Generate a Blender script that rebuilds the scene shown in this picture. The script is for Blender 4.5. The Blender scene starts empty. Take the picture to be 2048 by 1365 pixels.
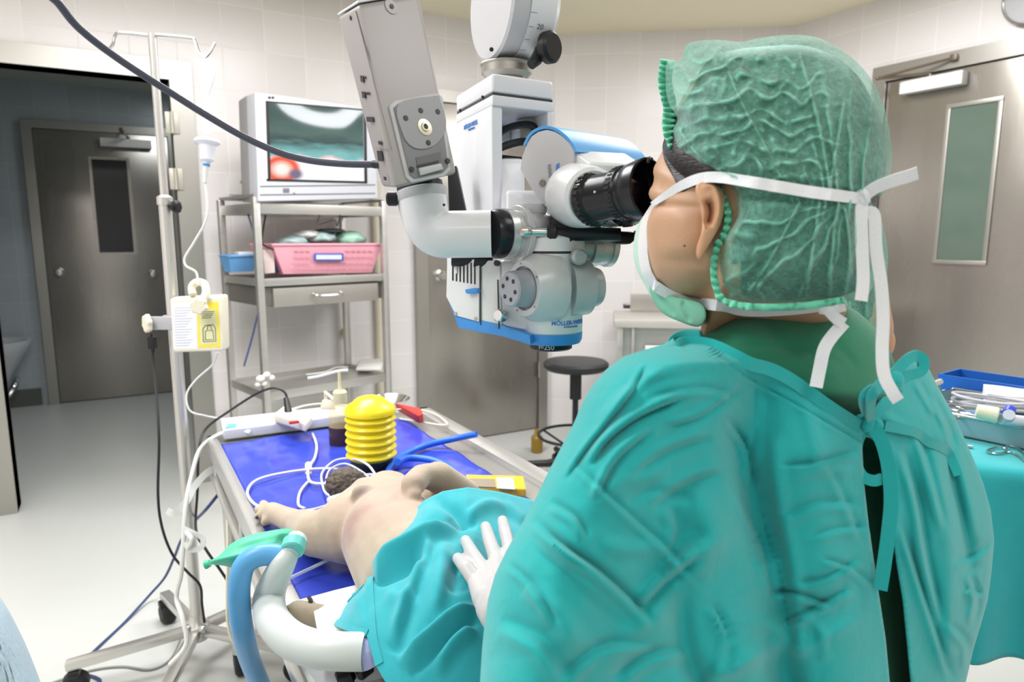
import bpy, bmesh, math, random
import numpy as np
from mathutils import Vector, Matrix
from mathutils.noise import noise as mnoise
random.seed(7)
scene = bpy.context.scene
COL = scene.collection
# ------------------------------------------------------------------ camera
FPX = 1365.0
PITCH = math.radians(8.8)
CAMP = Vector((0, 0, 1.27))
FH = Vector((0.5, 0.8660254, 0)); RT = Vector((0.8660254, -0.5, 0)); ZZ = Vector((0, 0, 1))
FW = FH * math.cos(PITCH) - ZZ * math.sin(PITCH)
UP = FH * math.sin(PITCH) + ZZ * math.cos(PITCH)
cd = bpy.data.cameras.new('camera'); cam = bpy.data.objects.new('camera', cd); COL.objects.link(cam)
cam.matrix_world = Matrix(((RT.x, UP.x, -FW.x, CAMP.x), (RT.y, UP.y, -FW.y, CAMP.y), (RT.z, UP.z, -FW.z, CAMP.z), (0, 0, 0, 1)))
cd.sensor_width = 36.0; cd.lens = 36.0 * FPX / 2048.0; cd.clip_start = 0.02; cd.clip_end = 60
cd.dof.use_dof = True; cd.dof.focus_distance = 0.88; cd.dof.aperture_fstop = 7.1
scene.camera = cam
# ------------------------------------------------------------------ light
scene.view_settings.view_transform = 'Standard'; scene.view_settings.look = 'None'
scene.view_settings.exposure = -0.30; scene.view_settings.gamma = 1.0
try: scene.view_settings.use_curve_mapping = False
except Exception: pass
scene.cycles.use_denoising = True
scene.cycles.max_bounces = 8; scene.cycles.diffuse_bounces = 4; scene.cycles.glossy_bounces = 4
scene.cycles.transparent_max_bounces = 12; scene.cycles.transmission_bounces = 6
scene.cycles.caustics_reflective = False; scene.cycles.caustics_refractive = False
scene.cycles.sample_clamp_indirect = 6.0
w = bpy.data.worlds.new('world'); scene.world = w; w.use_nodes = True
w.node_tree.nodes['Background'].inputs[0].default_value = (0.8, 0.85, 0.9, 1)
w.node_tree.nodes['Background'].inputs[1].default_value = 0.05
def area(name, loc, sx, sy, watt, col=(1, 1, 1), rot=(0, 0, 0)):
    l = bpy.data.lights.new(name, 'AREA'); l.shape = 'RECTANGLE'; l.size = sx; l.size_y = sy
    l.energy = watt; l.color = col
    o = bpy.data.objects.new(name, l); COL.objects.link(o); o.location = loc; o.rotation_euler = rot
    return o
# fluorescent ceiling fittings of the operating room
area('ceiling_lamp_light', (0.35, 2.15, 2.47), 1.2, 0.6, 62, (0.985, 0.99, 1.02))
area('ceiling_lamp_light', (2.3, 1.75, 2.47), 1.2, 0.6, 58, (0.985, 0.99, 1.02))
area('ceiling_lamp_light', (-0.9, 1.2, 2.47), 1.2, 0.6, 40, (0.985, 0.99, 1.02))
area('ceiling_lamp_light', (1.5, 0.0, 2.47), 1.2, 0.6, 16, (0.985, 0.99, 1.02))
area('ceiling_lamp_light', (-0.2, -0.9, 2.47), 1.2, 0.6, 18, (0.985, 0.99, 1.02))
area('passage_fill_light', (0.6, 5.2, 2.33), 0.5, 0.3, 9.0, (0.92, 0.97, 1.0))  # unseen fill added to brighten the passage walls
# ------------------------------------------------------------------ geometry of the view
def P(px, py, t): return CAMP + (FW + RT * ((px - 1024) / FPX) + UP * ((682.5 - py) / FPX)) * t
def ray(px, py): return FW + RT * ((px - 1024) / FPX) + UP * ((682.5 - py) / FPX)
def PZ(px, py, z): d = ray(px, py); return CAMP + d * ((z - CAMP.z) / d.z)
def PX(px, py, x): d = ray(px, py); return CAMP + d * (x / d.x)
def PY(px, py, y): d = ray(px, py); return CAMP + d * (y / d.y)
def LD(l, d, z=0.0): return RT * l + FH * d + ZZ * z
def proj(v):
    q = v - CAMP; t = q.dot(FW)
    return 1024 + q.dot(RT) / t * FPX, 682.5 - q.dot(UP) / t * FPX, t
class Pl:                                           # a plane through three points
    def __init__(s, a, b, c):
        s.o = a; s.n = (b - a).cross(c - a).normalized()
        if s.n.dot(CAMP - a) < 0: s.n = -s.n
        s.ex = (b - a).normalized(); s.ey = s.n.cross(s.ex)
    def at(s, px, py, off=0.0):
        d = ray(px, py); k = (s.o - CAMP).dot(s.n) / d.dot(s.n)
        return CAMP + d * k + s.n * off
def cr(pts, n=8, closed=False):                     # smooth curve through points (tuples or vectors)
    pts = [Vector(p) for p in pts]; m = len(pts); out = []
    rng = range(m) if closed else range(m - 1)
    for i in rng:
        if closed: a, b, c, d = pts[(i - 1) % m], pts[i], pts[(i + 1) % m], pts[(i + 2) % m]
        else: a, b, c, d = pts[max(i - 1, 0)], pts[i], pts[i + 1], pts[min(i + 2, m - 1)]
        for k in range(n):
            t = k / n
            out.append(0.5 * ((2 * b) + (c - a) * t + (2 * a - 5 * b + 4 * c - d) * t * t + (3 * b - a - 3 * c + d) * t ** 3))
    if not closed: out.append(pts[-1].copy())
    return out
def pp(lst): return [P(*q) for q in lst]
# ------------------------------------------------------------------ materials
def s2l(c):
    f = lambda v: v / 12.92 if v <= 0.04045 else ((v + 0.055) / 1.055) ** 2.4
    return tuple(f(v / 255.0) for v in c)
MC = {}
def mat(name, rgb, rough=0.5, metal=0.0, var=0.06, vs=9.0, bump=0.0, bs=60.0, spec=0.5, alpha=1.0, trans=0.0, coat=0.0,
        emit=None, es=0.0, sheen=0.0, sss=0.0, ior=1.45, stretch=None, rvar=0.0):
    if name in MC: return MC[name]
    m = bpy.data.materials.new(name); m.use_nodes = True; nt = m.node_tree; b = nt.nodes['Principled BSDF']
    c = s2l(rgb)
    b.inputs['Roughness'].default_value = rough; b.inputs['Metallic'].default_value = metal
    b.inputs['Specular IOR Level'].default_value = spec; b.inputs['Alpha'].default_value = alpha
    b.inputs['Transmission Weight'].default_value = trans; b.inputs['Coat Weight'].default_value = coat
    b.inputs['IOR'].default_value = ior; b.inputs['Sheen Weight'].default_value = sheen
    if sss:
        b.inputs['Subsurface Weight'].default_value = sss; b.inputs['Subsurface Radius'].default_value = (0.010, 0.004, 0.002)
    tc = nt.nodes.new('ShaderNodeTexCoord'); mp = nt.nodes.new('ShaderNodeMapping'); nt.links.new(tc.outputs['Object'], mp.inputs[0])
    if stretch: mp.inputs['Scale'].default_value = stretch
    nz = nt.nodes.new('ShaderNodeTexNoise'); nz.inputs['Scale'].default_value = vs; nz.inputs['Detail'].default_value = 5
    nt.links.new(mp.outputs[0], nz.inputs['Vector'])
    mx = nt.nodes.new('ShaderNodeMix'); mx.data_type = 'RGBA'
    mx.inputs[6].default_value = (*[v * (1 - var) for v in c], 1); mx.inputs[7].default_value = (*[min(1, v * (1 + var)) for v in c], 1)
    nt.links.new(nz.outputs['Fac'], mx.inputs[0]); nt.links.new(mx.outputs[2], b.inputs['Base Color'])
    if rvar:
        mr = nt.nodes.new('ShaderNodeMapRange'); mr.inputs['To Min'].default_value = max(0.03, rough - rvar); mr.inputs['To Max'].default_value = rough + rvar
        nt.links.new(nz.outputs['Fac'], mr.inputs['Value']); nt.links.new(mr.outputs[0], b.inputs['Roughness'])
    if bump:
        n2 = nt.nodes.new('ShaderNodeTexNoise'); n2.inputs['Scale'].default_value = bs; n2.inputs['Detail'].default_value = 4
        nt.links.new(mp.outputs[0], n2.inputs['Vector'])
        bp = nt.nodes.new('ShaderNodeBump'); bp.inputs['Strength'].default_value = bump; bp.inputs['Distance'].default_value = 0.002
        nt.links.new(n2.outputs['Fac'], bp.inputs['Height']); nt.links.new(bp.outputs[0], b.inputs['Normal'])
    if emit:
        b.inputs['Emission Color'].default_value = (*s2l(emit), 1); b.inputs['Emission Strength'].default_value = es
    MC[name] = m
    return m
def tile_mat(name, rgb, joint, rot=0.0, size=0.2, off=(0, 0)):
    m = bpy.data.materials.new(name); m.use_nodes = True; nt = m.node_tree; b = nt.nodes['Principled BSDF']
    N = nt.nodes.new; L = nt.links.new
    geo = N('ShaderNodeNewGeometry'); mp = N('ShaderNodeMapping'); mp.vector_type = 'POINT'
    L(geo.outputs['Position'], mp.inputs[0]); mp.inputs['Rotation'].default_value = (0, 0, rot)
    sx = N('ShaderNodeSeparateXYZ'); L(mp.outputs[0], sx.inputs[0])
    def saw(out, o):
        a = N('ShaderNodeMath'); a.operation = 'MULTIPLY_ADD'; a.inputs[1].default_value = 1 / size; a.inputs[2].default_value = o + 50; L(out, a.inputs[0])
        f = N('ShaderNodeMath'); f.operation = 'FRACT'; L(a.outputs[0], f.inputs[0])
        p = N('ShaderNodeMath'); p.operation = 'PINGPONG'; p.inputs[1].default_value = 0.5; L(f.outputs[0], p.inputs[0])
        fl = N('ShaderNodeMath'); fl.operation = 'FLOOR'; L(a.outputs[0], fl.inputs[0])
        return p.outputs[0], fl.outputs[0]
    p1, f1 = saw(sx.outputs[0], off[0]); p2, f2 = saw(sx.outputs[2], off[1])
    mn = N('ShaderNodeMath'); mn.operation = 'MINIMUM'; L(p1, mn.inputs[0]); L(p2, mn.inputs[1])
    st = N('ShaderNodeMapRange'); st.inputs['From Min'].default_value = 0.006; st.inputs['From Max'].default_value = 0.016; L(mn.outputs[0], st.inputs['Value'])
    cb = N('ShaderNodeCombineXYZ'); L(f1, cb.inputs[0]); L(f2, cb.inputs[1])
    wn = N('ShaderNodeTexWhiteNoise'); wn.noise_dimensions = '3D'; L(cb.outputs[0], wn.inputs['Vector'])
    c = s2l(rgb)
    mv = N('ShaderNodeMix'); mv.data_type = 'RGBA'; mv.inputs[6].default_value = (*[v * 0.97 for v in c], 1); mv.inputs[7].default_value = (*[v * 1.03 for v in c], 1)
    L(wn.outputs['Value'], mv.inputs[0])
    mj = N('ShaderNodeMix'); mj.data_type = 'RGBA'; mj.inputs[6].default_value = (*s2l(joint), 1); L(mv.outputs[2], mj.inputs[7]); L(st.outputs[0], mj.inputs[0])
    L(mj.outputs[2], b.inputs['Base Color'])
    r = N('ShaderNodeMapRange'); r.inputs['To Min'].default_value = 0.7; r.inputs['To Max'].default_value = 0.28; L(st.outputs[0], r.inputs['Value']); L(r.outputs[0], b.inputs['Roughness'])
    bp = N('ShaderNodeBump'); bp.inputs['Strength'].default_value = 0.35; bp.inputs['Distance'].default_value = 0.0015; L(st.outputs[0], bp.inputs['Height']); L(bp.outputs[0], b.inputs['Normal'])
    return m
def cloth_mat(name, rgb, weave=900.0, wb=0.25, rough=0.85, crinkle=0.3, sheen=0.25, var=0.1):
    m = bpy.data.materials.new(name); m.use_nodes = True; nt = m.node_tree; b = nt.nodes['Principled BSDF']
    N = nt.nodes.new; L = nt.links.new; c = s2l(rgb)
    tc = N('ShaderNodeTexCoord')
    n1 = N('ShaderNodeTexNoise'); n1.inputs['Scale'].default_value = 14; n1.inputs['Detail'].default_value = 6; n1.inputs['Roughness'].default_value = 0.6; L(tc.outputs['Object'], n1.inputs['Vector'])
    mx = N('ShaderNodeMix'); mx.data_type = 'RGBA'; mx.inputs[6].default_value = (*[v * (1 - var) for v in c], 1); mx.inputs[7].default_value = (*[min(1, v * (1 + var)) for v in c], 1)
    L(n1.outputs['Fac'], mx.inputs[0]); L(mx.outputs[2], b.inputs['Base Color'])
    wv = N('ShaderNodeTexNoise'); wv.inputs['Scale'].default_value = weave; wv.inputs['Detail'].default_value = 1; L(tc.outputs['Object'], wv.inputs['Vector'])
    n3 = N('ShaderNodeTexNoise'); n3.inputs['Scale'].default_value = 32; n3.inputs['Detail'].default_value = 3; n3.inputs['Distortion'].default_value = 0.6; L(tc.outputs['Object'], n3.inputs['Vector'])
    b1 = N('ShaderNodeBump'); b1.inputs['Strength'].default_value = wb; b1.inputs['Distance'].default_value = 0.0006; L(wv.outputs['Fac'], b1.inputs['Height'])
    b2 = N('ShaderNodeBump'); b2.inputs['Strength'].default_value = crinkle; b2.inputs['Distance'].default_value = 0.004; L(n3.outputs['Fac'], b2.inputs['Height']); L(b1.outputs[0], b2.inputs['Normal']); L(b2.outputs[0], b.inputs['Normal'])
    b.inputs['Roughness'].default_value = rough; b.inputs['Sheen Weight'].default_value = sheen; b.inputs['Specular IOR Level'].default_value = 0.25
    return m
STEEL = mat('brushed_steel', (202, 200, 195), 0.34, 0.8, 0.08, 3, 0.05, 40, stretch=(1, 1, 14), rvar=0.08)
STEELD = mat('door_steel', (168, 163, 156), 0.27, 0.85, 0.1, 2.2, 0.04, 30, stretch=(2.2, 2.2, 0.5), rvar=0.08)
STEELF = mat('frame_steel', (172, 169, 162), 0.36, 0.75, 0.06, 4)
CHROME = mat('polished_chrome', (205, 205, 205), 0.16, 1.0, 0.03)
WHITE = mat('white_enamel', (226, 227, 230), 0.32, 0, 0.015, 6, coat=0.25)
WHITE2 = mat('white_plastic', (222, 220, 216), 0.45, 0, 0.03)
LGREY = mat('light_grey_enamel', (196, 195, 198), 0.38, 0, 0.02, 8)
CGREY = mat('camera_grey', (168, 163, 162), 0.42, 0.15, 0.02, 8)
PGREY = mat('plate_grey', (132, 132, 136), 0.45, 0.1, 0.03)
DARK = mat('black_plastic', (22, 22, 25), 0.4, 0, 0.1)
RUBBER = mat('black_rubber', (30, 30, 32), 0.6, 0, 0.1, bump=0.1, bs=200)
BLUE = mat('blue_band', (62, 142, 214), 0.4, 0, 0.04)
IVORY = mat('ivory_plastic', (236, 230, 205), 0.5, 0, 0.04)
TUBEW = mat('white_tubing', (232, 232, 226), 0.35, 0, 0.03)
CLEAR = mat('clear_tubing', (235, 240, 242), 0.15, 0, 0.02, alpha=0.45)
SEAM = mat('seam_dark', (60, 60, 64), 0.6)
# ------------------------------------------------------------------ objects
ORG = {}
def setp(o, label=None, cat=None, group=None, kind=None):
    if label: o['label'] = label
    if cat: o['category'] = cat
    if group: o['group'] = group
    if kind: o['kind'] = kind
    return o
def thing(name, label, cat, loc, group=None):
    o = bpy.data.objects.new(name, None); COL.objects.link(o); o.location = loc; o.empty_display_size = 0.05
    ORG[o] = Vector(loc); return setp(o, label, cat, group)
class MB:
    def __init__(s): s.bm = bmesh.new()
    def add(s, vs, fs, mi=0):
        v = [s.bm.verts.new(p) for p in vs]
        for f in fs:
            try: fa = s.bm.faces.new([v[i] for i in f]); fa.material_index = mi
            except ValueError: pass
        return s
    def box(s, c, size, rot=None, bev=0.0, mi=0, seg=2):
        b = bmesh.new(); bmesh.ops.create_cube(b, size=1)
        for v in b.verts: v.co = Vector((v.co.x * size[0], v.co.y * size[1], v.co.z * size[2]))
        if bev: bmesh.ops.bevel(b, geom=list(b.edges), offset=bev, segments=seg, affect='EDGES', profile=0.6)
        M = Matrix.Translation(c) @ (rot.to_4x4() if rot else Matrix())
        s._merge(b, M, mi); return s
    def aabb(s, lo, hi, bev=0.0, mi=0):
        lo = Vector(lo); hi = Vector(hi); return s.box((lo + hi) / 2, [abs(v) for v in (hi - lo)], None, bev, mi)
    def _merge(s, b, M, mi=0):
        b.verts.ensure_lookup_table(); b.verts.index_update()
        nv = [s.bm.verts.new(M @ v.co) for v in b.verts]
        for f in b.faces:
            try: fa = s.bm.faces.new([nv[v.index] for v in f.verts]); fa.material_index = mi
            except ValueError: pass
        b.free()
    def rings(s, rings, cap=True, mi=0, closed=True):
        n = len(rings[0]); V = [[s.bm.verts.new(p) for p in r] for r in rings]
        for a, b in zip(V, V[1:]):
            for i in range(n if closed else n - 1):
                j = (i + 1) % n
                try: f = s.bm.faces.new((a[i], a[j], b[j], b[i])); f.material_index = mi
                except ValueError: pass
        if cap and closed:
            for r in (V[0][::-1], V[-1]):
                try: f = s.bm.faces.new(r); f.material_index = mi
                except ValueError: pass
        return s
    def lathe(s, prof, o, ax, seg=40, mi=0, cap=True, start=None):       # prof: [(radius, height)]
        ax = Vector(ax).normalized(); a = ax.orthogonal().normalized() if start is None else (Vector(start) - ax * Vector(start).dot(ax)).normalized(); b = ax.cross(a)
        R = []
        for r, h in prof:
            r = max(r, 1e-5)
            R.append([Vector(o) + ax * h + (a * math.cos(2 * math.pi * k / seg) + b * math.sin(2 * math.pi * k / seg)) * r for k in range(seg)])
        return s.rings(R, cap, mi)
    def cyl(s, p0, p1, r0, r1=None, seg=32, mi=0, bev=0.0):
        r1 = r0 if r1 is None else r1; p0 = Vector(p0); p1 = Vector(p1); L = (p1 - p0).length
        if bev: pr = [(r0 - bev, 0), (r0, bev), (r1, L - bev), (r1 - bev, L)]
        else: pr = [(r0, 0), (r1, L)]
        return s.lathe(pr, p0, p1 - p0, seg, mi)
    def tube(s, pts, r, seg=10, mi=0, cap=True, radii=None):
        pts = [Vector(p) for p in pts]; n = len(pts); R = []; prev = None
        for i, p in enumerate(pts):
            d = (pts[min(i + 1, n - 1)] - pts[max(i - 1, 0)])
            if d.length < 1e-9: d = Vector((0, 0, 1))
            d.normalize()
            if prev is None: a = d.orthogonal().normalized()
            else:
                a = prev - d * prev.dot(d)
                a = a.normalized() if a.length > 1e-6 else d.orthogonal().normalized()
            prev = a; b = d.cross(a); rr = radii[i] if radii else r
            R.append([p + (a * math.cos(2 * math.pi * k / seg) + b * math.sin(2 * math.pi * k / seg)) * rr for k in range(seg)])
        return s.rings(R, cap, mi)
    def prism(s, pts, vec, mi=0, bev=0.0):                      # polygon extruded by vec
        b = bmesh.new(); n = len(pts)
        A = [b.verts.new(p) for p in pts]; B = [b.verts.new(Vector(p) + Vector(vec)) for p in pts]
        b.faces.new(A); b.faces.new(B[::-1])
        for i in range(n): b.faces.new((A[i], B[i], B[(i + 1) % n], A[(i + 1) % n]))
        bmesh.ops.recalc_face_normals(b, faces=b.faces)
        if bev: bmesh.ops.bevel(b, geom=list(b.edges), offset=bev, segments=2, affect='EDGES', profile=0.6)
        s._merge(b, Matrix(), mi); return s
    def hexa(s, a, b, mi=0, bev=0.0):                           # two matching quads
        B = bmesh.new(); A = [B.verts.new(p) for p in a]; C = [B.verts.new(p) for p in b]; n = len(a)
        B.faces.new(A); B.faces.new(C[::-1])
        for i in range(n): B.faces.new((A[i], C[i], C[(i + 1) % n], A[(i + 1) % n]))
        bmesh.ops.recalc_face_normals(B, faces=B.faces)
        if bev: bmesh.ops.bevel(B, geom=list(B.edges), offset=bev, segments=3, affect='EDGES', profile=0.6)
        s._merge(B, Matrix(), mi); return s
    def ball(s, c, r, sc=(1, 1, 1), seg=20, mi=0):
        b = bmesh.new(); bmesh.ops.create_uvsphere(b, u_segments=seg, v_segments=max(8, seg // 2), radius=r)
        s._merge(b, Matrix.Translation(c) @ Matrix.Diagonal((*sc, 1)), mi); return s
    def ribbon(s, pts, widths, nrm, th=0.0006, mi=0):           # flat strip with thickness
        pts = [Vector(p) for p in pts]; n = len(pts); R = []
        for i, p in enumerate(pts):
            d = (pts[min(i + 1, n - 1)] - pts[max(i - 1, 0)]).normalized()
            N = nrm[i] if isinstance(nrm, list) else nrm
            N = (Vector(N) - d * Vector(N).dot(d)).normalized(); sd = d.cross(N); w_ = widths[i] if isinstance(widths, list) else widths
            R.append([p + sd * w_ / 2 + N * th, p - sd * w_ / 2 + N * th, p - sd * w_ / 2 - N * th, p + sd * w_ / 2 - N * th])
        return s.rings(R, True, mi)
    def build(s, name, m, parent=None, sharp=35, loc=None, **kw):
        me = bpy.data.meshes.new(name)
        bmesh.ops.recalc_face_normals(s.bm, faces=s.bm.faces)
        if parent is not None: o0 = ORG[parent]
        elif loc is not None: o0 = Vector(loc)
        else:
            xs = [v.co for v in s.bm.verts]
            o0 = Vector(((min(v.x for v in xs) + max(v.x for v in xs)) / 2, (min(v.y for v in xs) + max(v.y for v in xs)) / 2, min(v.z for v in xs)))
        for v in s.bm.verts: v.co -= o0
        s.bm.to_mesh(me); s.bm.free()
        for mm in (m if isinstance(m, (list, tuple)) else [m]): me.materials.append(mm)
        if sharp is None: sharp = 180
        for p in me.polygons: p.use_smooth = True
        if sharp < 180: me.set_sharp_from_angle(angle=math.radians(sharp))
        o = bpy.data.objects.new(name, me); COL.objects.link(o); ORG[o] = Vector(o0)
        if parent is not None: o.parent = parent
        else: o.location = o0
        setp(o, **kw)
        return o
def solid(o, th, off=0.0):
    md = o.modifiers.new('thickness', 'SOLIDIFY'); md.thickness = th; md.offset = off; return o
def struct(mb, name, m, parent=None, **kw):
    return mb.build(name, m, parent, **({} if parent else {'kind': 'structure'}), **kw)
def rect_hole(mb, axis, val, th, u0, u1, z0, z1, holes):
    """wall slab with rectangular holes; u is x (axis 'y') or y (axis 'x')"""
    us = sorted({u0, u1, *[h[0] for h in holes], *[h[1] for h in holes]}); zs = sorted({z0, z1, *[h[2] for h in holes], *[h[3] for h in holes]})
    for a, b in zip(us, us[1:]):
        for c, d in zip(zs, zs[1:]):
            if any(a >= h[0] - 1e-6 and b <= h[1] + 1e-6 and c >= h[2] - 1e-6 and d <= h[3] + 1e-6 for h in holes): continue
            if axis == 'y': mb.aabb((a, val, c), (b, val + th, d))
            else: mb.aabb((val, a, c), (val + th, b, d))
    return mb
def text(mb, body, size, fn, mi=0, th=0.0003, bold=0.0):
    cu = bpy.data.curves.new('t', 'FONT'); cu.body = body; cu.size = size; cu.extrude = th; cu.offset = bold; cu.resolution_u = 3
    cu.align_x = 'CENTER'; cu.align_y = 'CENTER'
    o = bpy.data.objects.new('t', cu); COL.objects.link(o)
    dg = bpy.context.evaluated_depsgraph_get(); me = bpy.data.meshes.new_from_object(o.evaluated_get(dg))
    vs = [fn(v.co.x, v.co.y, v.co.z) for v in me.vertices]; fs = [tuple(p.vertices) for p in me.polygons]
    mb.add(vs, fs, mi); bpy.data.objects.remove(o); bpy.data.curves.remove(cu); bpy.data.meshes.remove(me)
def plfn(pl, px, py, ang=0.0, off=0.0004, ex=None):
    o = pl.at(px, py, off); e = (ex - pl.n * ex.dot(pl.n)).normalized() if ex is not None else pl.ex
    f = pl.n.cross(e)
    ca, sa = math.cos(ang), math.sin(ang)
    return lambda x, y, z: o + e * (x * ca - y * sa) + f * (x * sa + y * ca) + pl.n * z
# ---- relief made of strokes (fold lines), laid out over a surface while it is being modelled
def relief(strokes):
    pre = []
    for st in strokes:
        pts = [(q.x, q.y) for q in cr([(a, b, 0) for a, b in st[0]], 5)] if len(st[0]) > 2 else st[0]
        pre.append((np.array(pts, float), st[1], st[2], st[3] if len(st) > 3 else 'r'))
    def f(X, Y):
        out = np.zeros_like(X)
        for pts, w_, amp, kd in pre:
            best = np.full(X.shape, 1e9); sg = np.zeros_like(X); par = np.zeros_like(X)
            seg = pts[1:] - pts[:-1]; ln = np.hypot(seg[:, 0], seg[:, 1]); tot = ln.sum(); acc = 0
            lo = pts.min(0) - 3.2 * w_; hi = pts.max(0) + 3.2 * w_
            msk = (X > lo[0]) & (X < hi[0]) & (Y > lo[1]) & (Y < hi[1])
            if not msk.any(): continue
            x = X[msk]; y = Y[msk]; be = np.full(x.shape, 1e9); s_ = np.zeros_like(x); pa = np.zeros_like(x)
            for i in range(len(seg)):
                if ln[i] < 1e-6: continue
                ux, uy = seg[i] / ln[i]; dx = x - pts[i, 0]; dy = y - pts[i, 1]
                a = np.clip(dx * ux + dy * uy, 0, ln[i]); d = np.hypot(dx - a * ux, dy - a * uy)
                c = ux * dy - uy * dx; k = d < be
                be[k] = d[k]; s_[k] = np.sign(c[k]) * d[k]; pa[k] = ((acc + a) / tot)[k]; acc += ln[i]
            taper = np.clip(np.sin(np.pi * np.clip(pa, 0, 1)) * 1.8, 0, 1) ** 0.7
            if 'o' in kd: taper = np.clip(pa * 4, 0, 1) if 'b' in kd else np.ones_like(pa)
            q = be / w_
            if 's' in kd: v = (s_ / w_) * np.exp(-(s_ / w_) ** 2) * 2.33 * np.exp(-np.clip(be - np.abs(s_), 0, None) ** 2)
            elif 'k' in kd: v = np.exp(-q * 1.6)
            else: v = np.exp(-q * q)
            out[msk] += amp * v * taper
        return out
    return f
def npnoise(X, Y, sc, seed=0.0):
    return np.array([mnoise(Vector((a / sc, b / sc, seed))) for a, b in zip(X.ravel(), Y.ravel())]).reshape(X.shape)
def inflate(mb, outline, ctr, tc, df, db, nr=24, na=96, rel=None, p=2.0, smooth=True, mi=0, pb=2.0):
    """closed rounded body whose rim follows an outline; df/db are its depths to the two sides of its middle surface"""
    ol = cr([(a, b, 0) for a, b in outline], max(2, int(na / len(outline)) + 1), closed=True) if smooth else [Vector((a, b, 0)) for a, b in outline]
    pts = np.array([(q.x, q.y) for q in ol]); d = np.hypot(*(np.roll(pts, -1, 0) - pts).T); cs = np.concatenate([[0], np.cumsum(d)])
    pl = np.vstack([pts, pts[:1]]); u = np.linspace(0, cs[-1], na, endpoint=False)
    ox = np.interp(u, cs, pl[:, 0]); oy = np.interp(u, cs, pl[:, 1])
    fr = []
    for side in (0, 1):
        rng = [math.sin(math.pi / 2 * k / nr) for k in range(1, nr + 1)] if side == 0 else [math.sin(math.pi / 2 * k / max(6, nr // 3)) for k in range(max(6, nr // 3) - 1, 0, -1)]
        for q in rng:
            X = ctr[0] + (ox - ctr[0]) * q; Y = ctr[1] + (oy - ctr[1]) * q
            pw = p if side == 0 else pb
            h = (1 - min(1, q) ** pw) ** (1 / pw)
            T = np.array([tc(a, b) for a, b in zip(X, Y)]) + (-df if side == 0 else db) * h
            if rel is not None and side == 0: T = T - rel(X, Y) * min(1, (1 - q) * 12 + 0.15)
            fr.append([P(a, b, c) for a, b, c in zip(X, Y, T)])
    t0 = tc(*ctr) - df - (float(rel(np.array([float(ctr[0])]), np.array([float(ctr[1])]))[0]) if rel else 0)
    c0 = mb.bm.verts.new(P(ctr[0], ctr[1], t0)); c1 = mb.bm.verts.new(P(ctr[0], ctr[1], tc(*ctr) + db))
    V = [[mb.bm.verts.new(q) for q in r] for r in fr]
    for a, b in zip(V, V[1:]):
        for i in range(na):
            f = mb.bm.faces.new((a[i], a[(i + 1) % na], b[(i + 1) % na], b[i])); f.material_index = mi
    for i in range(na):
        mb.bm.faces.new((c0, V[0][(i + 1) % na], V[0][i])).material_index = mi
        mb.bm.faces.new((c1, V[-1][i], V[-1][(i + 1) % na])).material_index = mi
    return mb
def blob(caps, voxel, smooth_it=6, ells=()):
    """one continuous surface grown over tapered limbs"""
    mb = MB()
    for p0, r0, p1, r1 in caps:
        p0 = Vector(p0); p1 = Vector(p1); d = p1 - p0; L = d.length; d.normalize(); pr = []
        for k in range(0, 7): a = math.pi / 2 * (1 - k / 6); pr.append((r0 * math.cos(a), -r0 * math.sin(a)))
        for k in range(0, 7): a = math.pi / 2 * k / 6; pr.append((r1 * math.cos(a), L + r1 * math.sin(a)))
        mb.lathe(pr, p0, d, 20)
    for c, r, M in ells:
        b = bmesh.new(); bmesh.ops.create_uvsphere(b, u_segments=24, v_segments=16, radius=1)
        mb._merge(b, Matrix.Translation(c) @ M.to_4x4() @ Matrix.Diagonal((*r, 1)))
    me = bpy.data.meshes.new('b'); bmesh.ops.recalc_face_normals(mb.bm, faces=mb.bm.faces); mb.bm.to_mesh(me); mb.bm.free()
    o = bpy.data.objects.new('b', me); COL.objects.link(o)
    r = o.modifiers.new('r', 'REMESH'); r.mode = 'VOXEL'; r.voxel_size = voxel; r.adaptivity = 0
    sm = o.modifiers.new('s', 'SMOOTH'); sm.factor = 0.5; sm.iterations = smooth_it
    dg = bpy.context.evaluated_depsgraph_get(); m2 = bpy.data.meshes.new_from_object(o.evaluated_get(dg))
    out = MB(); out.bm.from_mesh(m2); bpy.data.objects.remove(o); bpy.data.meshes.remove(m2); bpy.data.meshes.remove(me)
    return out
def pip(x, y, poly):
    c = False; n = len(poly); j = n - 1
    for i in range(n):
        xi, yi = poly[i]; xj, yj = poly[j]
        if (yi > y) != (yj > y) and x < (xj - xi) * (y - yi) / (yj - yi) + xi: c = not c
        j = i
    return c
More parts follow.
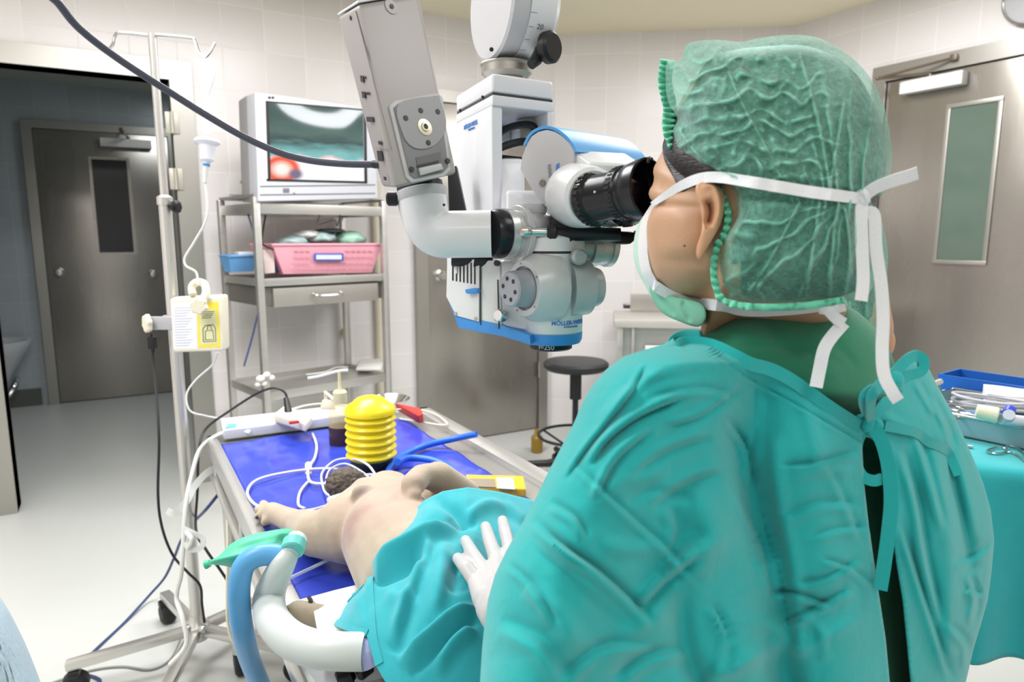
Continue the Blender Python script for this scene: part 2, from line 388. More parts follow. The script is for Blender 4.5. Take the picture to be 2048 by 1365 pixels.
def cut(mb, poly, snap=14.0, tmax=None):
    """open the surface inside an outline and tidy the cut edge"""
    bm = mb.bm; kill = []
    for f in bm.faces:
        x, y, t = proj(f.calc_center_median())
        if (tmax is None or t < tmax(x, y)) and pip(x, y, poly): kill.append(f)
    ks = set(kill); edge = set()
    for f in kill:
        for e in f.edges:
            if any(g not in ks for g in e.link_faces): edge.update(e.verts)
    edge = {v.index if False else v for v in edge}
    n = len(poly)
    mv = []
    for v in edge:
        x, y, t = proj(v.co); best = None
        for i in range(n):
            ax, ay = poly[i]; bx, by = poly[(i + 1) % n]; L2 = (bx - ax) ** 2 + (by - ay) ** 2
            k = max(0, min(1, ((x - ax) * (bx - ax) + (y - ay) * (by - ay)) / max(L2, 1e-9))); qx = ax + k * (bx - ax); qy = ay + k * (by - ay)
            d = math.hypot(x - qx, y - qy)
            if best is None or d < best[0]: best = (d, qx, qy)
        if best[0] < snap: mv.append((v, P(best[1], best[2], t)))
    for v, c in mv: v.co = c
    bmesh.ops.delete(bm, geom=kill, context='FACES')
    loose = [v for v in bm.verts if not v.link_faces]
    bmesh.ops.delete(bm, geom=loose, context='VERTS')
# =================================================================== ROOM
H = 2.5; YB = 3.75; XR = 3.6; X0 = -1.9; Y0 = -2.2; C1 = (2.474, 3.75); C2 = (3.6, 2.877)
TILE = tile_mat('wall_tile', (233, 228, 226), (244, 240, 236), off=(0.35, 0.1))
TILEX = tile_mat('wall_tile_side', (233, 228, 226), (244, 240, 236), rot=math.pi / 2, off=(0.2, 0.1))
cang = math.atan2(C2[1] - C1[1], C2[0] - C1[0])
TILEC = tile_mat('wall_tile_angled', (233, 228, 226), (244, 240, 236), rot=-cang, off=(0.1, 0.1))
FLOORM = mat('floor_vinyl', (206, 208, 203), 0.38, 0, 0.05, 1.6, 0.02, 90, rvar=0.06)
CEILM = mat('ceiling_paint', (242, 232, 204), 0.8, 0, 0.02, 2)
GAP = mat('gap_rubber', (34, 32, 30), 0.8)
struct(MB().prism([Vector((X0, Y0, -0.05)), Vector((XR, Y0, -0.05)), Vector((XR, C2[1], -0.05)), Vector((C1[0], C1[1], -0.05)), Vector((2.0, YB, -0.05)), Vector((2.0, 6.2, -0.05)), Vector((-2.6, 6.2, -0.05)), Vector((-2.6, YB, -0.05)), Vector((X0, YB, -0.05))], (0, 0, 0.05)), 'floor', FLOORM)
struct(MB().prism([Vector((X0, Y0, H)), Vector((XR, Y0, H)), Vector((XR, C2[1], H)), Vector((C1[0], C1[1], H)), Vector((X0, YB, H))], (0, 0, 0.06)), 'ceiling', CEILM)
DW = (-0.48, 0.285, 0.0, 2.0)                               # passage opening
struct(rect_hole(MB(), 'y', YB, 0.12, X0, C1[0] + 0.02, 0, H, [DW]), 'wall_back', TILE)
cdv = Vector((C2[0] - C1[0], C2[1] - C1[1], 0)); cn = Vector((-cdv.y, cdv.x, 0)).normalized()
struct(MB().prism([Vector((*C1, 0)), Vector((*C2, 0)), Vector((*C2, H)), Vector((*C1, H))], cn * 0.12), 'wall_angled', TILEC)
struct(rect_hole(MB(), 'x', XR, 0.12, Y0, C2[1], 0, H, []), 'wall_right', TILEX)
struct(MB().aabb((X0 - 0.12, Y0, 0), (X0, YB, H)), 'wall_left', TILEX)
struct(MB().aabb((X0, Y0 - 0.12, 0), (XR, Y0, H)), 'wall_front', TILE)
# passage behind
TILEP = tile_mat('passage_tile', (176, 184, 188), (190, 197, 200), off=(0.1, 0.1))
struct(rect_hole(MB(), 'y', 6.15, 0.1, -2.6, 2.0, 0, 2.36, []), 'wall_passage', TILEP)
struct(MB().aabb((-2.7, YB + 0.12, 0), (-2.6, 6.15, 2.36)), 'wall_passage_left', TILEP)
struct(MB().aabb((2.0, YB + 0.12, 0), (2.1, 6.15, 2.36)), 'wall_passage_right', TILEP)
struct(MB().aabb((-2.6, YB + 0.12, 2.36), (2.0, 6.15, 2.42)), 'ceiling_passage', mat('passage_ceiling_paint', (186, 192, 184), 0.8))
# steel frame round the passage opening
m = MB()
m.aabb((DW[0] - 0.09, YB - 0.012, 0), (DW[0], YB + 0.13, 2.09)); m.aabb((DW[1], YB - 0.012, 0), (DW[1] + 0.10, YB + 0.13, 2.09))
m.aabb((DW[0], YB - 0.012, 2.0), (DW[1], YB + 0.13, 2.09))
t1_ = struct(m, 'trim_1', STEELF)
for px, py in ((329, 245), (338, 358)):
    c = PY(px, py, YB - .012); m = MB(); m.aabb((DW[1] - .03, YB - .02, c.z - .05), (DW[1] + .03, YB - .012, c.z + .05), .002); m.cyl((DW[1] - .002, YB - .024, c.z - .05), (DW[1] - .002, YB - .024, c.z + .05), .009, seg=12); m.build('hinge', mat('hinge_ivory', (190, 186, 172), .4, .3), t1_)
struct(MB().aabb((X0, YB - 0.012, 0), (DW[0] - 0.09, YB - 0.001, 0.09), 0.003), 'baseboard_back', mat('baseboard_grey', (168, 166, 158), 0.5))
struct(MB().aabb((-2.6, 6.137, 0), (-0.56, 6.149, 0.13)), 'baseboard_passage', mat('baseboard_passage_m', (96, 98, 92), 0.6))
KNOB = mat('satin_steel', (196, 194, 188), 0.25, 0.95, 0.03)
def knob(par, o, n):
    m = MB(); m.lathe([(0.032, 0), (0.032, 0.006), (0.012, 0.012), (0.011, 0.035), (0.024, 0.042), (0.028, 0.055), (0.022, 0.068), (0.001, 0.07)], o, n, 28)
    m.build('door_knob', KNOB, par)
def closer(par, c, ex, n, arm_dir, arm_end, L=0.27, col=None):
    m = MB(); R = Matrix((ex, n, ZZ)).transposed()
    m.box(c + n * 0.03, (L, 0.055, 0.062), R, 0.004)
    m.build('door_closer', col or WHITE2, par)
    m = MB(); p = c + ex * (L * 0.05) + n * 0.03 + ZZ * 0.034
    m.tube([p, p + ZZ * 0.012], 0.012); q = p + ZZ * 0.014 + arm_dir * 0.24
    m.tube([p + ZZ * 0.014, q], 0.008, 8); m.tube([q, arm_end], 0.007, 8); m.ball(q, 0.011); m.box(arm_end, (0.03, 0.02, 0.03), R, 0.003)
    m.build('closer_arm', mat('closer_arm_bronze', (122, 110, 96), 0.4, 0.8), par)
# --- door 1 : far passage door
dl, dr, dt = -0.445, 0.42, 2.03
Y1 = 6.15
m = MB(); m.aabb((dl, Y1 - 0.03, 0.008), (dr, Y1 - 0.002, dt), 0.002); d1 = struct(m, 'door_1', STEELD)
m = MB()
m.aabb((dl - 0.07, Y1 - 0.045, 0), (dl - 0.005, Y1 - 0.001, dt + 0.06)); m.aabb((dr + 0.005, Y1 - 0.045, 0), (dr + 0.07, Y1 - 0.001, dt + 0.06)); m.aabb((dl - 0.005, Y1 - 0.045, dt + 0.004), (dr + 0.005, Y1 - 0.001, dt + 0.06))
struct(m, 'trim_2', STEELF)
a = PY(175, 318, Y1 - 0.03); b = PY(243, 505, Y1 - 0.03)
wx0, wx1, wz1, wz0 = -0.10, 0.13, a.z, b.z
m = MB()
for q in ((wx0 - .02, wz0 - .02, wx1 + .02, wz0), (wx0 - .02, wz1, wx1 + .02, wz1 + .02), (wx0 - .02, wz0, wx0, wz1), (wx1, wz0, wx1 + .02, wz1)):
    m.aabb((q[0], Y1 - 0.038, q[1]), (q[2], Y1 - 0.03, q[3]))
m.build('window_trim', STEELD, d1)
m = MB(); m.aabb((wx0, Y1 - 0.034, wz0), (wx1, Y1 - 0.031, wz1)); m.build('glass_pane', mat('dark_glass', (34, 37, 40), 0.12), d1)
knob(d1, Vector((dl + 0.075, Y1 - 0.03, 1.0)), Vector((0, -1, 0))); knob(d1, Vector((0.25, Y1 - 0.03, 0.97)), Vector((0, -1, 0)))
c = PY(252, 288, Y1 - 0.03)
closer(d1, Vector((c.x, Y1 - 0.03, c.z)), Vector((1, 0, 0)), Vector((0, -1, 0)), Vector((-0.15, -0.9, 0)), Vector((c.x - 0.02, Y1 - 0.05, dt + 0.03)), 0.34)
# --- door 2 : steel door in the back wall
dl, dr, dt = 1.58, 2.34, 2.02
m = MB(); m.aabb((dl, YB - 0.03, 0.008), (dr, YB - 0.002, dt), 0.002); d2 = struct(m, 'door_2', STEELD)
m = MB()
m.aabb((dl - 0.075, YB - 0.045, 0), (dl - 0.005, YB - 0.001, dt + 0.07)); m.aabb((dr + 0.005, YB - 0.045, 0), (dr + 0.07, YB - 0.001, dt + 0.07)); m.aabb((dl - 0.005, YB - 0.045, dt + 0.004), (dr + 0.005, YB - 0.001, dt + 0.07))
struct(m, 'trim_3', STEELF)
c = PY(853, 552, YB - 0.03); knob(d2, Vector((dl + 0.07, YB - 0.03, c.z)), Vector((0, -1, 0)))
m = MB()
for z in (0.35, 1.0, 1.7): m.cyl((dr + 0.002, YB - 0.05, z), (dr + 0.002, YB - 0.05, z + 0.1), 0.008, seg=12)
m.build('hinge', STEELF, d2)
# --- door 3 : steel door in the right wall
yt, yb_, dt = 2.25, 1.0, 2.06
XD = XR
m = MB(); m.aabb((XD - 0.03, yb_, 0.008), (XD - 0.002, yt, dt), 0.002); d3 = struct(m, 'door_3', STEELD)
m = MB()
m.aabb((XD - 0.045, yt + 0.006, 0), (XD - 0.001, yt + 0.08, dt + 0.085)); m.aabb((XD - 0.045, yb_ - 0.08, 0), (XD - 0.001, yb_ - 0.006, dt + 0.085)); m.aabb((XD - 0.045, yb_ - 0.006, dt + 0.006), (XD - 0.001, yt + 0.006, dt + 0.085))
struct(m, 'trim_4', STEELF)
a = PX(1903, 217, XD - 0.03); b = PX(1965, 522, XD - 0.03)
wy1, wy0, wz1, wz0 = a.y, b.y, a.z, b.z
m = MB()
for q in ((wy0 - .02, wz0 - .02, wy1 + .02, wz0), (wy0 - .02, wz1, wy1 + .02, wz1 + .02), (wy0 - .02, wz0, wy0, wz1), (wy1, wz0, wy1 + .02, wz1)):
    m.aabb((XD - 0.04, q[0], q[1]), (XD - 0.03, q[2], q[3]), 0.002)
m.build('window_trim', STEELF, d3)
m = MB(); m.aabb((XD - 0.034, wy0, wz0), (XD - 0.031, wy1, wz1)); m.build('glass_pane', mat('green_glass', (92, 108, 96), 0.09), d3)
c = PX(1872, 168, XD - 0.03)
closer(d3, Vector((XD - 0.03, c.y, c.z)), Vector((0, 1, 0)), Vector((-1, 0, 0)), Vector((-0.45, 0.85, 0.02)), Vector((XD - 0.06, c.y - 0.09, dt + 0.05)), 0.30)
# chrome-rimmed round fitting high on the right wall
c = PX(2072, -8, XR); m = MB(); m.lathe([(0.001, 0.03), (0.10, 0.028), (0.118, 0.02), (0.125, 0.004), (0.125, 0.0)], (XR - 0.002, c.y, c.z), (-1, 0, 0), 48)
fit = thing('wall_fitting', 'round chrome-rimmed fitting high on the tiled wall above the right door', 'fitting', (XR - 0.002, c.y, c.z))
m.build('face', LGREY, fit)
m = MB(); ring = [Vector((XR - 0.02, c.y + 0.118 * math.cos(a), c.z + 0.118 * math.sin(a))) for a in np.linspace(0, 2 * math.pi, 49)]
m.tube(ring, 0.009, 10, cap=False); m.build('rim', CHROME, fit)
# wash basin in the passage
bx = thing('wash_basin', 'white ceramic wash basin on the passage wall beside the far steel door', 'sink', (-0.83, 5.95, 0.22))
CER = mat('basin_ceramic', (206, 210, 214), 0.2, coat=0.3)
m = MB(); R_ = []
for k, (sx, sy, z) in enumerate(((.10, .08, .22), (.14, .12, .31), (.22, .19, .43), (.27, .22, .51), (.27, .22, .535), (.24, .19, .535), (.18, .14, .46), (.05, .05, .44))):
    R_.append([Vector((-0.83 + sx * math.cos(a), 5.92 + sy * math.sin(a), z)) for a in np.linspace(0, 2 * math.pi, 33)[:-1]])
m.rings(R_); m.build('bowl', CER, bx)
m = MB(); m.tube(cr([(-0.83, 6.1, 0.60), (-0.83, 6.02, 0.69), (-0.83, 5.93, 0.67), (-0.83, 5.92, 0.64)], 6), 0.012); m.build('tap', CHROME, bx)
m = MB(); m.tube(cr([(-0.83, 5.93, 0.27), (-0.83, 5.93, 0.2), (-0.75, 5.93, 0.13), (-0.70, 5.98, 0.2), (-0.70, 6.14, 0.22)], 6), 0.02); m.build('trap', CHROME, bx)
# socket with a red lamp on the back wall
c = PY(478, 372, YB); s = thing('wall_socket', 'white wall socket with a red switch behind the television', 'socket', (c.x, YB, c.z))
MB().aabb((c.x - .05, YB - .012, c.z - .045), (c.x + .05, YB, c.z + .045), 0.003).build('face_plate', WHITE2, s)
MB().aabb((c.x + .005, YB - .018, c.z + .01), (c.x + .03, YB - .012, c.z + .025), 0.001).build('switch', mat('red_switch', (190, 60, 50), 0.4), s)
# cabinet against the angled wall
cu = cdv.normalized(); cin = -cn
P1 = PZ(1240, 650, 0.80); Rm = Matrix((cu, cin, ZZ)).transposed()
cb0 = PZ(1228, 640, 0.82); cw = 0.95; cdp = 0.45
ctr = cb0 + cu * cw / 2 - cin * cdp / 2
cab = thing('instrument_cabinet', 'stainless steel cabinet with louvred front against the tiled wall behind the surgeon', 'cabinet', (ctr.x, ctr.y, 0))
m = MB(); m.box(Vector((ctr.x, ctr.y, 0.80)), (cw, cdp, 0.045), Rm, 0.006); m.build('worktop', mat('cabinet_top', (196, 192, 186), 0.4, 0.5), cab)
fx = ctr + cin * (cdp / 2 - 0.03)
m = MB()
for u in (-cw / 2 + .035, -cw / 2 + .105, cw / 2 - .035):
    q = ctr + cu * u + cin * (cdp / 2 - .03); m.box(Vector((q.x, q.y, 0.39)), (0.03 if u != -cw / 2 + .105 else .014, 0.03, 0.78), Rm, 0.002)
q = ctr - cin * (0.02); m.box(Vector((q.x, q.y, 0.42)), (cw - 0.05, cdp - 0.08, 0.70), Rm)
m.build('body', STEEL, cab)
m = MB(); q = fx + cu * 0.07
for k in range(16): m.box(Vector((q.x, q.y, 0.60 - k * 0.03)) + cin * 0.002, (cw - 0.2, 0.012, 0.02), Rm @ Matrix.Rotation(0.5, 3, 'X'), 0.001)
m.build('louvre_panel', mat('louvre_steel', (150, 146, 138), 0.4, 0.8), cab)
m = MB(); m.box(Vector((q.x, q.y, 0.655)) + cin * 0.004, (cw - 0.2, 0.02, 0.05), Rm, 0.004); m.build('drawer_front', WHITE2, cab)
m = MB(); q = ctr - cin * (cdp / 2 - .02); m.box(Vector((q.x, q.y, 0.875)) + cu * 0.05, (cw - 0.1, 0.015, 0.10), Rm, 0.002); m.build('back_rail', STEELF, cab)
q = PZ(1290, 614, 0.83); tr = thing('instrument_tray', 'flat dark-edged tray lying on the stainless cabinet top', 'tray', (q.x, q.y, 0.8235))
m = MB(); m.box(Vector((q.x, q.y, 0.833)), (0.27, 0.12, 0.018), Rm, 0.004); m.build('tray_body', mat('tray_dark', (70, 40, 40), 0.3, 0.2), tr)
m = MB(); m.box(Vector((q.x, q.y, 0.846)), (0.24, 0.10, 0.007), Rm, 0.002); m.build('contents', CHROME, tr)
# =================================================================== STOOL
q = PZ(1152, 722, 0.50); sx, sy = 0, 0
d_ = ray(1152, 722); tt = 3.5; sp = CAMP + d_ * tt; SH = sp.z
cx, cy = sp.x, sp.y
st = thing('stool', 'round black padded stool on castors with a foot ring near the angled wall', 'stool', (cx, cy, 0))
m = MB(); m.lathe([(0.001, SH - .045), (0.150, SH - .045), (0.166, SH - .03), (0.168, SH - .012), (0.155, SH - .001), (0.09, SH + 0.004), (0.001, SH + .003)], (cx, cy, 0), ZZ, 48); m.build('seat', mat('black_vinyl', (34, 34, 36), 0.45, bump=0.1, bs=150), st)
m = MB(); m.cyl((cx, cy, SH - .045), (cx, cy, SH - .20), 0.03); m.cyl((cx, cy, SH - .20), (cx, cy, 0.10), 0.015); m.cyl((cx, cy, 0.16), (cx, cy, 0.06), 0.03); m.build('column', DARK, st)
m = MB(); m.tube([Vector((cx + 0.19 * math.cos(a), cy + 0.19 * math.sin(a), 0.24)) for a in np.linspace(0, 2 * math.pi, 41)], 0.008, 8, cap=False)
for k in range(4):
    a = k * math.pi / 2 + .5; m.tube([(cx + .02 * math.cos(a), cy + .02 * math.sin(a), 0.16), (cx + 0.19 * math.cos(a), cy + 0.19 * math.sin(a), 0.24)], 0.006, 8)
m.build('foot_ring', DARK, st)
for k in range(5):
    a = 3.85 + k * 2 * math.pi / 5; e = Vector((math.cos(a), math.sin(a), 0)); m = MB()
    m.tube([Vector((cx, cy, .11)) + e * .02, Vector((cx, cy, .085)) + e * .14, Vector((cx, cy, .08)) + e * .28], 0.02, 10, radii=[.026, .02, .016])
    lg = m.build('leg', DARK, st)
    m = MB(); w_ = Vector((cx, cy, 0.028)) + e * .275; sd = Vector((-e.y, e.x, 0)); m.cyl(w_ - sd * .018, w_ + sd * .018, 0.027, seg=20, bev=.004); m.tube([w_ + ZZ * .02, w_ + ZZ * .055], .008); m.build('castor', RUBBER, lg)
q = PZ(1074, 885, 0.06); bt = thing('bottle', 'small amber brown bottle standing on the floor beside the stool', 'bottle', (q.x, q.y, 0))
MB().lathe([(0.001, 0), (.033, 0.003), (.035, .01), (.035, .09), (.02, .11), (.014, .115), (.014, .14), (.001, .14)], (q.x, q.y, 0), ZZ, 24).build('glass_body', mat('amber_glass', (150, 118, 40), 0.2), bt)
# =================================================================== RACK WITH TELEVISION
e1 = LD(.731, .682); e2 = LD(-.682, .731)
F = LD(-1.107, 3.0)                                         # front left post
RW, RD = .64, .40
rm = Matrix((e1, e2, ZZ)).transposed()
def rk(u, v, z): return F + e1 * u + e2 * v + ZZ * z
def zfor(px, py, base):                                     # height whose projection over a point of the floor plan falls on row py
    q = Vector((base.x, base.y, 0)); lat, dep = q.dot(RT), q.dot(FH)
    yc = (682.5 - py) / FPX; sp_, cp = math.sin(PITCH), math.cos(PITCH)
    # (dep*sp + h*cp)/(dep*cp - h*sp) = yc
    h = dep * (yc * cp - sp_) / (cp + yc * sp_); return CAMP.z + h
zt = zfor(515, 408, rk(0, 0, 0)); zm = zfor(520, 560, rk(0, 0, 0)); zl = zfor(545, 788, rk(0, 0, 0))
rack = thing('equipment_trolley', 'stainless steel shelf trolley with a drawer carrying the television', 'trolley', rk(RW / 2, RD / 2, 0))
for u in (0, RW):
    for v in (0, RD):
        m = MB(); m.box(rk(u, v, (zt + 0.03 + .07) / 2), (0.03, 0.03, zt + 0.03 - .07), rm, 0.003); p_ = m.build('post', STEEL, rack)
        m = MB(); w_ = rk(u, v, 0.036); m.cyl(w_ - e1 * .014, w_ + e1 * .014, 0.034, bev=.004); m.tube([w_, w_ + ZZ * .05], .01); m.build('castor', RUBBER, p_)
for nm, z, th in (('top_shelf', zt, .045), ('middle_shelf', zm, .035), ('lower_shelf', zl, .04)):
    m = MB(); m.box(rk(RW / 2, RD / 2, z - th / 2), (RW - .012, RD - .012, .004), rm)
    for u, v, a, b in ((RW / 2, 0, RW - .02, .008), (RW / 2, RD, RW - .02, .008), (0, RD / 2, .008, RD - .02), (RW, RD / 2, .008, RD - .02)):
        m.box(rk(u, v, z - th / 2 + .004), (a, b, th), rm, .002)
    m.build(nm, STEEL, rack)
m = MB()
for v in (0, RD): m.box(rk(0.0, v, zt + .02), (.02, .012, .02), rm)
m.box(rk(RW / 2, RD, zt + .035), (RW, .012, .012), rm); m.box(rk(0, RD / 2, zt + .035), (.012, RD, .012), rm); m.box(rk(RW, RD / 2, zt + .035), (.012, RD, .012), rm)
m.build('guard_rail', STEEL, rack)
m = MB(); m.box(rk(RW / 2, RD / 2 + .01, zm - .078), (RW - .02, RD - .02, .085), rm, .002); m.build('drawer_housing', mat('housing_steel', (140, 136, 130), .4, .7), rack)
m = MB(); m.box(rk(RW / 2 + .01, RD / 2 - .012, zm - .085), (RW - .1, RD - .03, .085), rm, .003); dw = m.build('drawer', mat('drawer_steel', (178, 174, 167), 0.42, 0.7), rack)
m = MB(); m.tube(cr([rk(.25, 0.002, zm - .075), rk(.255, -.028, zm - .082), rk(.32, -.036, zm - .084), rk(.385, -.028, zm - .082), rk(.39, .002, zm - .075)], 5), .006); m.build('handle', CHROME, dw)
# television
tv = thing('television', 'silver grey tube television showing a green surgical picture on the steel trolley', 'television', rk(.3, .18, zt))
TVM = mat('tv_silver', (196, 197, 202), 0.42, 0.1, 0.02); TVS = mat('tv_side_grey', (150, 148, 148), 0.55)
pl = Pl(rk(-.02, -.03, zt), rk(.6, -.03, zt), rk(-.02, -.03, zt + .4) + e2 * .012)
TL, TR_, BR, BL = pl.at(510, 184), pl.at(748, 216), pl.at(757, 398), pl.at(517, 404)
nb = e2
m = MB(); m.hexa([TL, TR_, BR, BL], [TL + nb * .09, TR_ + nb * .09, BR + nb * .09, BL + nb * .09], bev=.008)
sc0, sc1, sc2, sc3 = pl.at(537, 204), pl.at(726, 221), pl.at(728, 363), pl.at(541, 358)
m.build('front_bezel', TVM, tv)
m = MB(); c_ = (TL + TR_ + BR + BL) / 4
a_ = [q + nb * .088 for q in (TL, TR_, BR, BL)]; b_ = [c_ + (q - c_) * .62 + nb * .40 - ZZ * .03 for q in (TL, TR_, BR, BL)]
b1 = [c_ + (q - c_) * .97 + nb * .20 for q in (TL, TR_, BR, BL)]
m.hexa(a_, b1, bev=.006); m.hexa(b1, b_, bev=.006); m.build('rear_housing', TVS, tv)
scm = bpy.data.materials.new('tv_picture'); scm.use_nodes = True; nt = scm.node_tree; bs_ = nt.nodes['Principled BSDF']
uvn = nt.nodes.new('ShaderNodeUVMap'); sp3 = nt.nodes.new('ShaderNodeSeparateXYZ'); nt.links.new(uvn.outputs[0], sp3.inputs[0])
mpn = nt.nodes.new('ShaderNodeMapping'); mpn.inputs['Rotation'].default_value = (0, 0, 0.35); mpn.inputs['Scale'].default_value = (2.2, 6.5, 1); nt.links.new(uvn.outputs[0], mpn.inputs[0])
nzn = nt.nodes.new('ShaderNodeTexNoise'); nzn.inputs['Scale'].default_value = 1.3; nzn.inputs['Detail'].default_value = 3; nt.links.new(mpn.outputs[0], nzn.inputs['Vector'])
adn = nt.nodes.new('ShaderNodeMath'); adn.operation = 'MULTIPLY_ADD'; adn.inputs[1].default_value = 0.28; nt.links.new(nzn.outputs['Fac'], adn.inputs[0]); nt.links.new(sp3.outputs[1], adn.inputs[2])
rp = nt.nodes.new('ShaderNodeValToRGB'); nt.links.new(adn.outputs[0], rp.inputs[0])
els = rp.color_ramp.elements; els[0].position = 0.0; els[0].color = (1, 1, 1, 1); els[1].position = 1.0; els[1].color = (*s2l((66, 92, 88)), 1)
for pos, c in ((.40, (255, 250, 252)), (.44, (245, 200, 200)), (.47, (130, 195, 195)), (.56, (110, 165, 165)), (.66, (62, 84, 84)), (.75, (84, 112, 106))):
    e = els.new(pos); e.color = (*s2l(c), 1)
# red glow at lower left corner of the picture
vd = nt.nodes.new('ShaderNodeVectorMath'); vd.operation = 'DISTANCE'; vd.inputs[1].default_value = (.11, .13, 0); nt.links.new(uvn.outputs[0], vd.inputs[0])
mr = nt.nodes.new('ShaderNodeMapRange'); mr.inputs['From Min'].default_value = 0.05; mr.inputs['From Max'].default_value = 0.13; mr.inputs['To Min'].default_value = 0; mr.inputs['To Max'].default_value = 1; nt.links.new(vd.outputs['Value'], mr.inputs['Value'])
rr = nt.nodes.new('ShaderNodeValToRGB'); nt.links.new(mr.outputs[0], rr.inputs[0]); rr.color_ramp.elements[0].color = (1, .93, .85, 1); rr.color_ramp.elements[1].color = (.9, .12, .05, 1)
ms = nt.nodes.new('ShaderNodeMapRange'); ms.inputs['From Min'].default_value = 0.155; ms.inputs['From Max'].default_value = 0.20; nt.links.new(vd.outputs['Value'], ms.inputs['Value'])
mxx = nt.nodes.new('ShaderNodeMix'); mxx.data_type = 'RGBA'; nt.links.new(ms.outputs[0], mxx.inputs[0]); nt.links.new(rr.outputs[0], mxx.inputs[6]); nt.links.new(rp.outputs[0], mxx.inputs[7])
# dark instrument tip
vd2 = nt.nodes.new('ShaderNodeVectorMath'); vd2.operation = 'DISTANCE'; vd2.inputs[1].default_value = (.25, .07, 0); nt.links.new(uvn.outputs[0], vd2.inputs[0])
m2_ = nt.nodes.new('ShaderNodeMapRange'); m2_.inputs['From Min'].default_value = 0.04; m2_.inputs['From Max'].default_value = 0.09; nt.links.new(vd2.outputs['Value'], m2_.inputs['Value'])
mx2 = nt.nodes.new('ShaderNodeMix'); mx2.data_type = 'RGBA'; mx2.inputs[6].default_value = (*s2l((120, 110, 140)), 1); nt.links.new(m2_.outputs[0], mx2.inputs[0]); nt.links.new(mxx.outputs[2], mx2.inputs[7])
nt.links.new(mx2.outputs[2], bs_.inputs['Emission Color']); bs_.inputs['Emission Strength'].default_value = 1.25; bs_.inputs['Base Color'].default_value = (.01, .01, .01, 1); bs_.inputs['Roughness'].default_value = 0.08
m = MB(); N_ = 16; g = []
for j in range(N_ + 1):
    row = []
    for i in range(N_ + 1):
        u, v = i / N_, j / N_; q = (sc0 * (1 - u) + sc1 * u) * (1 - v) + (sc3 * (1 - u) + sc2 * u) * v
        row.append(m.bm.verts.new(q + pl.n * (0.001 + .010 * (1 - (2 * u - 1) ** 2) * (1 - (2 * v - 1) ** 2))))
    g.append(row)
uvl = m.bm.loops.layers.uv.new('UVMap')
for j in range(N_):
    for i in range(N_):
        f = m.bm.faces.new((g[j][i], g[j + 1][i], g[j + 1][i + 1], g[j][i + 1]))
        for lp, (a, b) in zip(f.loops, ((i, j), (i, j + 1), (i + 1, j + 1), (i + 1, j))): lp[uvl].uv = (a / N_, 1 - b / N_)
m.build('screen', scm, tv)
m = MB(); 
for q in ((pl.at(531, 202), pl.at(732, 219), pl.at(732, 222), pl.at(531, 205)), (pl.at(533, 358), pl.at(734, 363), pl.at(734, 367), pl.at(533, 362)), (pl.at(531, 202), pl.at(537, 203), pl.at(541, 362), pl.at(536, 362)), (pl.at(727, 219), pl.at(732, 219), pl.at(734, 366), pl.at(729, 366))): m.prism(q, pl.n * .003)
m.build('screen_surround', DARK, tv)
m = MB()
for y0_, y1_ in ((371, 373), (388, 390)): m.prism([pl.at(520, y0_ + 1), pl.at(750, y0_ - 2), pl.at(750, y1_ - 2), pl.at(520, y1_ + 1)], pl.n * .002)
m.prism([pl.at(566, 377), pl.at(578, 377), pl.at(578, 385), pl.at(566, 385)], pl.n * .003); m.cyl(pl.at(588, 387), pl.at(588, 387, .004), .004, seg=12)
m.build('control_strip', mat('tv_seam', (110, 110, 114), 0.5), tv)
m = MB()
for a_ in (536, 543): m.prism([pl.at(a_, 193), pl.at(a_ + 5, 193.5), pl.at(a_ + 5, 198), pl.at(a_, 197.5)], pl.n * .002)
m.build('badge', DARK, tv)
# pink basket
def basket(name, lab, tl, tr, br, bl, plane, depth, mcol, group=None):
    t = thing(name, lab, 'basket', plane.at((bl[0] + br[0]) / 2, bl[1]))
    q = [plane.at(*v) for v in (tl, tr, br, bl)]; bk = e2 * depth
    cbt = (q[0] + q[1] + q[2] + q[3]) / 4
    ins = e2 * 0.02
    b_ = [q[0] + bk, q[1] + bk, q[2] + bk - ins, q[3] + bk - ins]
    F_ = [q[0], q[1], q[2] + ins, q[3] + ins]
    m = MB()
    def wall(a, b, c, d):
        n = (b - a).cross(d - a).normalized(); m.prism([a, b, c, d], n * .0025)
    wall(F_[0], F_[1], F_[2], F_[3]); wall(b_[0], b_[1], b_[2], b_[3]); wall(F_[0], b_[0], b_[3], F_[3]); wall(F_[1], b_[1], b_[2], F_[2]); wall(F_[3], F_[2], b_[2], b_[3])
    m.build('basket_body', mcol, t)
    m = MB(); m.tube([F_[0], F_[1], b_[1], b_[0], F_[0]], .006, 8); m.build('rim', mcol, t)
    return t, q, b_
bp = Pl(rk(0, .03, zm), rk(.6, .03, zm), rk(0, .03, zm + .2))
pb, q4, bb4 = basket('plastic_basket', 'pink slotted plastic basket with a blue-edged label on the trolley middle shelf', (546, 490), (765, 489), (748, 546), (572, 549), bp, .26, mat('pink_plastic', (238, 168, 182), 0.45, alpha=.93))
m = MB()
for k in range(14):
    for r_ in range(4):
        x = 588 + k * 11.4; y = 501 + r_ * 11.0
        if 620 < x < 690 and y < 524: continue
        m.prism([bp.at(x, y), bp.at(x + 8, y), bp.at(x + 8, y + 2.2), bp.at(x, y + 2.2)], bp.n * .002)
m.build('slots', mat('pink_slot_shade', (205, 140, 152), 0.6), pb)  # slot strips in darker pink, shade inside the slots put into the colour
m = MB(); m.prism([bp.at(627, 507, .004), bp.at(686, 507, .004), bp.at(686, 522, .004), bp.at(627, 522, .004)], bp.n * .002, bev=.0008); lb = m.build('label_frame', mat('label_blue', (58, 84, 176), 0.5), pb)
m = MB(); m.prism([bp.at(631, 510, .0062), bp.at(682, 510, .0062), bp.at(682, 519, .0062), bp.at(631, 519, .0062)], bp.n * .0006)
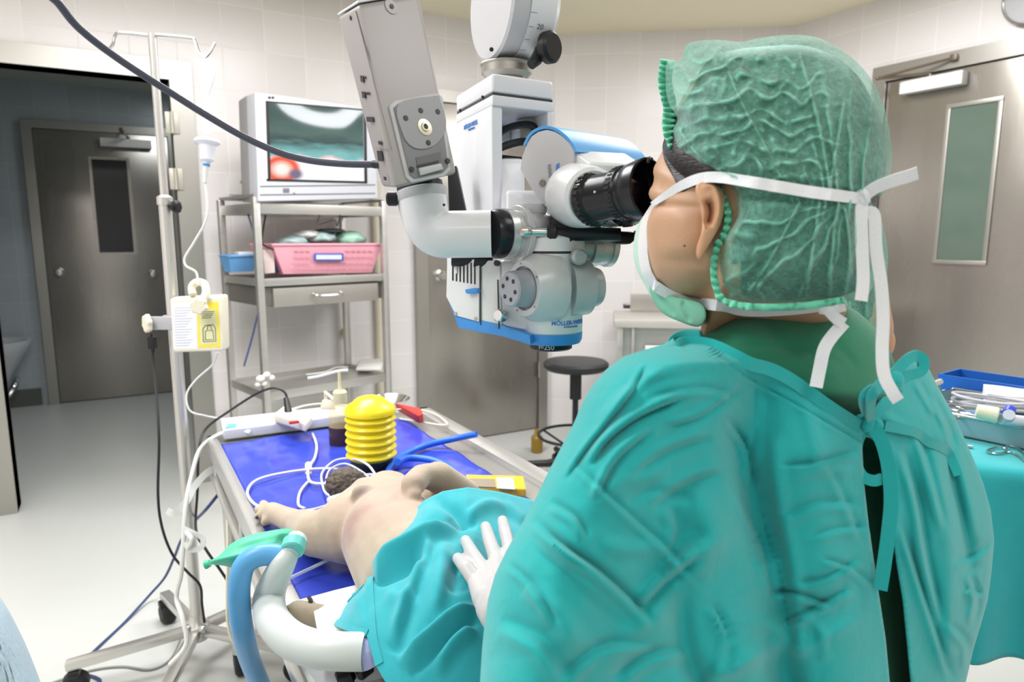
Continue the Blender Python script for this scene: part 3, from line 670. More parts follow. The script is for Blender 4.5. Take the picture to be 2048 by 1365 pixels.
m.build('label_card', mat('label_card', (205, 210, 232), 0.6), lb)
# plastic-wrapped packs heaped in the basket
PACK = mat('pack_film', (176, 200, 196), 0.25, 0, 0.2, 30, bump=0.5, bs=60, alpha=.85); PACKG = mat('pack_green', (168, 214, 190), 0.4, 0, 0.2, 30, bump=.4, bs=50); PACKK = mat('pack_dark', (58, 66, 68), 0.5, bump=.3)
for i, (px, py, sx_, sz_, mm, lab) in enumerate(((585, 484, .075, .03, PACK, 'clear film pack at the near left end of the pink basket'), (640, 476, .075, .035, PACK, 'grey film-wrapped pack heaped in the middle of the pink basket'), (700, 478, .08, .04, PACKG, 'pale green wrapped pack heaped at the right side of the pink basket'), (612, 470, .06, .025, WHITE2, 'white folded paper pack near the back of the pink basket'), (660, 462, .07, .012, PACKK, 'dark flat pack lying on top of the heap in the pink basket'))):
    c_ = Pl(rk(0, .13, zm), rk(.6, .13, zm), rk(0, .13, zm + .2)).at(px, py)
    m = MB(); b = bmesh.new(); bmesh.ops.create_icosphere(b, subdivisions=3, radius=1)
    for v in b.verts: v.co = v.co * (1 + .22 * mnoise(v.co * 2.2 + Vector((i * 7, 0, 0))))
    m._merge(b, Matrix.Translation(c_) @ rm.to_4x4() @ Matrix.Diagonal((sx_, .07, sz_, 1)))
    m.build('wrapped_pack', mm, label=lab, cat='pack', group='packs in the pink basket', sharp=180)
bb, q5, _ = basket('plastic_basket', 'small translucent blue basket on the trolley beside the left post', (459, 513), (513, 511), (511, 543), (466, 545), Pl(rk(0, .22, zm), rk(.6, .22, zm), rk(0, .22, zm + .2)), .12, mat('blue_clear_plastic', (110, 170, 222), 0.3, alpha=.85))
m = MB(); c_ = Pl(rk(0, .25, zm), rk(.6, .25, zm), rk(0, .25, zm + .2)).at(488, 508); m.box(c_, (.07, .05, .02), rm, .002); m.build('paper_packet', WHITE2, label='small white packet sticking out of the blue basket', cat='packet')
cpl = Pl(rk(0, .06, zm), rk(.6, .06, zm), rk(0, .06, zm + .2))
m = MB(); m.hexa([cpl.at(*v) for v in ((526, 500), (548, 500), (550, 546), (530, 548))], [cpl.at(*v) + e2 * .06 for v in ((526, 500), (548, 500), (550, 546), (530, 548))], bev=.001); m.build('carton', mat('carton_print', (226, 206, 200), 0.6, 0, .25, 25), label='upright pale printed carton between the trolley post and pink basket', cat='carton')
m = MB(); m.hexa([cpl.at(*v, .0) + e2 * .03 for v in ((551, 512), (566, 512), (570, 546), (553, 547))], [cpl.at(*v) + e2 * .09 for v in ((551, 512), (566, 512), (570, 546), (553, 547))], bev=.001); m.build('carton', mat('carton_navy', (58, 78, 128), 0.6), label='dark navy carton squeezed behind the left end of the pink basket', cat='carton')
# on the lower shelf
lp = Pl(rk(0, 0, zl), rk(RW, 0, zl), rk(0, RD, zl))
m = MB(); m.hexa([lp.at(*v) for v in ((712, 742), (763, 742), (768, 722), (722, 722))], [lp.at(*v) + ZZ * .012 for v in ((712, 742), (763, 742), (768, 722), (722, 722))], bev=.003); m.build('folded_cloth', mat('white_cloth', (232, 230, 224), 0.8, bump=.2), label='white folded cloth on the right end of the lower trolley shelf', cat='cloth')
c_ = lp.at(628, 748); m = MB(); m.tube(cr([lp.at(612, 754) + ZZ * .01, lp.at(650, 750) + ZZ * .012, lp.at(672, 742) + ZZ * .016, lp.at(696, 740) + ZZ * .012], 6), .006, 8); m.build('plastic_tube', TUBEW, label='short white plastic tube lying on the lower trolley shelf', cat='tube')
m = MB(); c_ = rk(.0, -.02, zl + .05); 
for k, (px, py) in enumerate(((521, 758), (533, 750), (543, 756), (528, 768), (515, 770))): m.ball(Pl(rk(0, -.012, zl), rk(.6, -.012, zl), rk(0, -.012, zl + .2)).at(px, py), .020 - .002 * k, (1, 1, .8))
m.build('coiled_lead', mat('lead_white', (228, 226, 220), 0.5), label='white bundled lead hung at the front left post of the trolley', cat='lead')
# cables on the trolley
def cable(pts, r, m_, lab, cat='cable', n=8, name='cable', group=None, seg=8, parent=None, cap=True):
    mb = MB(); mb.tube(cr(pts, n), r, seg)
    return mb.build(name, m_, parent) if parent else mb.build(name, m_, label=lab, cat=cat, group=group)
CBL = mat('cable_slate', (74, 76, 92), 0.45); CBK = mat('cable_black', (30, 30, 34), 0.45); CBB = mat('cable_navy', (62, 74, 122), 0.45)
bk = lambda x, y: P(x, y, 3.05)
cable([bk(496, 428), bk(508, 470), bk(522, 520), bk(520, 600), bk(508, 660), bk(488, 733)], .004, CBB, 'blue lead hanging behind the left post of the trolley')
cable([bk(531, 430), bk(524, 480), bk(530, 492), bk(548, 500)], .004, CBK, 'black lead hanging behind the pink basket beside the left post')
cable([bk(640, 430), bk(636, 448), bk(668, 440), bk(674, 452), bk(680, 430)], .003, CBK, 'black lead looping below the television shelf')
# ivory conduit on the back wall behind the trolley
a = PY(752, 400, YB - .03); m = MB(); m.cyl((a.x, YB - .028, .05), (a.x, YB - .028, a.z + .1), .024); m.build('wall_pipe', mat('pipe_ivory', (226, 218, 196), 0.5), label='vertical ivory pipe on the back wall behind the trolley right post', cat='pipe')
q = PY(690, 665, YB - .02); m = MB(); m.lathe([(.02, 0), (.02, .02), (.012, .03), (.012, .05)], (q.x, YB - .001, q.z), (0, -1, 0), 20); m.build('gas_outlet', mat('brass', (190, 170, 110), 0.35, 0.6), label='small brass outlet on the back wall seen through the trolley', cat='outlet')
# =================================================================== DRIP STAND
hub = PZ(395, 1258, 0.12); hx, hy = hub.x, hub.y
POLEM = mat('pole_steel', (212, 210, 205), 0.3, 0.75, 0.05, 5)
ivs = thing('drip_stand', 'tall stainless drip stand on five castors left of the operating table', 'drip stand', (hx, hy, 0))
hb = Vector((hx, hy, 0))
z1 = zfor(318, 395, hb); z2 = zfor(312, 68, hb)
MB().cyl((hx, hy, .1), (hx, hy, z1), .0165, seg=24).build('lower_pole', POLEM, ivs)
MB().cyl((hx, hy, z1 - .01), (hx, hy, z2), .0105, seg=20).build('upper_pole', POLEM, ivs)
m = MB(); m.lathe([(.001, z1 - .02), (.02, z1 - .02), (.02, z1), (.012, z1 + .006)], (hx, hy, 0), ZZ, 24); m.build('collar', POLEM, ivs)
kd = (RT * .9 - FH * .3).normalized(); m = MB(); o_ = Vector((hx, hy, z1 - .025)); m.cyl(o_ + kd * .015, o_ + kd * .03, .006); m.lathe([(.004, .028), (.016, .03), (.018, .04), (.01, .046)], o_, kd, 8); m.build('knob', DARK, ivs)
m = MB(); m.lathe([(.001, .09), (.03, .09), (.034, .1), (.034, .135), (.022, .15), (.018, .165)], (hx, hy, 0), ZZ, 28); hbp = m.build('hub', POLEM, ivs)
m = MB()
for s_ in (-1, 1): m.ball(Vector((hx, hy, .135)) + RT * (.022 * s_ + .008) - FH * .028, .013)
m.build('hub_bolt', CHROME, hbp)
tip = PZ(215, 1316, .09); a0 = math.atan2(tip.y - hy, tip.x - hx)
for k in range(5):
    a = a0 - k * 2 * math.pi / 5; e = Vector((math.cos(a), math.sin(a), 0)); L = .315; sd = Vector((-e.y, e.x, 0))
    R = Matrix((e, sd, ZZ)).transposed(); m = MB(); m.box(hb + e * (L / 2 + .02) + ZZ * .105, (L, .034, .026), R @ Matrix.Rotation(.09, 3, 'Y'), .007)
    lg = m.build('leg', POLEM, ivs)
    m = MB(); c = hb + e * (L + .0) + ZZ * .034; m.cyl(c - sd * .022, c + sd * .022, .034, seg=28, bev=.008); m.build('castor', RUBBER, lg)
    m = MB(); m.cyl(c + ZZ * .01, c + ZZ * .062, .010); m.box(c + ZZ * .035, (.03, .05, .02), R, .006); m.build('castor_fork', DARK, lg)
top = Vector((hx, hy, z2)); hd = RT
t_ = proj(top)[2]
hk = cr([P(300, 71, t_), P(250, 66, t_), P(232, 68, t_), P(226, 88, t_), P(219, 96, t_), P(210, 92, t_)], 6)
hk2 = cr([P(318, 70, t_), P(380, 76, t_), P(390, 82, t_), P(398, 105, t_), P(409, 114, t_), P(420, 104, t_), P(430, 86, t_)], 6)
m = MB(); m.tube(hk[::-1] + hk2, .0036, 8); m.build('hook_bar', CHROME, ivs)
# drip bag and set
t0 = t_; FL = mat('clear_film', (242, 243, 250), 0.12, 0, 0.02, alpha=.72)
top_ = P(411, 114, t0)
bagt = thing('drip_bag', 'clear half-empty drip bag hanging from the hook of the drip stand', 'drip bag', P(413, 300, t0))
m = MB(); inflate(m, [(389, 122), (411, 118), (436, 124), (433, 145), (424, 175), (419, 205), (420, 235), (424, 262), (414, 268), (403, 262), (405, 235), (405, 205), (399, 175), (391, 145)], (412, 195), lambda a, b: t0, .018, .018, 10, 48); m.build('bag', FL, bagt)
m = MB(); m.tube(cr([P(411, 114, t0), P(408, 120, t0), P(414, 124, t0)], 4), .003, 8); m.build('hanger', WHITE2, bagt)
m = MB(); m.lathe([(.001, 0), (.030, .003), (.032, .010), (.020, .018), (.018, .03), (.017, .055), (.010, .06)], P(414, 278, t0), -UP, 24); m.build('drip_chamber', mat('chamber_white', (244, 244, 248), 0.25, alpha=.9), bagt)
m = MB(); m.cyl(P(413, 322, t0), P(413, 330, t0), .008); m.cyl(P(412, 332, t0), P(410, 366, t0), .0075, .005); m.build('valve', mat('pale_valve', (226, 230, 222), .4), bagt)
m = MB(); m.cyl(P(413, 328, t0), P(413, 333, t0), .0085); m.build('blue_cap', BLUE, bagt)
cable([P(410, 366, t0), P(414, 400, t0), P(412, 440, t0), P(388, 485, t0), P(370, 515, t0), P(372, 532, t0), P(392, 545, t0), P(396, 570, t0)], .0028, TUBEW, 'thin drip line curling from the drip bag down to the white box', 'tube', name='drip_line')
cable([P(436, 706, 1.9), P(425, 730, 1.9), P(392, 760, 1.88), P(373, 790, 1.87), P(380, 822, 1.87), P(410, 832, 1.9), P(442, 838, 2.0)], .0026, TUBEW, 'thin tubing looping from below the white box to the operating table', 'tube', name='drip_line')
# white box with yellow instruction label
tb = 1.80
bx = thing('instruction_box', 'white plastic box with yellow instruction label clamped on the drip stand', 'box', P(402, 705, tb))
fp = Pl(P(340, 600, tb - .02), P(445, 600, tb), P(345, 700, tb - .02))
dv = (FH - RT * .16).normalized() * .06
q = [fp.at(*v) for v in ((339, 597), (446, 592), (449, 703), (346, 706))]
m = MB(); m.hexa(q, [v + dv for v in q], bev=.009); m.build('case', IVORY, bx)
m = MB(); m.prism([fp.at(*v) for v in ((343, 608), (392, 606), (395, 698), (348, 699))], fp.n * .0008); lbw = m.build('text_label', mat('paper_white', (240, 241, 246), .6), bx)
m = MB()
for k in range(15): m.prism([fp.at(348 + k * .2, 616 + k * 5.4, .001), fp.at(386 - (k % 4) * 4, 615 + k * 5.4, .001), fp.at(386 - (k % 4) * 4, 616.1 + k * 5.4, .001), fp.at(348 + k * .2, 617.1 + k * 5.4, .001)], fp.n * .0003)
m.build('print_lines', mat('print_grey', (186, 190, 206), .7), lbw)
m = MB(); m.prism([fp.at(*v) for v in ((394, 606), (436, 604), (441, 694), (397, 696))], fp.n * .0008); lby = m.build('yellow_label', mat('label_yellow', (246, 224, 70), .55), bx)
m = MB(); m.prism([fp.at(*v, .0008) for v in ((399, 620), (432, 619), (436, 688), (402, 690))], fp.n * .0004); m.build('diagram_panel', mat('label_pale_yellow', (226, 226, 178), .6), lby)
m = MB()
for k in range(4): m.prism([fp.at(404, 624 + k * 4, .0013), fp.at(429 - k * 2, 623 + k * 4, .0013), fp.at(429 - k * 2, 624.2 + k * 4, .0013), fp.at(404, 625.2 + k * 4, .0013)], fp.n * .0003)
for a in ([(407, 684), (406, 658), (411, 651), (427, 650), (431, 657), (432, 683), (407, 684)], [(411, 680), (411, 662), (426, 661), (428, 680), (411, 680)], [(415, 660), (415, 652), (422, 652), (423, 660)]): m.tube([fp.at(x, y, .0015) for x, y in a], .0009, 6)
m.build('diagram_drawing', mat('print_dark', (70, 74, 60), .7), lby)
cp = P(400, 616, tb - .03)
m = MB(); m.tube(cr([P(386, 590, tb - .01), P(384, 574, tb), P(394, 565, tb), P(408, 568, tb), P(412, 585, tb - .01), P(406, 600, tb - .02)], 6), .010, 12); m.build('strap_loop', IVORY, bx)
def starknob(par, c, n, r, m_, name='star_knob'):
    m = MB(); n = Vector(n).normalized(); a = n.orthogonal().normalized(); b = n.cross(a); R_ = []
    for h, s_ in ((0, .8), (.003, 1), (.012, 1), (.015, .85)):
        R_.append([Vector(c) + n * h + (a * math.cos(th) + b * math.sin(th)) * r * s_ * (1 + .10 * math.cos(6 * th)) for th in np.linspace(0, 2 * math.pi, 49)[:-1]])
    m.rings(R_); m.build(name, m_, par)
starknob(bx, P(401, 612, tb - .035), -FH, .021, IVORY)
cl = thing('pole_clamp', 'grey clamp with ivory star knob on the left of the drip stand pole', 'clamp', P(330, 645, 1.83))
m = MB(); pc = Vector((hx, hy, zfor(350, 645, hb))); RR = Matrix((RT, FH, ZZ)).transposed(); m.box(pc - RT * .02 - FH * .018, (.085, .012, .036), RR, .003); m.box(pc - RT * .01 + FH * .012, (.05, .012, .036), RR, .003); m.build('bracket', mat('clamp_grey', (188, 188, 194), .45, .2), cl)
starknob(cl, pc - RT * .055 - FH * .02, -RT * .7 - FH * .7, .024, IVORY)
# loose leads around the stand
pk = cable([P(302, 668, 1.86), P(306, 720, 1.86), P(312, 780, 1.84), P(318, 880, 1.8), P(316, 990, 1.8), P(324, 1055, 1.82), P(345, 1110, 1.84), P(375, 1145, 1.84), P(400, 1172, 1.85), P(404, 1210, 1.87), P(409, 1246, 1.88)], .0035, CBK, 'black power lead with a plug hanging down beside the drip stand', 'cable', name='power_lead')
m = MB(); m.box(P(305, 686, 1.86), (.02, .018, .034), RR, .004); m.cyl(P(305, 697, 1.86), P(306, 706, 1.86), .006, .004); m.build('plug', DARK, pk)
cable([P(575, 800, 2.0), P(568, 784, 2.0), P(545, 777, 2.0), P(510, 790, 2.0), P(460, 822, 1.98), P(412, 858, 1.95), P(398, 900, 1.9), P(395, 980, 1.86), P(392, 1060, 1.8), P(412, 1100, 1.75), P(440, 1140, 1.75), P(458, 1170, 1.76), P(462, 1200, 1.78)], .0035, CBK, 'black lead arching from the white case over the table corner to the floor', 'cable', name='power_lead')
m = MB(); m.cyl(P(572, 797, 2.0), P(578, 832, 1.97), .007, .012); m.build('lead_plug', DARK, label='black plug standing in the long white case on the table', cat='plug')
fl = lambda x, y, z=.005: PZ(x, y, z)
cable([P(440, 985, 1.9), P(410, 1022, 1.86), fl(385, 1048, .35), fl(362, 1082, .26), fl(350, 1112, .19), fl(330, 1155, .10), fl(300, 1190, .03), fl(250, 1245), fl(200, 1292), fl(145, 1345), fl(138, 1365), fl(150, 1390), fl(200, 1365), fl(175, 1352), fl(150, 1365), fl(120, 1400)], .0045, CBB, 'navy blue cable sweeping across the floor to the lower corner')
cable([fl(100, 1368), fl(180, 1342), fl(245, 1334), fl(300, 1340), fl(340, 1320), fl(365, 1270, .03)], .0032, mat('cable_grey', (150, 152, 148), .5), 'grey lead lying on the floor around the stand castor')
cable([P(500, 866, 1.93), P(468, 862, 1.93), P(430, 874, 1.9), P(400, 900, 1.88), P(384, 950, 1.84), P(372, 1010, 1.8), P(366, 1100, 1.78), P(362, 1150, 1.78), P(353, 1195, 1.79), P(366, 1240, 1.76), P(372, 1290, 1.75), P(340, 1330, 1.74)], .0062, TUBEW, 'white hose hanging from the table corner down the drip stand', 'hose', name='hose')
cable([P(455, 1040, 1.7), P(456, 1100, 1.68), P(454, 1180, 1.68), P(456, 1250, 1.7), P(470, 1288, 1.72), P(490, 1270, 1.75)], .0035, IVORY, 'thin cream lead hanging beside the table edge')
m = MB(); m.ribbon(cr([P(434, 936, 1.86), P(412, 948, 1.84), P(388, 975, 1.82), P(372, 1005, 1.8), P(350, 1028, 1.79), P(334, 1022, 1.79)], 6), .018, -FH + RT * .3); 
m.build('tie_strap', mat('strap_white', (226, 228, 224), .7), label='white cloth strap tied from the table corner to the stand', cat='strap')
m = MB()
m.ribbon(cr([P(366, 1058, 1.76), P(385, 1066, 1.75), P(405, 1078, 1.75), P(402, 1096, 1.75), P(380, 1100, 1.75), P(370, 1085, 1.75)], 6), .014, -FH); m.tube(cr([P(372, 1065, 1.75), P(384, 1080, 1.74), P(376, 1098, 1.75)], 6), .006)
m.build('tie_strap', MC['strap_white'], label='white knotted strap wound round the lower stand pole', cat='strap')
# =================================================================== OPERATING TABLE
TZ = 0.70; TX0, TX1, TY1, TY0 = .205, .81, 2.02, .56
tab = thing('operating_table', 'stainless steel operating table carrying the dog', 'operating table', ((TX0 + TX1) / 2, (TY0 + TY1) / 2, 0))
m = MB(); m.aabb((TX0, TY0, TZ - .025), (TX1, TY1, TZ - .002), .003); m.build('table_top', STEEL, tab)
m = MB()
for lo, hi in (((TX0 - .022, TY0 - .02, TZ - .035), (TX0 + .004, TY1 + .02, TZ + .012)), ((TX1 - .004, TY0 - .02, TZ - .035), (TX1 + .045, TY1 + .02, TZ + .012)), ((TX0 - .022, TY1 - .004, TZ - .035), (TX1 + .045, TY1 + .022, TZ + .012)), ((TX0 - .022, TY0 - .022, TZ - .035), (TX1 + .045, TY0 + .004, TZ + .012))): m.aabb(lo, hi, .004)
m.build('rim', mat('rim_steel', (214, 213, 210), .28, .7, .05), tab)
m = MB(); m.tube([(TX0 - .012, TY0, TZ - .085), (TX0 - .012, TY1, TZ - .085)], .014, 12); m.tube([(TX1 + .03, TY0, TZ - .085), (TX1 + .03, TY1, TZ - .085)], .014, 12)
for y in (TY0 + .1, 1.0, 1.5, TY1 - .08):
    for x in (TX0 - .012, TX1 + .03): m.cyl((x, y, TZ - .09), (x, y, TZ - .03), .007, seg=10)
m.build('side_rail', POLEM, tab)
for x in (TX0 + .02, TX1):
    for y in (TY0 + .15, TY1 - .04):
        m = MB(); m.cyl((x, y, .07), (x, y, TZ - .03), .019, seg=20); lg = m.build('leg', POLEM, tab)
        m = MB(); m.cyl((x - .015, y, .035), (x + .015, y, .035), .035, bev=.006); m.cyl((x, y, .035), (x, y, .08), .01); m.build('castor', RUBBER, lg)
m = MB()
m.tube([(TX0 + .02, TY0 + .15, .2), (TX0 + .02, TY1 - .04, .2)], .014); m.tube([(TX1, TY0 + .15, .2), (TX1, TY1 - .04, .2)], .014); m.tube([(TX0 + .02, 1.3, .2), (TX1, 1.3, .2)], .014)
m.build('lower_frame', POLEM, tab)
# blue mat : soft vinyl sheet with low waves
mx0, my1 = PZ(438, 890, TZ + .006).x, PZ(438, 890, TZ + .006).y; mx1 = PZ(985, 950, TZ + .006).x; my0 = PZ(590, 1185, TZ + .006).y
m = MB(); nx, ny = 50, 80; G = []
for j in range(ny + 1):
    for i in range(nx + 1):
        x = mx0 + (mx1 - mx0) * i / nx; y = my0 - .09 + (my1 - my0 + .09) * j / ny
        h = .004 * mnoise(Vector((x * 7, y * 6, 0))) + .0035 * mnoise(Vector((x * 20, y * 14, 3))) + .0012 * abs(mnoise(Vector((x * 40, y * 60, 5))))
        G.append(Vector((x, y, TZ + .006 + h)))
m.add(G, [(j * (nx + 1) + i, j * (nx + 1) + i + 1, (j + 1) * (nx + 1) + i + 1, (j + 1) * (nx + 1) + i) for j in range(ny) for i in range(nx)])
o = m.build('table_mat', mat('blue_vinyl', (52, 70, 184), .2, 0, .06, 6, .12, 24, spec=.6), label='royal blue vinyl mat under the dog on the operating table', cat='mat'); solid(o, .003, -1)
# white absorbent pad near end
def sheet(name, quad, z, nx, ny, amp, sc, m_, th=.0025, **kw):
    mb = MB(); G = []
    for j in range(ny + 1):
        for i in range(nx + 1):
            u, v = i / nx, j / ny; px = (quad[0][0] * (1 - u) + quad[1][0] * u) * (1 - v) + (quad[3][0] * (1 - u) + quad[2][0] * u) * v
            py = (quad[0][1] * (1 - u) + quad[1][1] * u) * (1 - v) + (quad[3][1] * (1 - u) + quad[2][1] * u) * v
            q = PZ(px, py, z); G.append(q + ZZ * amp * (mnoise(q * sc) + .4 * mnoise(q * sc * 2.7)))
    mb.add(G, [(j * (nx + 1) + i, j * (nx + 1) + i + 1, (j + 1) * (nx + 1) + i + 1, (j + 1) * (nx + 1) + i) for j in range(ny) for i in range(nx)])
    o = mb.build(name, m_, **kw); solid(o, th, -1 if th > .01 else 0); return o
PAD = mat('absorbent_white', (240, 240, 242), .85, 0, .02, bump=.15, bs=200)
sheet('absorbent_pad', [(556, 1212), (722, 1168), (900, 1300), (650, 1340)], TZ + .045, 40, 30, .004, 9, PAD, th=.04, label='white absorbent pad under the breathing tube on the table', cat='pad')
# --- things on the far end of the table
tz = TZ
zz = tz + .004
m = MB(); q = [PZ(x, y, zz) for x, y in ((447, 882), (727, 846), (715, 826), (441, 858))]; wc = thing('flat_case', 'long flat white case with a blue sticker on the far end of the table', 'case', (q[0] + q[2]) / 2)
m.hexa(q, [v + ZZ * .032 for v in q], bev=.008); m.build('body', mat('case_white', (232, 234, 242), .35), wc)
m = MB(); q = [PZ(x, y, zz + .0325) for x, y in ((450, 858), (472, 855), (474, 848), (456, 849))]; m.hexa(q, [v + ZZ * .0015 for v in q]); m.build('sticker', mat('sticker_blue', (112, 190, 226), .5), wc)
m = MB(); q = [PZ(x, y, zz + .034) for x, y in ((548, 846), (612, 866), (626, 850), (570, 828))]; ib = thing('switch_box', 'ivory hand switch box with a red button lying on the white case', 'switch box', (q[0] + q[2]) / 2)
m.hexa(q, [v + ZZ * .028 for v in q], bev=.007); m.build('body', IVORY, ib)
m = MB(); c = PZ(588, 845, zz + .063); m.box(c, (.026, .014, .006), None, .001); m.build('button', mat('red_button', (214, 50, 44), .35), ib)
m = MB(); m.tube([P(652, 818, 2.03), P(651, 785, 2.02), P(668, 800, 2.0)], .005, 8); m.hexa([P(645, 800, 2.02), P(668, 800, 2.0), P(672, 820, 2.0), P(640, 820, 2.02)], [P(645, 800, 2.04), P(668, 800, 2.02), P(672, 820, 2.02), P(640, 820, 2.04)], bev=.003)
m.build('lead_clip', IVORY, label='ivory clip leaning against the wound bottle on the table', cat='clip')
# bottle
q = PZ(684, 889, tz + .004); tq = proj(q)[2]; px2m = tq / FPX
bt = thing('squeeze_bottle', 'translucent yellow squeeze bottle half full of brown antiseptic', 'bottle', q)
r = 24.5 * px2m; hh = 92 * px2m
BOT = mat('bottle_ldpe', (226, 212, 140), .35, 0, .03, alpha=.42); prof = [(.001, 0), (r - .002, .001), (r, .006), (r, hh * .62), (r * .97, hh * .72), (r * .62, hh * .9), (r * .5, hh * .93)]
MB().lathe(prof, q, ZZ, 36).build('bottle_body', BOT, bt)
MB().lathe([(.001, .001), (r - .001, .0008), (r + .0004, .006), (r + .0004, hh * .42), (.001, hh * .42)], q, ZZ, 36).build('liquid', mat('brown_antiseptic', (70, 48, 46), .25), bt)
m = MB(); m.lathe([(r * .55, hh * .93), (r * .56, hh * .94), (r * .56, hh * 1.16), (r * .45, hh * 1.2), (.001, hh * 1.2)], q, ZZ, 28); m.lathe([(.006, hh * 1.2), (.0045, hh * 1.25), (.004, hh * 1.62)], q, ZZ, 14); m.build('nozzle_cap', mat('nozzle_ldpe', (228, 222, 176), .35), bt)
tq2 = tq - .01; m = MB(); m.tube(cr([P(616, 757, tq2), P(640, 753, tq2), P(664, 746, tq2), P(682, 742, tq2), P(696, 741, tq2)], 5), .004, 8); m.build('spout_tube', TUBEW, bt)
# yellow foot pump
q = PZ(744, 936, tz + .008); tq = proj(q)[2]; k = tq / FPX; r = 50 * k
fp_ = thing('foot_pump', 'yellow ribbed bellows foot pump on a black base on the blue mat', 'pump', q)
m = MB(); m.lathe([(.001, 0), (r * .80, 0), (r * .83, .003), (r * .83, 24 * k), (r * .8, 27 * k), (.001, 27 * k)], q, ZZ, 48); m.build('base', mat('pump_base_black', (26, 28, 32), .4), fp_)
pr = [(r * .8, 22 * k)]; h = 22 * k; st_ = 14.6 * k
for i in range(6):
    pr += [(r * .86, h), (r * .97, h + st_ * .32), (r * 1.0, h + st_ * .5), (r * .97, h + st_ * .68), (r * .86, h + st_ * .98)]; h += st_
pr += [(r * .86, h), (r * 1.0, h + .004), (r * 1.0, h + .010), (r * .92, h + .022), (r * .72, h + .030), (r * .5, h + .041), (r * .3, h + .045), (.001, h + .046)]
MB().lathe(pr, q, ZZ, 56).build('bellows', mat('pump_yellow', (250, 224, 26), .38, 0, .03, coat=.2), fp_)
zt_ = tz + .018
cable([PZ(953, 869, tz + .05), PZ(905, 879, tz + .03), PZ(850, 892, tz + .02), PZ(805, 912, zt_), PZ(781, 935, zt_), PZ(776, 965, zt_), PZ(795, 990, zt_), PZ(850, 1000, zt_), PZ(905, 985, zt_), PZ(917, 962, zt_), PZ(900, 937, zt_), PZ(860, 920, zt_ + .008), PZ(815, 917, zt_ + .01), PZ(795, 925, zt_ + .02)], .0085, mat('pump_hose_blue', (44, 112, 226), .35), 'blue rubber hose curled on the mat beside the yellow pump', 'hose', name='hose', seg=14)
# red scoop and steel bowl at the far right corner
c_ = PZ(820, 824, tz + .03); m = MB(); q = [PZ(x, y, tz + .05) for x, y in ((790, 806), (842, 817), (846, 828), (836, 832))]; m.hexa(q, [v - ZZ * .03 + FH * .02 for v in q], bev=.004); m.build('plastic_scoop', mat('scoop_red', (206, 50, 40), .4), label='red plastic scoop behind the far right table corner', cat='scoop')
c_ = PZ(778, 815, tz + .004); m = MB(); m.lathe([(.001, 0), (.04, 0), (.062, .022), (.07, .030), (.068, .031), (.058, .022), (.038, .004), (.001, .003)], c_, ZZ, 40); m.build('steel_bowl', CHROME, label='shallow steel bowl at the far right corner of the table', cat='bowl')
cable([PZ(792, 820, tz + .04), PZ(830, 819, tz + .03), PZ(868, 828, tz + .02), PZ(893, 846, tz + .02), PZ(886, 851, tz + .02), PZ(850, 846, tz + .02), PZ(800, 838, tz + .015)], .0028, IVORY, 'cream lead looping over the far right rim of the table')
cable([PZ(575, 822, tz + .05), PZ(610, 812, tz + .04), PZ(650, 808, tz + .04), PZ(700, 812, tz + .04)], .003, IVORY, 'cream lead running along the far end of the table behind the bottle')
# monitoring leads on the mat
LW = mat('lead_offwhite', (222, 222, 222), .4)
z_ = tz + .016
cable([PZ(625, 868, z_), PZ(633, 890, z_), PZ(630, 915, z_), PZ(618, 935, z_), PZ(616, 950, z_), PZ(622, 965, z_), PZ(650, 968, z_), PZ(700, 960, z_), PZ(740, 950, z_ + .03), PZ(757, 962, z_ + .08), PZ(735, 990, z_ + .1)], .0034, LW, 'white monitor lead running from the ivory box over the mat to the dog', 'cable', name='monitor_lead')
m = MB(); m.tube([P(617, 929, 1.66), P(617, 952, 1.63)], .0085, 12); m.build('lead_joint', mat('joint_white', (234, 234, 232), .4), label='white joint on the monitor lead on the blue mat', cat='connector')
cable([PZ(700, 940, z_), PZ(640, 938, z_), PZ(570, 946, z_), PZ(515, 960, z_), PZ(495, 982, z_), PZ(503, 1003, z_), PZ(525, 1016, z_ + .008), PZ(570, 1022, z_ + .01), PZ(620, 1021, z_), PZ(665, 1008, z_ + .02), PZ(690, 1000, z_ + .06)], .0030, LW, 'white lead forming the widest loop on the blue mat around the hind paw', 'cable', name='monitor_lead')
cable([PZ(615, 965, z_), PZ(600, 985, z_), PZ(597, 1010, z_), PZ(610, 1018, z_)], .0030, LW, 'short curved white lead beside the hind paw', 'cable', name='monitor_lead')
cable([PZ(752, 952, z_ + .05), PZ(735, 930, z_ + .05), PZ(705, 918, z_ + .03), PZ(670, 922, z_), PZ(645, 945, z_), PZ(645, 970, z_), PZ(655, 990, z_ + .01), PZ(690, 1000, z_ + .06)], .0026, LW, 'thin white lead making the small tight loop below the pump', 'cable', name='monitor_lead')
cable([PZ(745, 965, z_ + .08), PZ(725, 945, z_ + .05), PZ(690, 928, z_ + .02), PZ(660, 940, z_), PZ(652, 965, z_), PZ(662, 985, z_ + .01), PZ(700, 1003, z_ + .07)], .0022, LW, 'thinnest white lead inside the small loop below the pump', 'cable', name='monitor_lead')
m = MB(); m.tube([P(660, 1002, 1.30), P(706, 988, 1.27)], .008, 10); m.build('sensor_clip', mat('sensor_white', (226, 222, 214), .45), label='white sensor clip held against the dark skin of the dog', cat='sensor')
m = MB(); q = [PZ(x, y, tz + .012) for x, y in ((932, 966), (1047, 969), (1052, 996), (934, 992))]; yb = thing('yellow_device', 'flat yellow device with a grey window and white sticker at the drape edge', 'device', (q[0] + q[2]) / 2)
m.hexa(q, [v + ZZ * .02 for v in q], bev=.004); m.build('body', mat('device_yellow', (244, 190, 50), .4), yb)
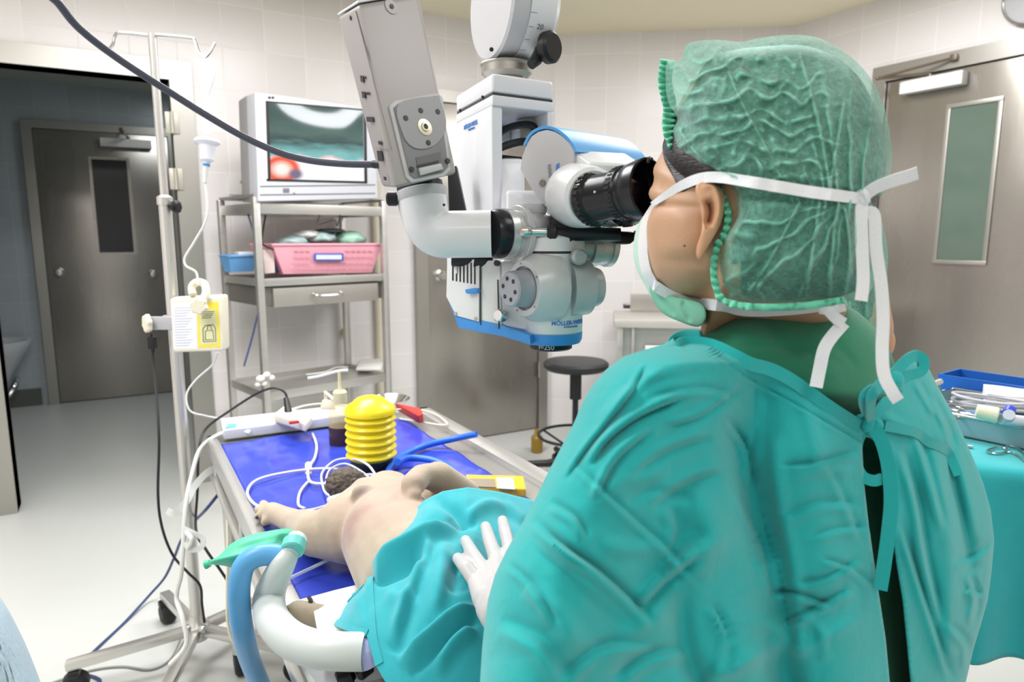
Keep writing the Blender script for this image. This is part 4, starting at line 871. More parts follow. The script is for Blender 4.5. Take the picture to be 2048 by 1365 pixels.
m = MB(); q = [PZ(x, y, tz + .0325) for x, y in ((938, 958), (990, 959), (992, 976), (940, 974))]; m.hexa(q, [v + ZZ * .001 for v in q]); m.build('window', mat('device_window', (150, 138, 122), .3), yb)
m = MB(); q = [PZ(x, y, tz + .0325) for x, y in ((993, 956), (1026, 957), (1030, 980), (995, 978))]; m.hexa(q, [v + ZZ * .001 for v in q]); m.build('sticker', WHITE2, yb)
# =================================================================== DOG
def dogp(x, y, z): return PZ(x, y, z)
pel = dogp(775, 1003, .775); bel = dogp(783, 1075, .785); che = dogp(850, 1165, .79); hd_ = dogp(900, 1285, .78)
E = lambda a, b, c_, d: ((a + b) / 2, c_, d)
caps = [(pel, .058, bel, .080), (bel, .080, che, .088), (che, .085, hd_, .055),
        (dogp(700, 1063, .775), .056, dogp(635, 1068, .762), .040), (dogp(635, 1068, .762), .040, dogp(605, 1052, .745), .030), (dogp(605, 1052, .745), .026, dogp(565, 1034, .737), .0205), (dogp(565, 1034, .737), .0205, dogp(543, 1026, .732), .021),
        (dogp(860, 1010, .80), .055, dogp(925, 990, .825), .030), (dogp(930, 992, .825), .028, dogp(876, 955, .868), .027), (dogp(876, 955, .868), .026, dogp(842, 952, .882), .019), (dogp(842, 952, .882), .019, dogp(826, 970, .880), .020),
        (dogp(750, 985, .80), .03, dogp(727, 980, .825), .022), (dogp(738, 995, .828), .022, dogp(722, 990, .838), .017), (dogp(735, 1010, .80), .045, dogp(690, 1055, .78), .052),
        (che, .06, dogp(720, 1255, .755), .026), (dogp(720, 1255, .755), .024, dogp(640, 1236, .762), .017), (dogp(640, 1236, .762), .017, dogp(596, 1228, .765), .018)]
for i, (x, y) in enumerate(((526, 1009), (516, 1020), (518, 1033), (530, 1044))): caps.append((dogp(543, 1027, .733), .012, dogp(x, y, .726), .0095))
for x, y in ((812, 975), (816, 986), (824, 991), (832, 990)): caps.append((dogp(826, 970, .880), .012, dogp(x + 1, y, .872), .0088))
for x, y in ((578, 1221), (574, 1229), (586, 1236), (612, 1216), (622, 1212)): caps.append((dogp(600, 1226, .765), .010, dogp(x, y, .764), .0085))
dm = blob(caps, .0038, 9)
SK = bpy.data.materials.new('dog_coat'); SK.use_nodes = True; nt = SK.node_tree; b = nt.nodes['Principled BSDF']; N = nt.nodes.new; L_ = nt.links.new
geo = N('ShaderNodeNewGeometry'); cur = None
nz = N('ShaderNodeTexNoise'); nz.inputs['Scale'].default_value = 26; nz.inputs['Detail'].default_value = 6; L_(geo.outputs['Position'], nz.inputs['Vector'])
mx = N('ShaderNodeMix'); mx.data_type = 'RGBA'; mx.inputs[6].default_value = (*s2l((158, 140, 118)), 1); mx.inputs[7].default_value = (*s2l((188, 172, 150)), 1); L_(nz.outputs['Fac'], mx.inputs[0]); cur = mx.outputs[2]
def patch(cur, c, r0, r1, col, k=1.0):
    v = N('ShaderNodeVectorMath'); v.operation = 'DISTANCE'; v.inputs[1].default_value = c; L_(geo.outputs['Position'], v.inputs[0])
    a = N('ShaderNodeMath'); a.operation = 'MULTIPLY_ADD'; a.inputs[1].default_value = (r1 - r0) * .8; L_(nz.outputs['Fac'], a.inputs[0]); L_(v.outputs['Value'], a.inputs[2])
    m_ = N('ShaderNodeMapRange'); m_.inputs['From Min'].default_value = r0; m_.inputs['From Max'].default_value = r1; m_.inputs['To Min'].default_value = k; m_.inputs['To Max'].default_value = 0; L_(a.outputs[0], m_.inputs['Value'])
    x = N('ShaderNodeMix'); x.data_type = 'RGBA'; L_(m_.outputs[0], x.inputs[0]); L_(cur, x.inputs[6]); x.inputs[7].default_value = (*s2l(col), 1); return x.outputs[2]
cur = patch(cur, dogp(765, 1015, .85), .04, .24, (184, 148, 138), .55)
cur = patch(cur, dogp(690, 1060, .82), .015, .075, (138, 84, 84), .85)
cur = patch(cur, dogp(724, 985, .845), .010, .036, (84, 66, 66), .95)
cur = patch(cur, dogp(732, 1038, .86), .003, .010, (90, 74, 70), .8)
for q in ((524, 1016, .724), (523, 1038, .724), (826, 992, .835)): cur = patch(cur, dogp(*q), .002, .009, (60, 46, 42), .8)
L_(cur, b.inputs['Base Color']); b.inputs['Roughness'].default_value = .75; b.inputs['Sheen Weight'].default_value = .3
n2 = N('ShaderNodeTexNoise'); n2.inputs['Scale'].default_value = 260; L_(geo.outputs['Position'], n2.inputs['Vector']); bp_ = N('ShaderNodeBump'); bp_.inputs['Strength'].default_value = .35; bp_.inputs['Distance'].default_value = .001; L_(n2.outputs['Fac'], bp_.inputs['Height']); L_(bp_.outputs[0], b.inputs['Normal'])
dog = thing('dog', 'short-haired fawn dog lying on its back under the teal surgical drape', 'dog', (pel.x, pel.y, TZ))
dm.build('body', SK, dog, sharp=180)
# dark tail curl with longer hair
m = MB(); b_ = bmesh.new(); bmesh.ops.create_icosphere(b_, subdivisions=5, radius=1)
for v in b_.verts: v.co *= 1 + .16 * mnoise(v.co * 5) + .12 * mnoise(v.co * 14)
m._merge(b_, Matrix.Translation(dogp(692, 968, .768)) @ Matrix.Diagonal((.040, .034, .032, 1))); m.build('tail', mat('tail_fur', (96, 88, 80), .9, 0, .5, 60, .8, 220), dog, sharp=180)
for (x, y, x2, y2, z, x3, y3, z3) in ((524, 1007, 519, 1004, .727, 0, 0, 0), (513, 1020, 508, 1020, .727, 0, 0, 0), (515, 1034, 510, 1037, .727, 0, 0, 0), (817, 992, 820, 1000, .868, 0, 0, 0), (830, 993, 833, 999, .868, 0, 0, 0)):
    m = MB(); m.tube([dogp(x + 2, y, z), dogp((x + x2) / 2, (y + y2) / 2, z + .001), dogp(x2, y2, z - .003)], .003, 8, radii=[.0042, .0032, .0012]); m.build('claw', mat('claw_dark', (62, 54, 58), .35), dog)
for (x, y, x2, y2, z) in ((573, 1222, 562, 1212, .775), (621, 1212, 618, 1196, .775)):
    m = MB(); m.tube(cr([dogp(x, y, z), dogp((x + x2) / 2 + 2, (y + y2) / 2 - 1, z + .006), dogp(x2, y2, z + .004)], 4), .003, 8, radii=None); m.build('claw', mat('claw_dark', (62, 54, 58), .35), dog)
# gauze over the front leg
sheet('gauze', [(628, 1228), (700, 1188), (790, 1290), (650, 1330)], TZ + .085, 24, 24, .012, 14, PAD, label='white gauze laid over the front leg beside the drape corner', cat='gauze')
cable([PZ(565, 1164, TZ + .02), PZ(620, 1138, TZ + .02), PZ(680, 1110, TZ + .03)], .003, CLEAR, 'clear thin tube running along the blue mat under the dog', 'tube', name='clear_tube')
# =================================================================== BREATHING CIRCUIT
tt = .90
def T(x, y, z): return PZ(x, y, z)
wt = [T(578, 1108, .85), T(566, 1130, .84), T(548, 1165, .81), T(538, 1200, .78), T(545, 1240, .785), T(575, 1275, .79), T(620, 1296, .795), T(670, 1303, .80), T(730, 1304, .80)]
w_ = cr(wt, 10); n_ = len(w_); kk = .9 / FPX
rad = [ (20 + 12 * min(1, i / (n_ * .35))) * kk for i in range(n_)]
m = MB(); m.tube(w_, .02, 28, radii=rad); bc = m.build('breathing_hose', mat('hose_frost', (208, 214, 210), .35, 0, .04, 20, .12, 60, alpha=.93), label='thick frosted white breathing hose curving over the table edge', cat='hose')
m = MB(); m.tube([T(583, 1096, .856), T(577, 1110, .85)], 21 * kk, 24); m.build('cuff', mat('cuff_clear', (206, 218, 222), .25, alpha=.85), bc)
m = MB(); m.tube(cr([T(574, 1118, .845), T(548, 1110, .85), T(515, 1113, .85), T(490, 1130, .84), T(480, 1160, .82), T(478, 1200, .79), T(485, 1260, .74), T(500, 1320, .66), T(525, 1380, .56), T(545, 1420, .45)], 10), .0145, 20); m.build('breathing_hose', mat('hose_blue', (96, 170, 222), .35, 0, .03, alpha=.96), label='slimmer light blue breathing hose hanging off the table edge', cat='hose')
bgz = thing('breathing_bag', 'green rubber breathing bag lying across the table corner', 'breathing bag', T(505, 1110, .82))
tbag = proj(T(505, 1110, .83))[2]
rl = relief([([(440, 1128), (560, 1085)], 12, .004), ([(450, 1105), (590, 1068)], 9, -.003), ([(555, 1080), (598, 1090)], 8, -.006)])
m = MB(); inflate(m, [(417, 1124), (438, 1112), (460, 1090), (490, 1074), (530, 1064), (570, 1058), (592, 1064), (602, 1080), (602, 1100), (588, 1112), (560, 1120), (530, 1130), (480, 1138), (445, 1132), (425, 1130)], (520, 1098), lambda a, b: tbag + (a - 505) * .0004, .035, .035, 20, 90, rel=rl); m.build('bag', mat('bag_green', (86, 196, 156), .5, 0, .04, 12), bgz, sharp=180)
m = MB(); m.tube([T(420, 1127, .82), T(411, 1130, .818)], .006, 12, radii=[.005, .0065]); m.build('tip', MC['bag_green'], bgz)
m = MB(); m.cyl(T(595, 1078, .862), T(587, 1094, .858), 20 * kk, 18 * kk); m.build('collar', mat('collar_white', (228, 236, 234), .35), bgz)
m = MB(); m.cyl(T(590, 1084, .862), T(584, 1104, .856), 24 * kk, 23 * kk, bev=.002); m.build('ring', mat('ring_teal', (104, 196, 186), .4), bgz)
# endotracheal connector pieces near the drape edge
m = MB(); m.tube(cr([T(712, 1302, .80), T(735, 1305, .80), T(748, 1322, .79)], 5), .0165, 20); m.build('tube_elbow', mat('elbow_lilac', (178, 186, 232), .3, alpha=.9), label='pale lilac elbow connector at the end of the frosted hose', cat='connector')
bcn = thing('valve_connector', 'black two-piece connector below the drape edge at the table end', 'connector', T(708, 1345, .74))
m = MB(); m.cyl(T(712, 1345, .745), T(738, 1325, .75), .013, .013, bev=.002); m.build('body', DARK, bcn)
m = MB(); m.cyl(T(675, 1366, .74), T(704, 1350, .745), .012, .012, bev=.002); m.build('end', DARK, bcn)
m = MB(); m.cyl(T(704, 1350, .745), T(712, 1345, .745), .007); m.build('joint', CHROME, bcn)
sheet('paper_towel', [(648, 1330), (720, 1300), (775, 1380), (690, 1400)], TZ + .02, 16, 16, .004, 14, PAD, label='white paper towel at the near end of the table below the hose', cat='towel')
# light blue cover standing in the near left corner
m = MB()
rl = lambda X, Y: .004 * np.sin(X * .35) * np.sin(Y * .33)
inflate(m, [(-420, 1230), (-150, 1150), (-60, 1165), (-5, 1190), (35, 1255), (66, 1325), (98, 1420), (125, 1560), (150, 1900), (165, 2500), (160, 2860), (-420, 2860)], (-120, 1500), lambda a, b: .72, .16, .12, 60, 150, rel=rl, p=2.4)
m.build('machine_cover', mat('cover_paleblue', (180, 198, 210), .5, 0, .05, 30, .4, 160), label='pale blue dimpled plastic cover standing in the near left corner', cat='cover', sharp=180)
# =================================================================== INSTRUMENT TABLE
a1 = LD(.86, -.5).normalized(); a2 = LD(.5, .86).normalized(); Q0 = PZ(1942, 928, .85); IZ = .85
def it(u, v, z=IZ): q = Q0 + a1 * u + a2 * v; return Vector((q.x, q.y, z))
ins = thing('instrument_table', 'steel instrument table hidden under the teal drape behind the surgeon', 'table', it(.15, .3, 0))
RI = Matrix((a1, a2, ZZ)).transposed()
m = MB(); m.box(it(.12, .31, IZ - .02), (.95, .56, .03), RI, .003); m.build('table_top', STEEL, ins)
for u in (-.32, .56):
    for v in (.06, .56): m = MB(); q = it(u, v, 0); m.cyl(q + ZZ * .0, q + ZZ * (IZ - .03), .014, seg=14); m.build('leg', POLEM, ins)
TEAL = cloth_mat('teal_cotton', (52, 188, 182)); TEALD = cloth_mat('teal_drape_cotton', (50, 176, 182), crinkle=.2)
# draped cloth : top, rounded edge, hanging skirt with folds
m = MB(); U0, U1, V1 = -.38, .62, .6; G = []; nu, nv = 120, 70; prof = []
for k in range(nv + 1):
    s = k / nv * 1.0
    if s < .5: prof.append((V1 * (1 - s / .5), 0, 0))
    else:
        d = (s - .5) / .5 * .37
        if d < .03: prof.append((-.018 * math.sin(d / .03 * math.pi / 2), -.018 * (1 - math.cos(d / .03 * math.pi / 2)), d))
        else: prof.append((-.018, -.018 - (d - .03), d))
for k, (v, dz, d) in enumerate(prof):
    for i in range(nu + 1):
        u = U0 + (U1 - U0) * i / nu; q = it(u, v, IZ + .004 + dz)
        fold = (.030 * math.sin(u * 19 + 1.2 + .6 * math.sin(u * 7)) + .014 * math.sin(u * 47 + 2 * math.sin(u * 5))) * min(1, d / .3) if d > 0 else 0
        q = q - a2 * (fold + .02 * d / .37) + ZZ * (.0018 * mnoise(q * 11) + (.018 * math.sin(u * 9) * d if d > .03 else 0)); G.append(q)
m.add(G, [(j * (nu + 1) + i, j * (nu + 1) + i + 1, (j + 1) * (nu + 1) + i + 1, (j + 1) * (nu + 1) + i) for j in range(nv) for i in range(nu)])
o = m.build('table_drape', TEALD, label='teal cotton drape hanging over the instrument table', cat='drape', sharp=180); solid(o, .0015, 0)
# tray
def itp(px, py, z): return PZ(px, py, z)
zb = IZ + .008
A_ = itp(1893, 866, zb); dirf = (itp(2048, 899, zb) - A_).normalized(); dirb = Vector((-dirf.y, dirf.x, 0)); dirb = dirb if dirb.dot(FH) > 0 else -dirb
A_ = A_ - dirf * .10
def trp(u, v, z=0): return A_ + dirf * u + dirb * v + ZZ * z
tray = thing('instrument_tray', 'blue-grey steel tray full of surgical instruments on the teal drape', 'tray', trp(.2, .15))
TW, TD, TH = .46, .27, .042
TRM = mat('tray_steel', (150, 176, 184), .35, .35, .04)
m = MB()
m.prism([trp(0, 0), trp(TW, 0), trp(TW, TD), trp(0, TD)], ZZ * .002)
for a, b in (((0, 0), (TW, 0)), ((TW, 0), (TW, TD)), ((TW, TD), (0, TD)), ((0, TD), (0, 0))):
    p_, q_ = trp(*a), trp(*b); m.prism([p_, q_, q_ + ZZ * TH, p_ + ZZ * TH], (trp(TW / 2, TD / 2) - (p_ + q_) / 2).normalized() * .002)
m.build('tray_body', TRM, tray)
m = MB(); m.tube([trp(0, 0, TH), trp(TW, 0, TH), trp(TW, TD, TH), trp(0, TD, TH), trp(0, 0, TH)], .003, 8); m.build('rim', CHROME, tray)
t2 = thing('blue_tray', 'blue-walled tray standing behind the steel instrument tray', 'tray', trp(.13, .33))
m = MB()
for a, b in (((-.04, TD + .01), (.30, TD + .01)), ((.30, TD + .01), (.30, TD + .13)), ((.30, TD + .13), (-.04, TD + .13)), ((-.04, TD + .13), (-.04, TD + .01))):
    p_, q_ = trp(*a), trp(*b); m.prism([p_, q_, q_ + ZZ * .070, p_ + ZZ * .070], (trp(.13, TD + .08) - (p_ + q_) / 2).normalized() * .004)
m.build('tray_wall', mat('tray_blue', (30, 98, 190), .4), t2)
m = MB(); m.prism([trp(-.035, TD + .015), trp(.295, TD + .015), trp(.295, TD + .125), trp(-.035, TD + .125)], ZZ * .02); m.build('tray_floor', STEEL, t2)
def scissors(px, py, ang, sc, lab, z=IZ + .048):
    c = PZ(px, py, z); e = (a1 * math.cos(ang) + a2 * math.sin(ang)); f = Vector((-e.y, e.x, 0)); t = thing('scissors', lab, 'scissors', c, 'ring-handled instruments in the steel tray')
    for s_ in (-1, 1):
        m = MB(); o_ = c + f * s_ * .018 * sc; m.tube([o_ + e * .016 * sc * math.cos(th) + f * .012 * sc * math.sin(th) + ZZ * (.001 * s_) for th in np.linspace(0, 2 * math.pi, 25)], .0022 * sc, 8, cap=False)
        m.tube([o_ + e * .016 * sc, c + e * .06 * sc + f * s_ * .003, c + e * .085 * sc - f * s_ * .002, c + e * .13 * sc], .0022, 8); m.build('blade_half', CHROME, t)
    m = MB(); m.cyl(c + e * .083 * sc - ZZ * .004, c + e * .083 * sc + ZZ * .005, .0035, seg=12); m.build('pivot', CHROME, t)
scissors(1902, 812, .2, 1.15, 'ring-handled scissors nearest the back of the steel tray')
scissors(1898, 828, -.05, 1.15, 'ring-handled clamp nearest the front wall of the steel tray')
scissors(1925, 833, -.1, 1.0, 'small ring-handled forceps in the middle of the steel tray', z=IZ + .04)
m = MB(); b0 = PZ(1918, 832, IZ + .02); m.box(b0, (.06, .045, .016), RI, .003); m.build('instrument_block', mat('block_blue', (70, 120, 200), .4), label='blue block under the ring-handled instruments in the tray', cat='block')
ct = []
for k in range(46):
    th = k * .42; c = PZ(1985, 818, IZ + .05); ct.append(c + a1 * .075 * math.cos(th) + a2 * .045 * math.sin(th) + ZZ * (.0006 * k + .003 * math.sin(th * 1.7)))
m = MB(); m.tube(cr(ct, 2), .0035, 8); m.build('coiled_tube', mat('coil_white', (222, 220, 226), .3, alpha=.85), label='coiled clear-white tube lying on the instruments in the tray', cat='tube')
m = MB(); m.cyl(PZ(1952, 822, IZ + .075), PZ(1996, 832, IZ + .07), .0135, .016, bev=.002); m.build('syringe_cap', mat('cap_cream', (238, 236, 208), .4), label='cream plastic cylinder in the coil in the tray', cat='cap')
vb = thing('stopcock', 'white stopcock with a blue lever in the steel tray', 'stopcock', PZ(2018, 838, IZ + .06))
m = MB(); m.cyl(PZ(2000, 838, IZ + .065), PZ(2052, 844, IZ + .06), .011, .011, bev=.002); m.cyl(PZ(2018, 846, IZ + .045), PZ(2018, 830, IZ + .08), .010); m.build('body', mat('stop_white', (232, 234, 244), .3, alpha=.9), vb)
m = MB(); m.cyl(PZ(2016, 828, IZ + .08), PZ(2020, 820, IZ + .085), .010); m.build('lever', mat('lever_blue', (40, 76, 226), .35), vb)
m = MB(); b_ = bmesh.new(); bmesh.ops.create_cube(b_, size=1); bmesh.ops.subdivide_edges(b_, edges=list(b_.edges), cuts=10, use_grid_fill=True)
for v in b_.verts: v.co += Vector((0, 0, 1)) * .15 * mnoise(v.co * 3)
m._merge(b_, Matrix.Translation(PZ(2062, 800, IZ + .06)) @ RI.to_4x4() @ Matrix.Diagonal((.17, .10, .028, 1))); m.build('gauze_pack', PAD, label='folded white gauze pack across the back of the trays', cat='gauze', sharp=60)
rt_ = thing('tissue_retractor', 'angled steel retractor leaning at the left end of the trays', 'retractor', PZ(1870, 790, IZ + .04))
m = MB(); m.prism([PZ(1858, 772, IZ + .10), PZ(1878, 764, IZ + .10), PZ(1886, 786, IZ + .05), PZ(1868, 792, IZ + .05)], -a2 * .004, bev=.001); m.cyl(PZ(1860, 772, IZ + .1), PZ(1880, 764, IZ + .1), .007); m.build('blade', STEEL, rt_)
fc = PZ(2000, 902, IZ + .008); fo = thing('forceps', 'fine steel forceps with wire handles lying on the teal drape', 'forceps', fc)
m = MB(); z_ = IZ + .009
m.tube(cr([PZ(1975, 901, z_), PZ(1990, 896, z_), PZ(2010, 898, z_), PZ(2012, 904, z_), PZ(1996, 908, z_), PZ(1978, 906, z_), PZ(1975, 901, z_)], 4), .0018, 8)
m.tube(cr([PZ(2012, 898, z_), PZ(2018, 892, z_ + .003), PZ(2040, 900, z_), PZ(2060, 925, z_)], 4), .0018, 8); m.tube(cr([PZ(2010, 904, z_), PZ(2030, 908, z_), PZ(2060, 930, z_)], 4), .0018, 8)
m.build('wire_handle', CHROME, fo)
m = MB(); m.cyl(PZ(1936, 893, z_), PZ(1946, 895, z_), .003); m.build('needle_holder_tip', STEEL, label='small steel pin lying on the teal drape in front of the tray', cat='pin')
# =================================================================== SURGICAL MICROSCOPE
mic = thing('surgical_microscope', 'white and blue ceiling-hung surgical microscope with black eyepieces in front of the surgeon', 'microscope', P(1095, 705, .84))
DR = lambda l, d, z=0: (RT * l + FH * d + ZZ * z).normalized()
BCY = mat('marking_blue', (74, 132, 206), .5); INK = mat('marking_grey', (110, 116, 130), .6); HOLE = mat('screw_hole_dark', (38, 38, 42), .4)
# --- tilt drum at the top
ax = DR(-.90, -.42); fc = P(984, 5, .95); R0 = .0775
m = MB(); m.lathe([(.001, .003), (R0 - .004, .003), (R0, 0), (R0, -.022), (R0, -.0225)], fc, ax, 64)
m.build('drum_face', LGREY, mic)
m = MB(); m.lathe([(R0 - .002, -.0225), (R0 - .002, -.0245), (R0 + .001, -.0245), (R0 + .001, -.062), (R0 - .006, -.070), (.001, -.070)], fc, ax, 64); dr_ = m.build('drum', WHITE, mic)
m = MB(); upd = (ZZ - ax * ZZ.dot(ax)).normalized(); rtd = upd.cross(ax)
for k in range(13):
    a = math.radians(-100 + k * 13) ; 
    e = rtd * math.cos(a) + upd * math.sin(a)
    e = e if e.dot(RT) > -.95 else e
    o_ = fc - ax * .029 + e * (R0 + .0008); m.box(o_, (.0007, .007 if k % 3 else .010, .0006), Matrix((e.cross(ax), ax, e)).transposed())
m.build('scale_marks', INK, dr_)
e = (RT * .62 - ZZ * .30 - FH * .72).normalized()
def dtx(a):
    e = -FH * math.cos(a) * 1.0 + ZZ * math.sin(a); e = (e - ax * e.dot(ax)).normalized(); f_ = ax.cross(e)
    o_ = fc - ax * .042 + e * (R0 + .0014); return lambda x, y, z: o_ - ax * x + (-f_ if f_.z < 0 else f_) * y + e * z
m = MB(); text(m, '10', .010, dtx(.02)); text(m, '20', .010, dtx(-.55)); m.build('scale_numbers', INK, dr_)
m = MB(); m.cyl(P(983, 99, .935), P(983, 99, .93), .003, seg=10); m.build('screw', HOLE, dr_)
m = MB(); m.lathe([(.030, .0), (.036, .004), (.036, .014), (.030, .02), (.024, .02), (.024, .045)], P(1013, 128, .97) , -ZZ, 40); m.lathe([(.0365, .004), (.0375, .006), (.0365, .009)], P(1013, 122, .97), -ZZ, 40, cap=False); nk = m.build('neck_ring', STEELF, mic)
m = MB(); m.lathe([(.034, 0), (.034, .003)], P(1013, 126, .97), -ZZ, 40); m.build('neck_seal', DARK, nk)
m = MB(); m.cyl(P(1035, -10, 1.0), P(1060, -60, 1.05), .05); m.tube([P(1035, -30, 1.0), P(1060, -180, 1.06), P(1300, -420, 1.3)], .045, 24); m.build('support_arm', WHITE, mic)
c = P(1070, 108, .93); m = MB(); e_ = DR(.55, -.6, .25); m.cyl(P(1078, 103, .945), P(1092, 98, .93), .008, .013); m.lathe([(.001, 0), (.018, 0), (.021, .003), (.021, .012), (.017, .016), (.001, .016)], P(1090, 97, .93), DR(.75, -.65, .0), 28)
m.tube([P(1082, 102, .935), P(1072, 120, .925), P(1062, 130, .92)], .009, 12, radii=[.009, .0085, .0065]); m.build('clamp_lever', DARK, mic)
# --- yoke (inverted U)
EA, EB, EC = P(985, 200, .88), P(1107, 200, .93), P(912, 200, 1.02)
A0 = Vector((EA.x, EA.y, 0)); vB = Vector((EB.x - EA.x, EB.y - EA.y, 0)); vC = Vector((EC.x - EA.x, EC.y - EA.y, 0))
def yk(u, v, z): return A0 + vB * u + vC * v + ZZ * z
zf = lambda py: zfor(985, py, A0)
ztop, zseam, zund = zf(145), zf(187), zf(211)
def ybox(u0, u1, v0, v1, za, zb, bev=.004):
    m = MB(); m.hexa([yk(u0, v0, za), yk(u1, v0, za), yk(u1, v1, za), yk(u0, v1, za)], [yk(u0, v0, zb), yk(u1, v0, zb), yk(u1, v1, zb), yk(u0, v1, zb)], bev=bev); return m
yo = ybox(0, 1, 0, 1, zseam + .001, ztop, .006).build('yoke_cap', WHITE, mic)
ybox(.01, .99, .01, .99, zseam - .002, zseam + .002, 0).build('seam', SEAM, yo)
ybox(0, 1, 0, 1, zund, zseam - .001, .003).build('yoke_beam', WHITE, mic)
zc = zf(425)
yc_ = ybox(0, .17, .02, .98, zc, zund + .001, .003).build('yoke_column', WHITE, mic)
ybox(.90, 1, .0, .90, zf(262), zund + .001, .003).build('yoke_column', WHITE, mic)
ybox(.17, .90, .85, .98, zf(250), zund, .002).build('yoke_back', LGREY, mic)
pls = Pl(yk(0, 0, zc), yk(0, 1, zc), yk(0, 0, zund))
m = MB()
for x, y in ((965, 194), (920, 221), (1008, 97)):
    if x < 1000: m.cyl(pls.at(x, y, -.002), pls.at(x, y, .0012), .002, seg=10)
m.build('screw', HOLE, yo)
ex_ = (yk(0, 0, 0) - yk(0, 1, 0)).normalized()
m = MB(); text(m, 'MÖLLER-WEDEL', .0082, plfn(pls, 942, 250, 0, .0008, ex_), bold=.0001); m.build('maker_mark', BCY, yc_)
m = MB(); text(m, 'INTERNATIONAL', .0036, plfn(pls, 944, 258, 0, .0008, ex_)); m.build('maker_mark_small', BCY, yc_)
# pivot and cables inside
m = MB(); m.cyl(P(1062, 235, .99), P(1064, 285, .98), .017); m.lathe([(.022, 0), (.022, .012)], P(1062, 243, .99), -ZZ, 24); m.build('pivot_post', mat('pivot_cream', (196, 190, 172), .5), mic)
for pts in (([P(988, 278, .95), P(1005, 262, .95), P(1030, 252, .955), P(1060, 250, .96), P(1075, 262, .965)]), ([P(988, 303, .93), P(1010, 292, .93), P(1040, 284, .93), P(1062, 284, .92)]), ([P(988, 316, .95), P(1010, 318, .95), P(1045, 322, .95)])):
    m = MB(); m.tube(cr(pts, 6), .0052, 10); m.build('cable', CBK, mic)
# --- upright block between column and head
bv = DR(.75, .5) ; 
def pbox(px0, px1, py0, py1, t, depth_dir, L, bev=.004, slant=0):
    q = [P(px0, py0, t), P(px1, py0 + slant, t), P(px1 + 2, py1 + slant, t), P(px0 + 2, py1, t)]; m = MB(); m.hexa(q, [v + depth_dir * L for v in q], bev=bev); return m
pbox(998, 1048, 316, 425, .905, FH, .08, .008).build('upright_block', WHITE, mic)
pbox(1012, 1110, 380, 480, .885, FH, .09, .006, 2).build('head_block', WHITE, mic)
# --- binocular head : sector shaped housing with blue cover
hp = Pl(P(1100, 330, .80), P(1100, 430, .80), P(1100, 330, .80) + DR(-.80, .60))
face = [(1049, 300), (1053, 287), (1062, 273), (1076, 263), (1093, 259), (1110, 263), (1126, 273), (1140, 287), (1149, 302), (1146, 330), (1128, 368), (1113, 412), (1090, 414), (1072, 392), (1040, 340), (1043, 316)]
fp3 = [hp.at(*v) for v in face]
sd_ = DR(.76, .65, -.02)
m = MB(); m.prism(fp3, sd_ * .118, bev=.0015); hh_ = m.build('binocular_housing', LGREY, mic)
ctr_ = sum(fp3, Vector()) / len(fp3)
arc = cr([hp.at(*v) for v in ((1051, 292), (1062, 272), (1076, 262), (1093, 258), (1110, 262), (1126, 272), (1141, 287), (1152, 305))], 5)
m = MB(); R_ = []
for q in arc:
    n = (q - ctr_); n = (n - sd_ * n.dot(sd_)).normalized(); R_.append([q - sd_ * .0012, q + n * .0035 - sd_ * .0012, q + n * .0035 + sd_ * .125, q + sd_ * .125])
m.rings(R_); m.build('blue_cover', mat('cover_blue', (84, 166, 232), .38), mic)
m = MB(); o_ = hp.at(1086, 367, .0004); m.lathe([(.001, .002), (.004, .002), (.004, -.001)], o_, hp.n, 16); m.build('screw', STEELD, hh_)
m = MB()
for k in range(3): text(m, ('40°', 'III', '0°')[k] if False else '|||', .006, plfn(hp, 1099 + k * 1, 333 + k * 9, 0, .0006, hp.n.cross(ZZ) * -1))
m.build('fine_marks', mat('marking_pale', (150, 156, 172), .6), hh_)
m = MB(); m.prism([hp.at(*v, .0004) for v in ((1113, 330), (1119, 326), (1118, 345), (1112, 348))], hp.n * .0006); m.build('blue_mark', BCY, hh_)
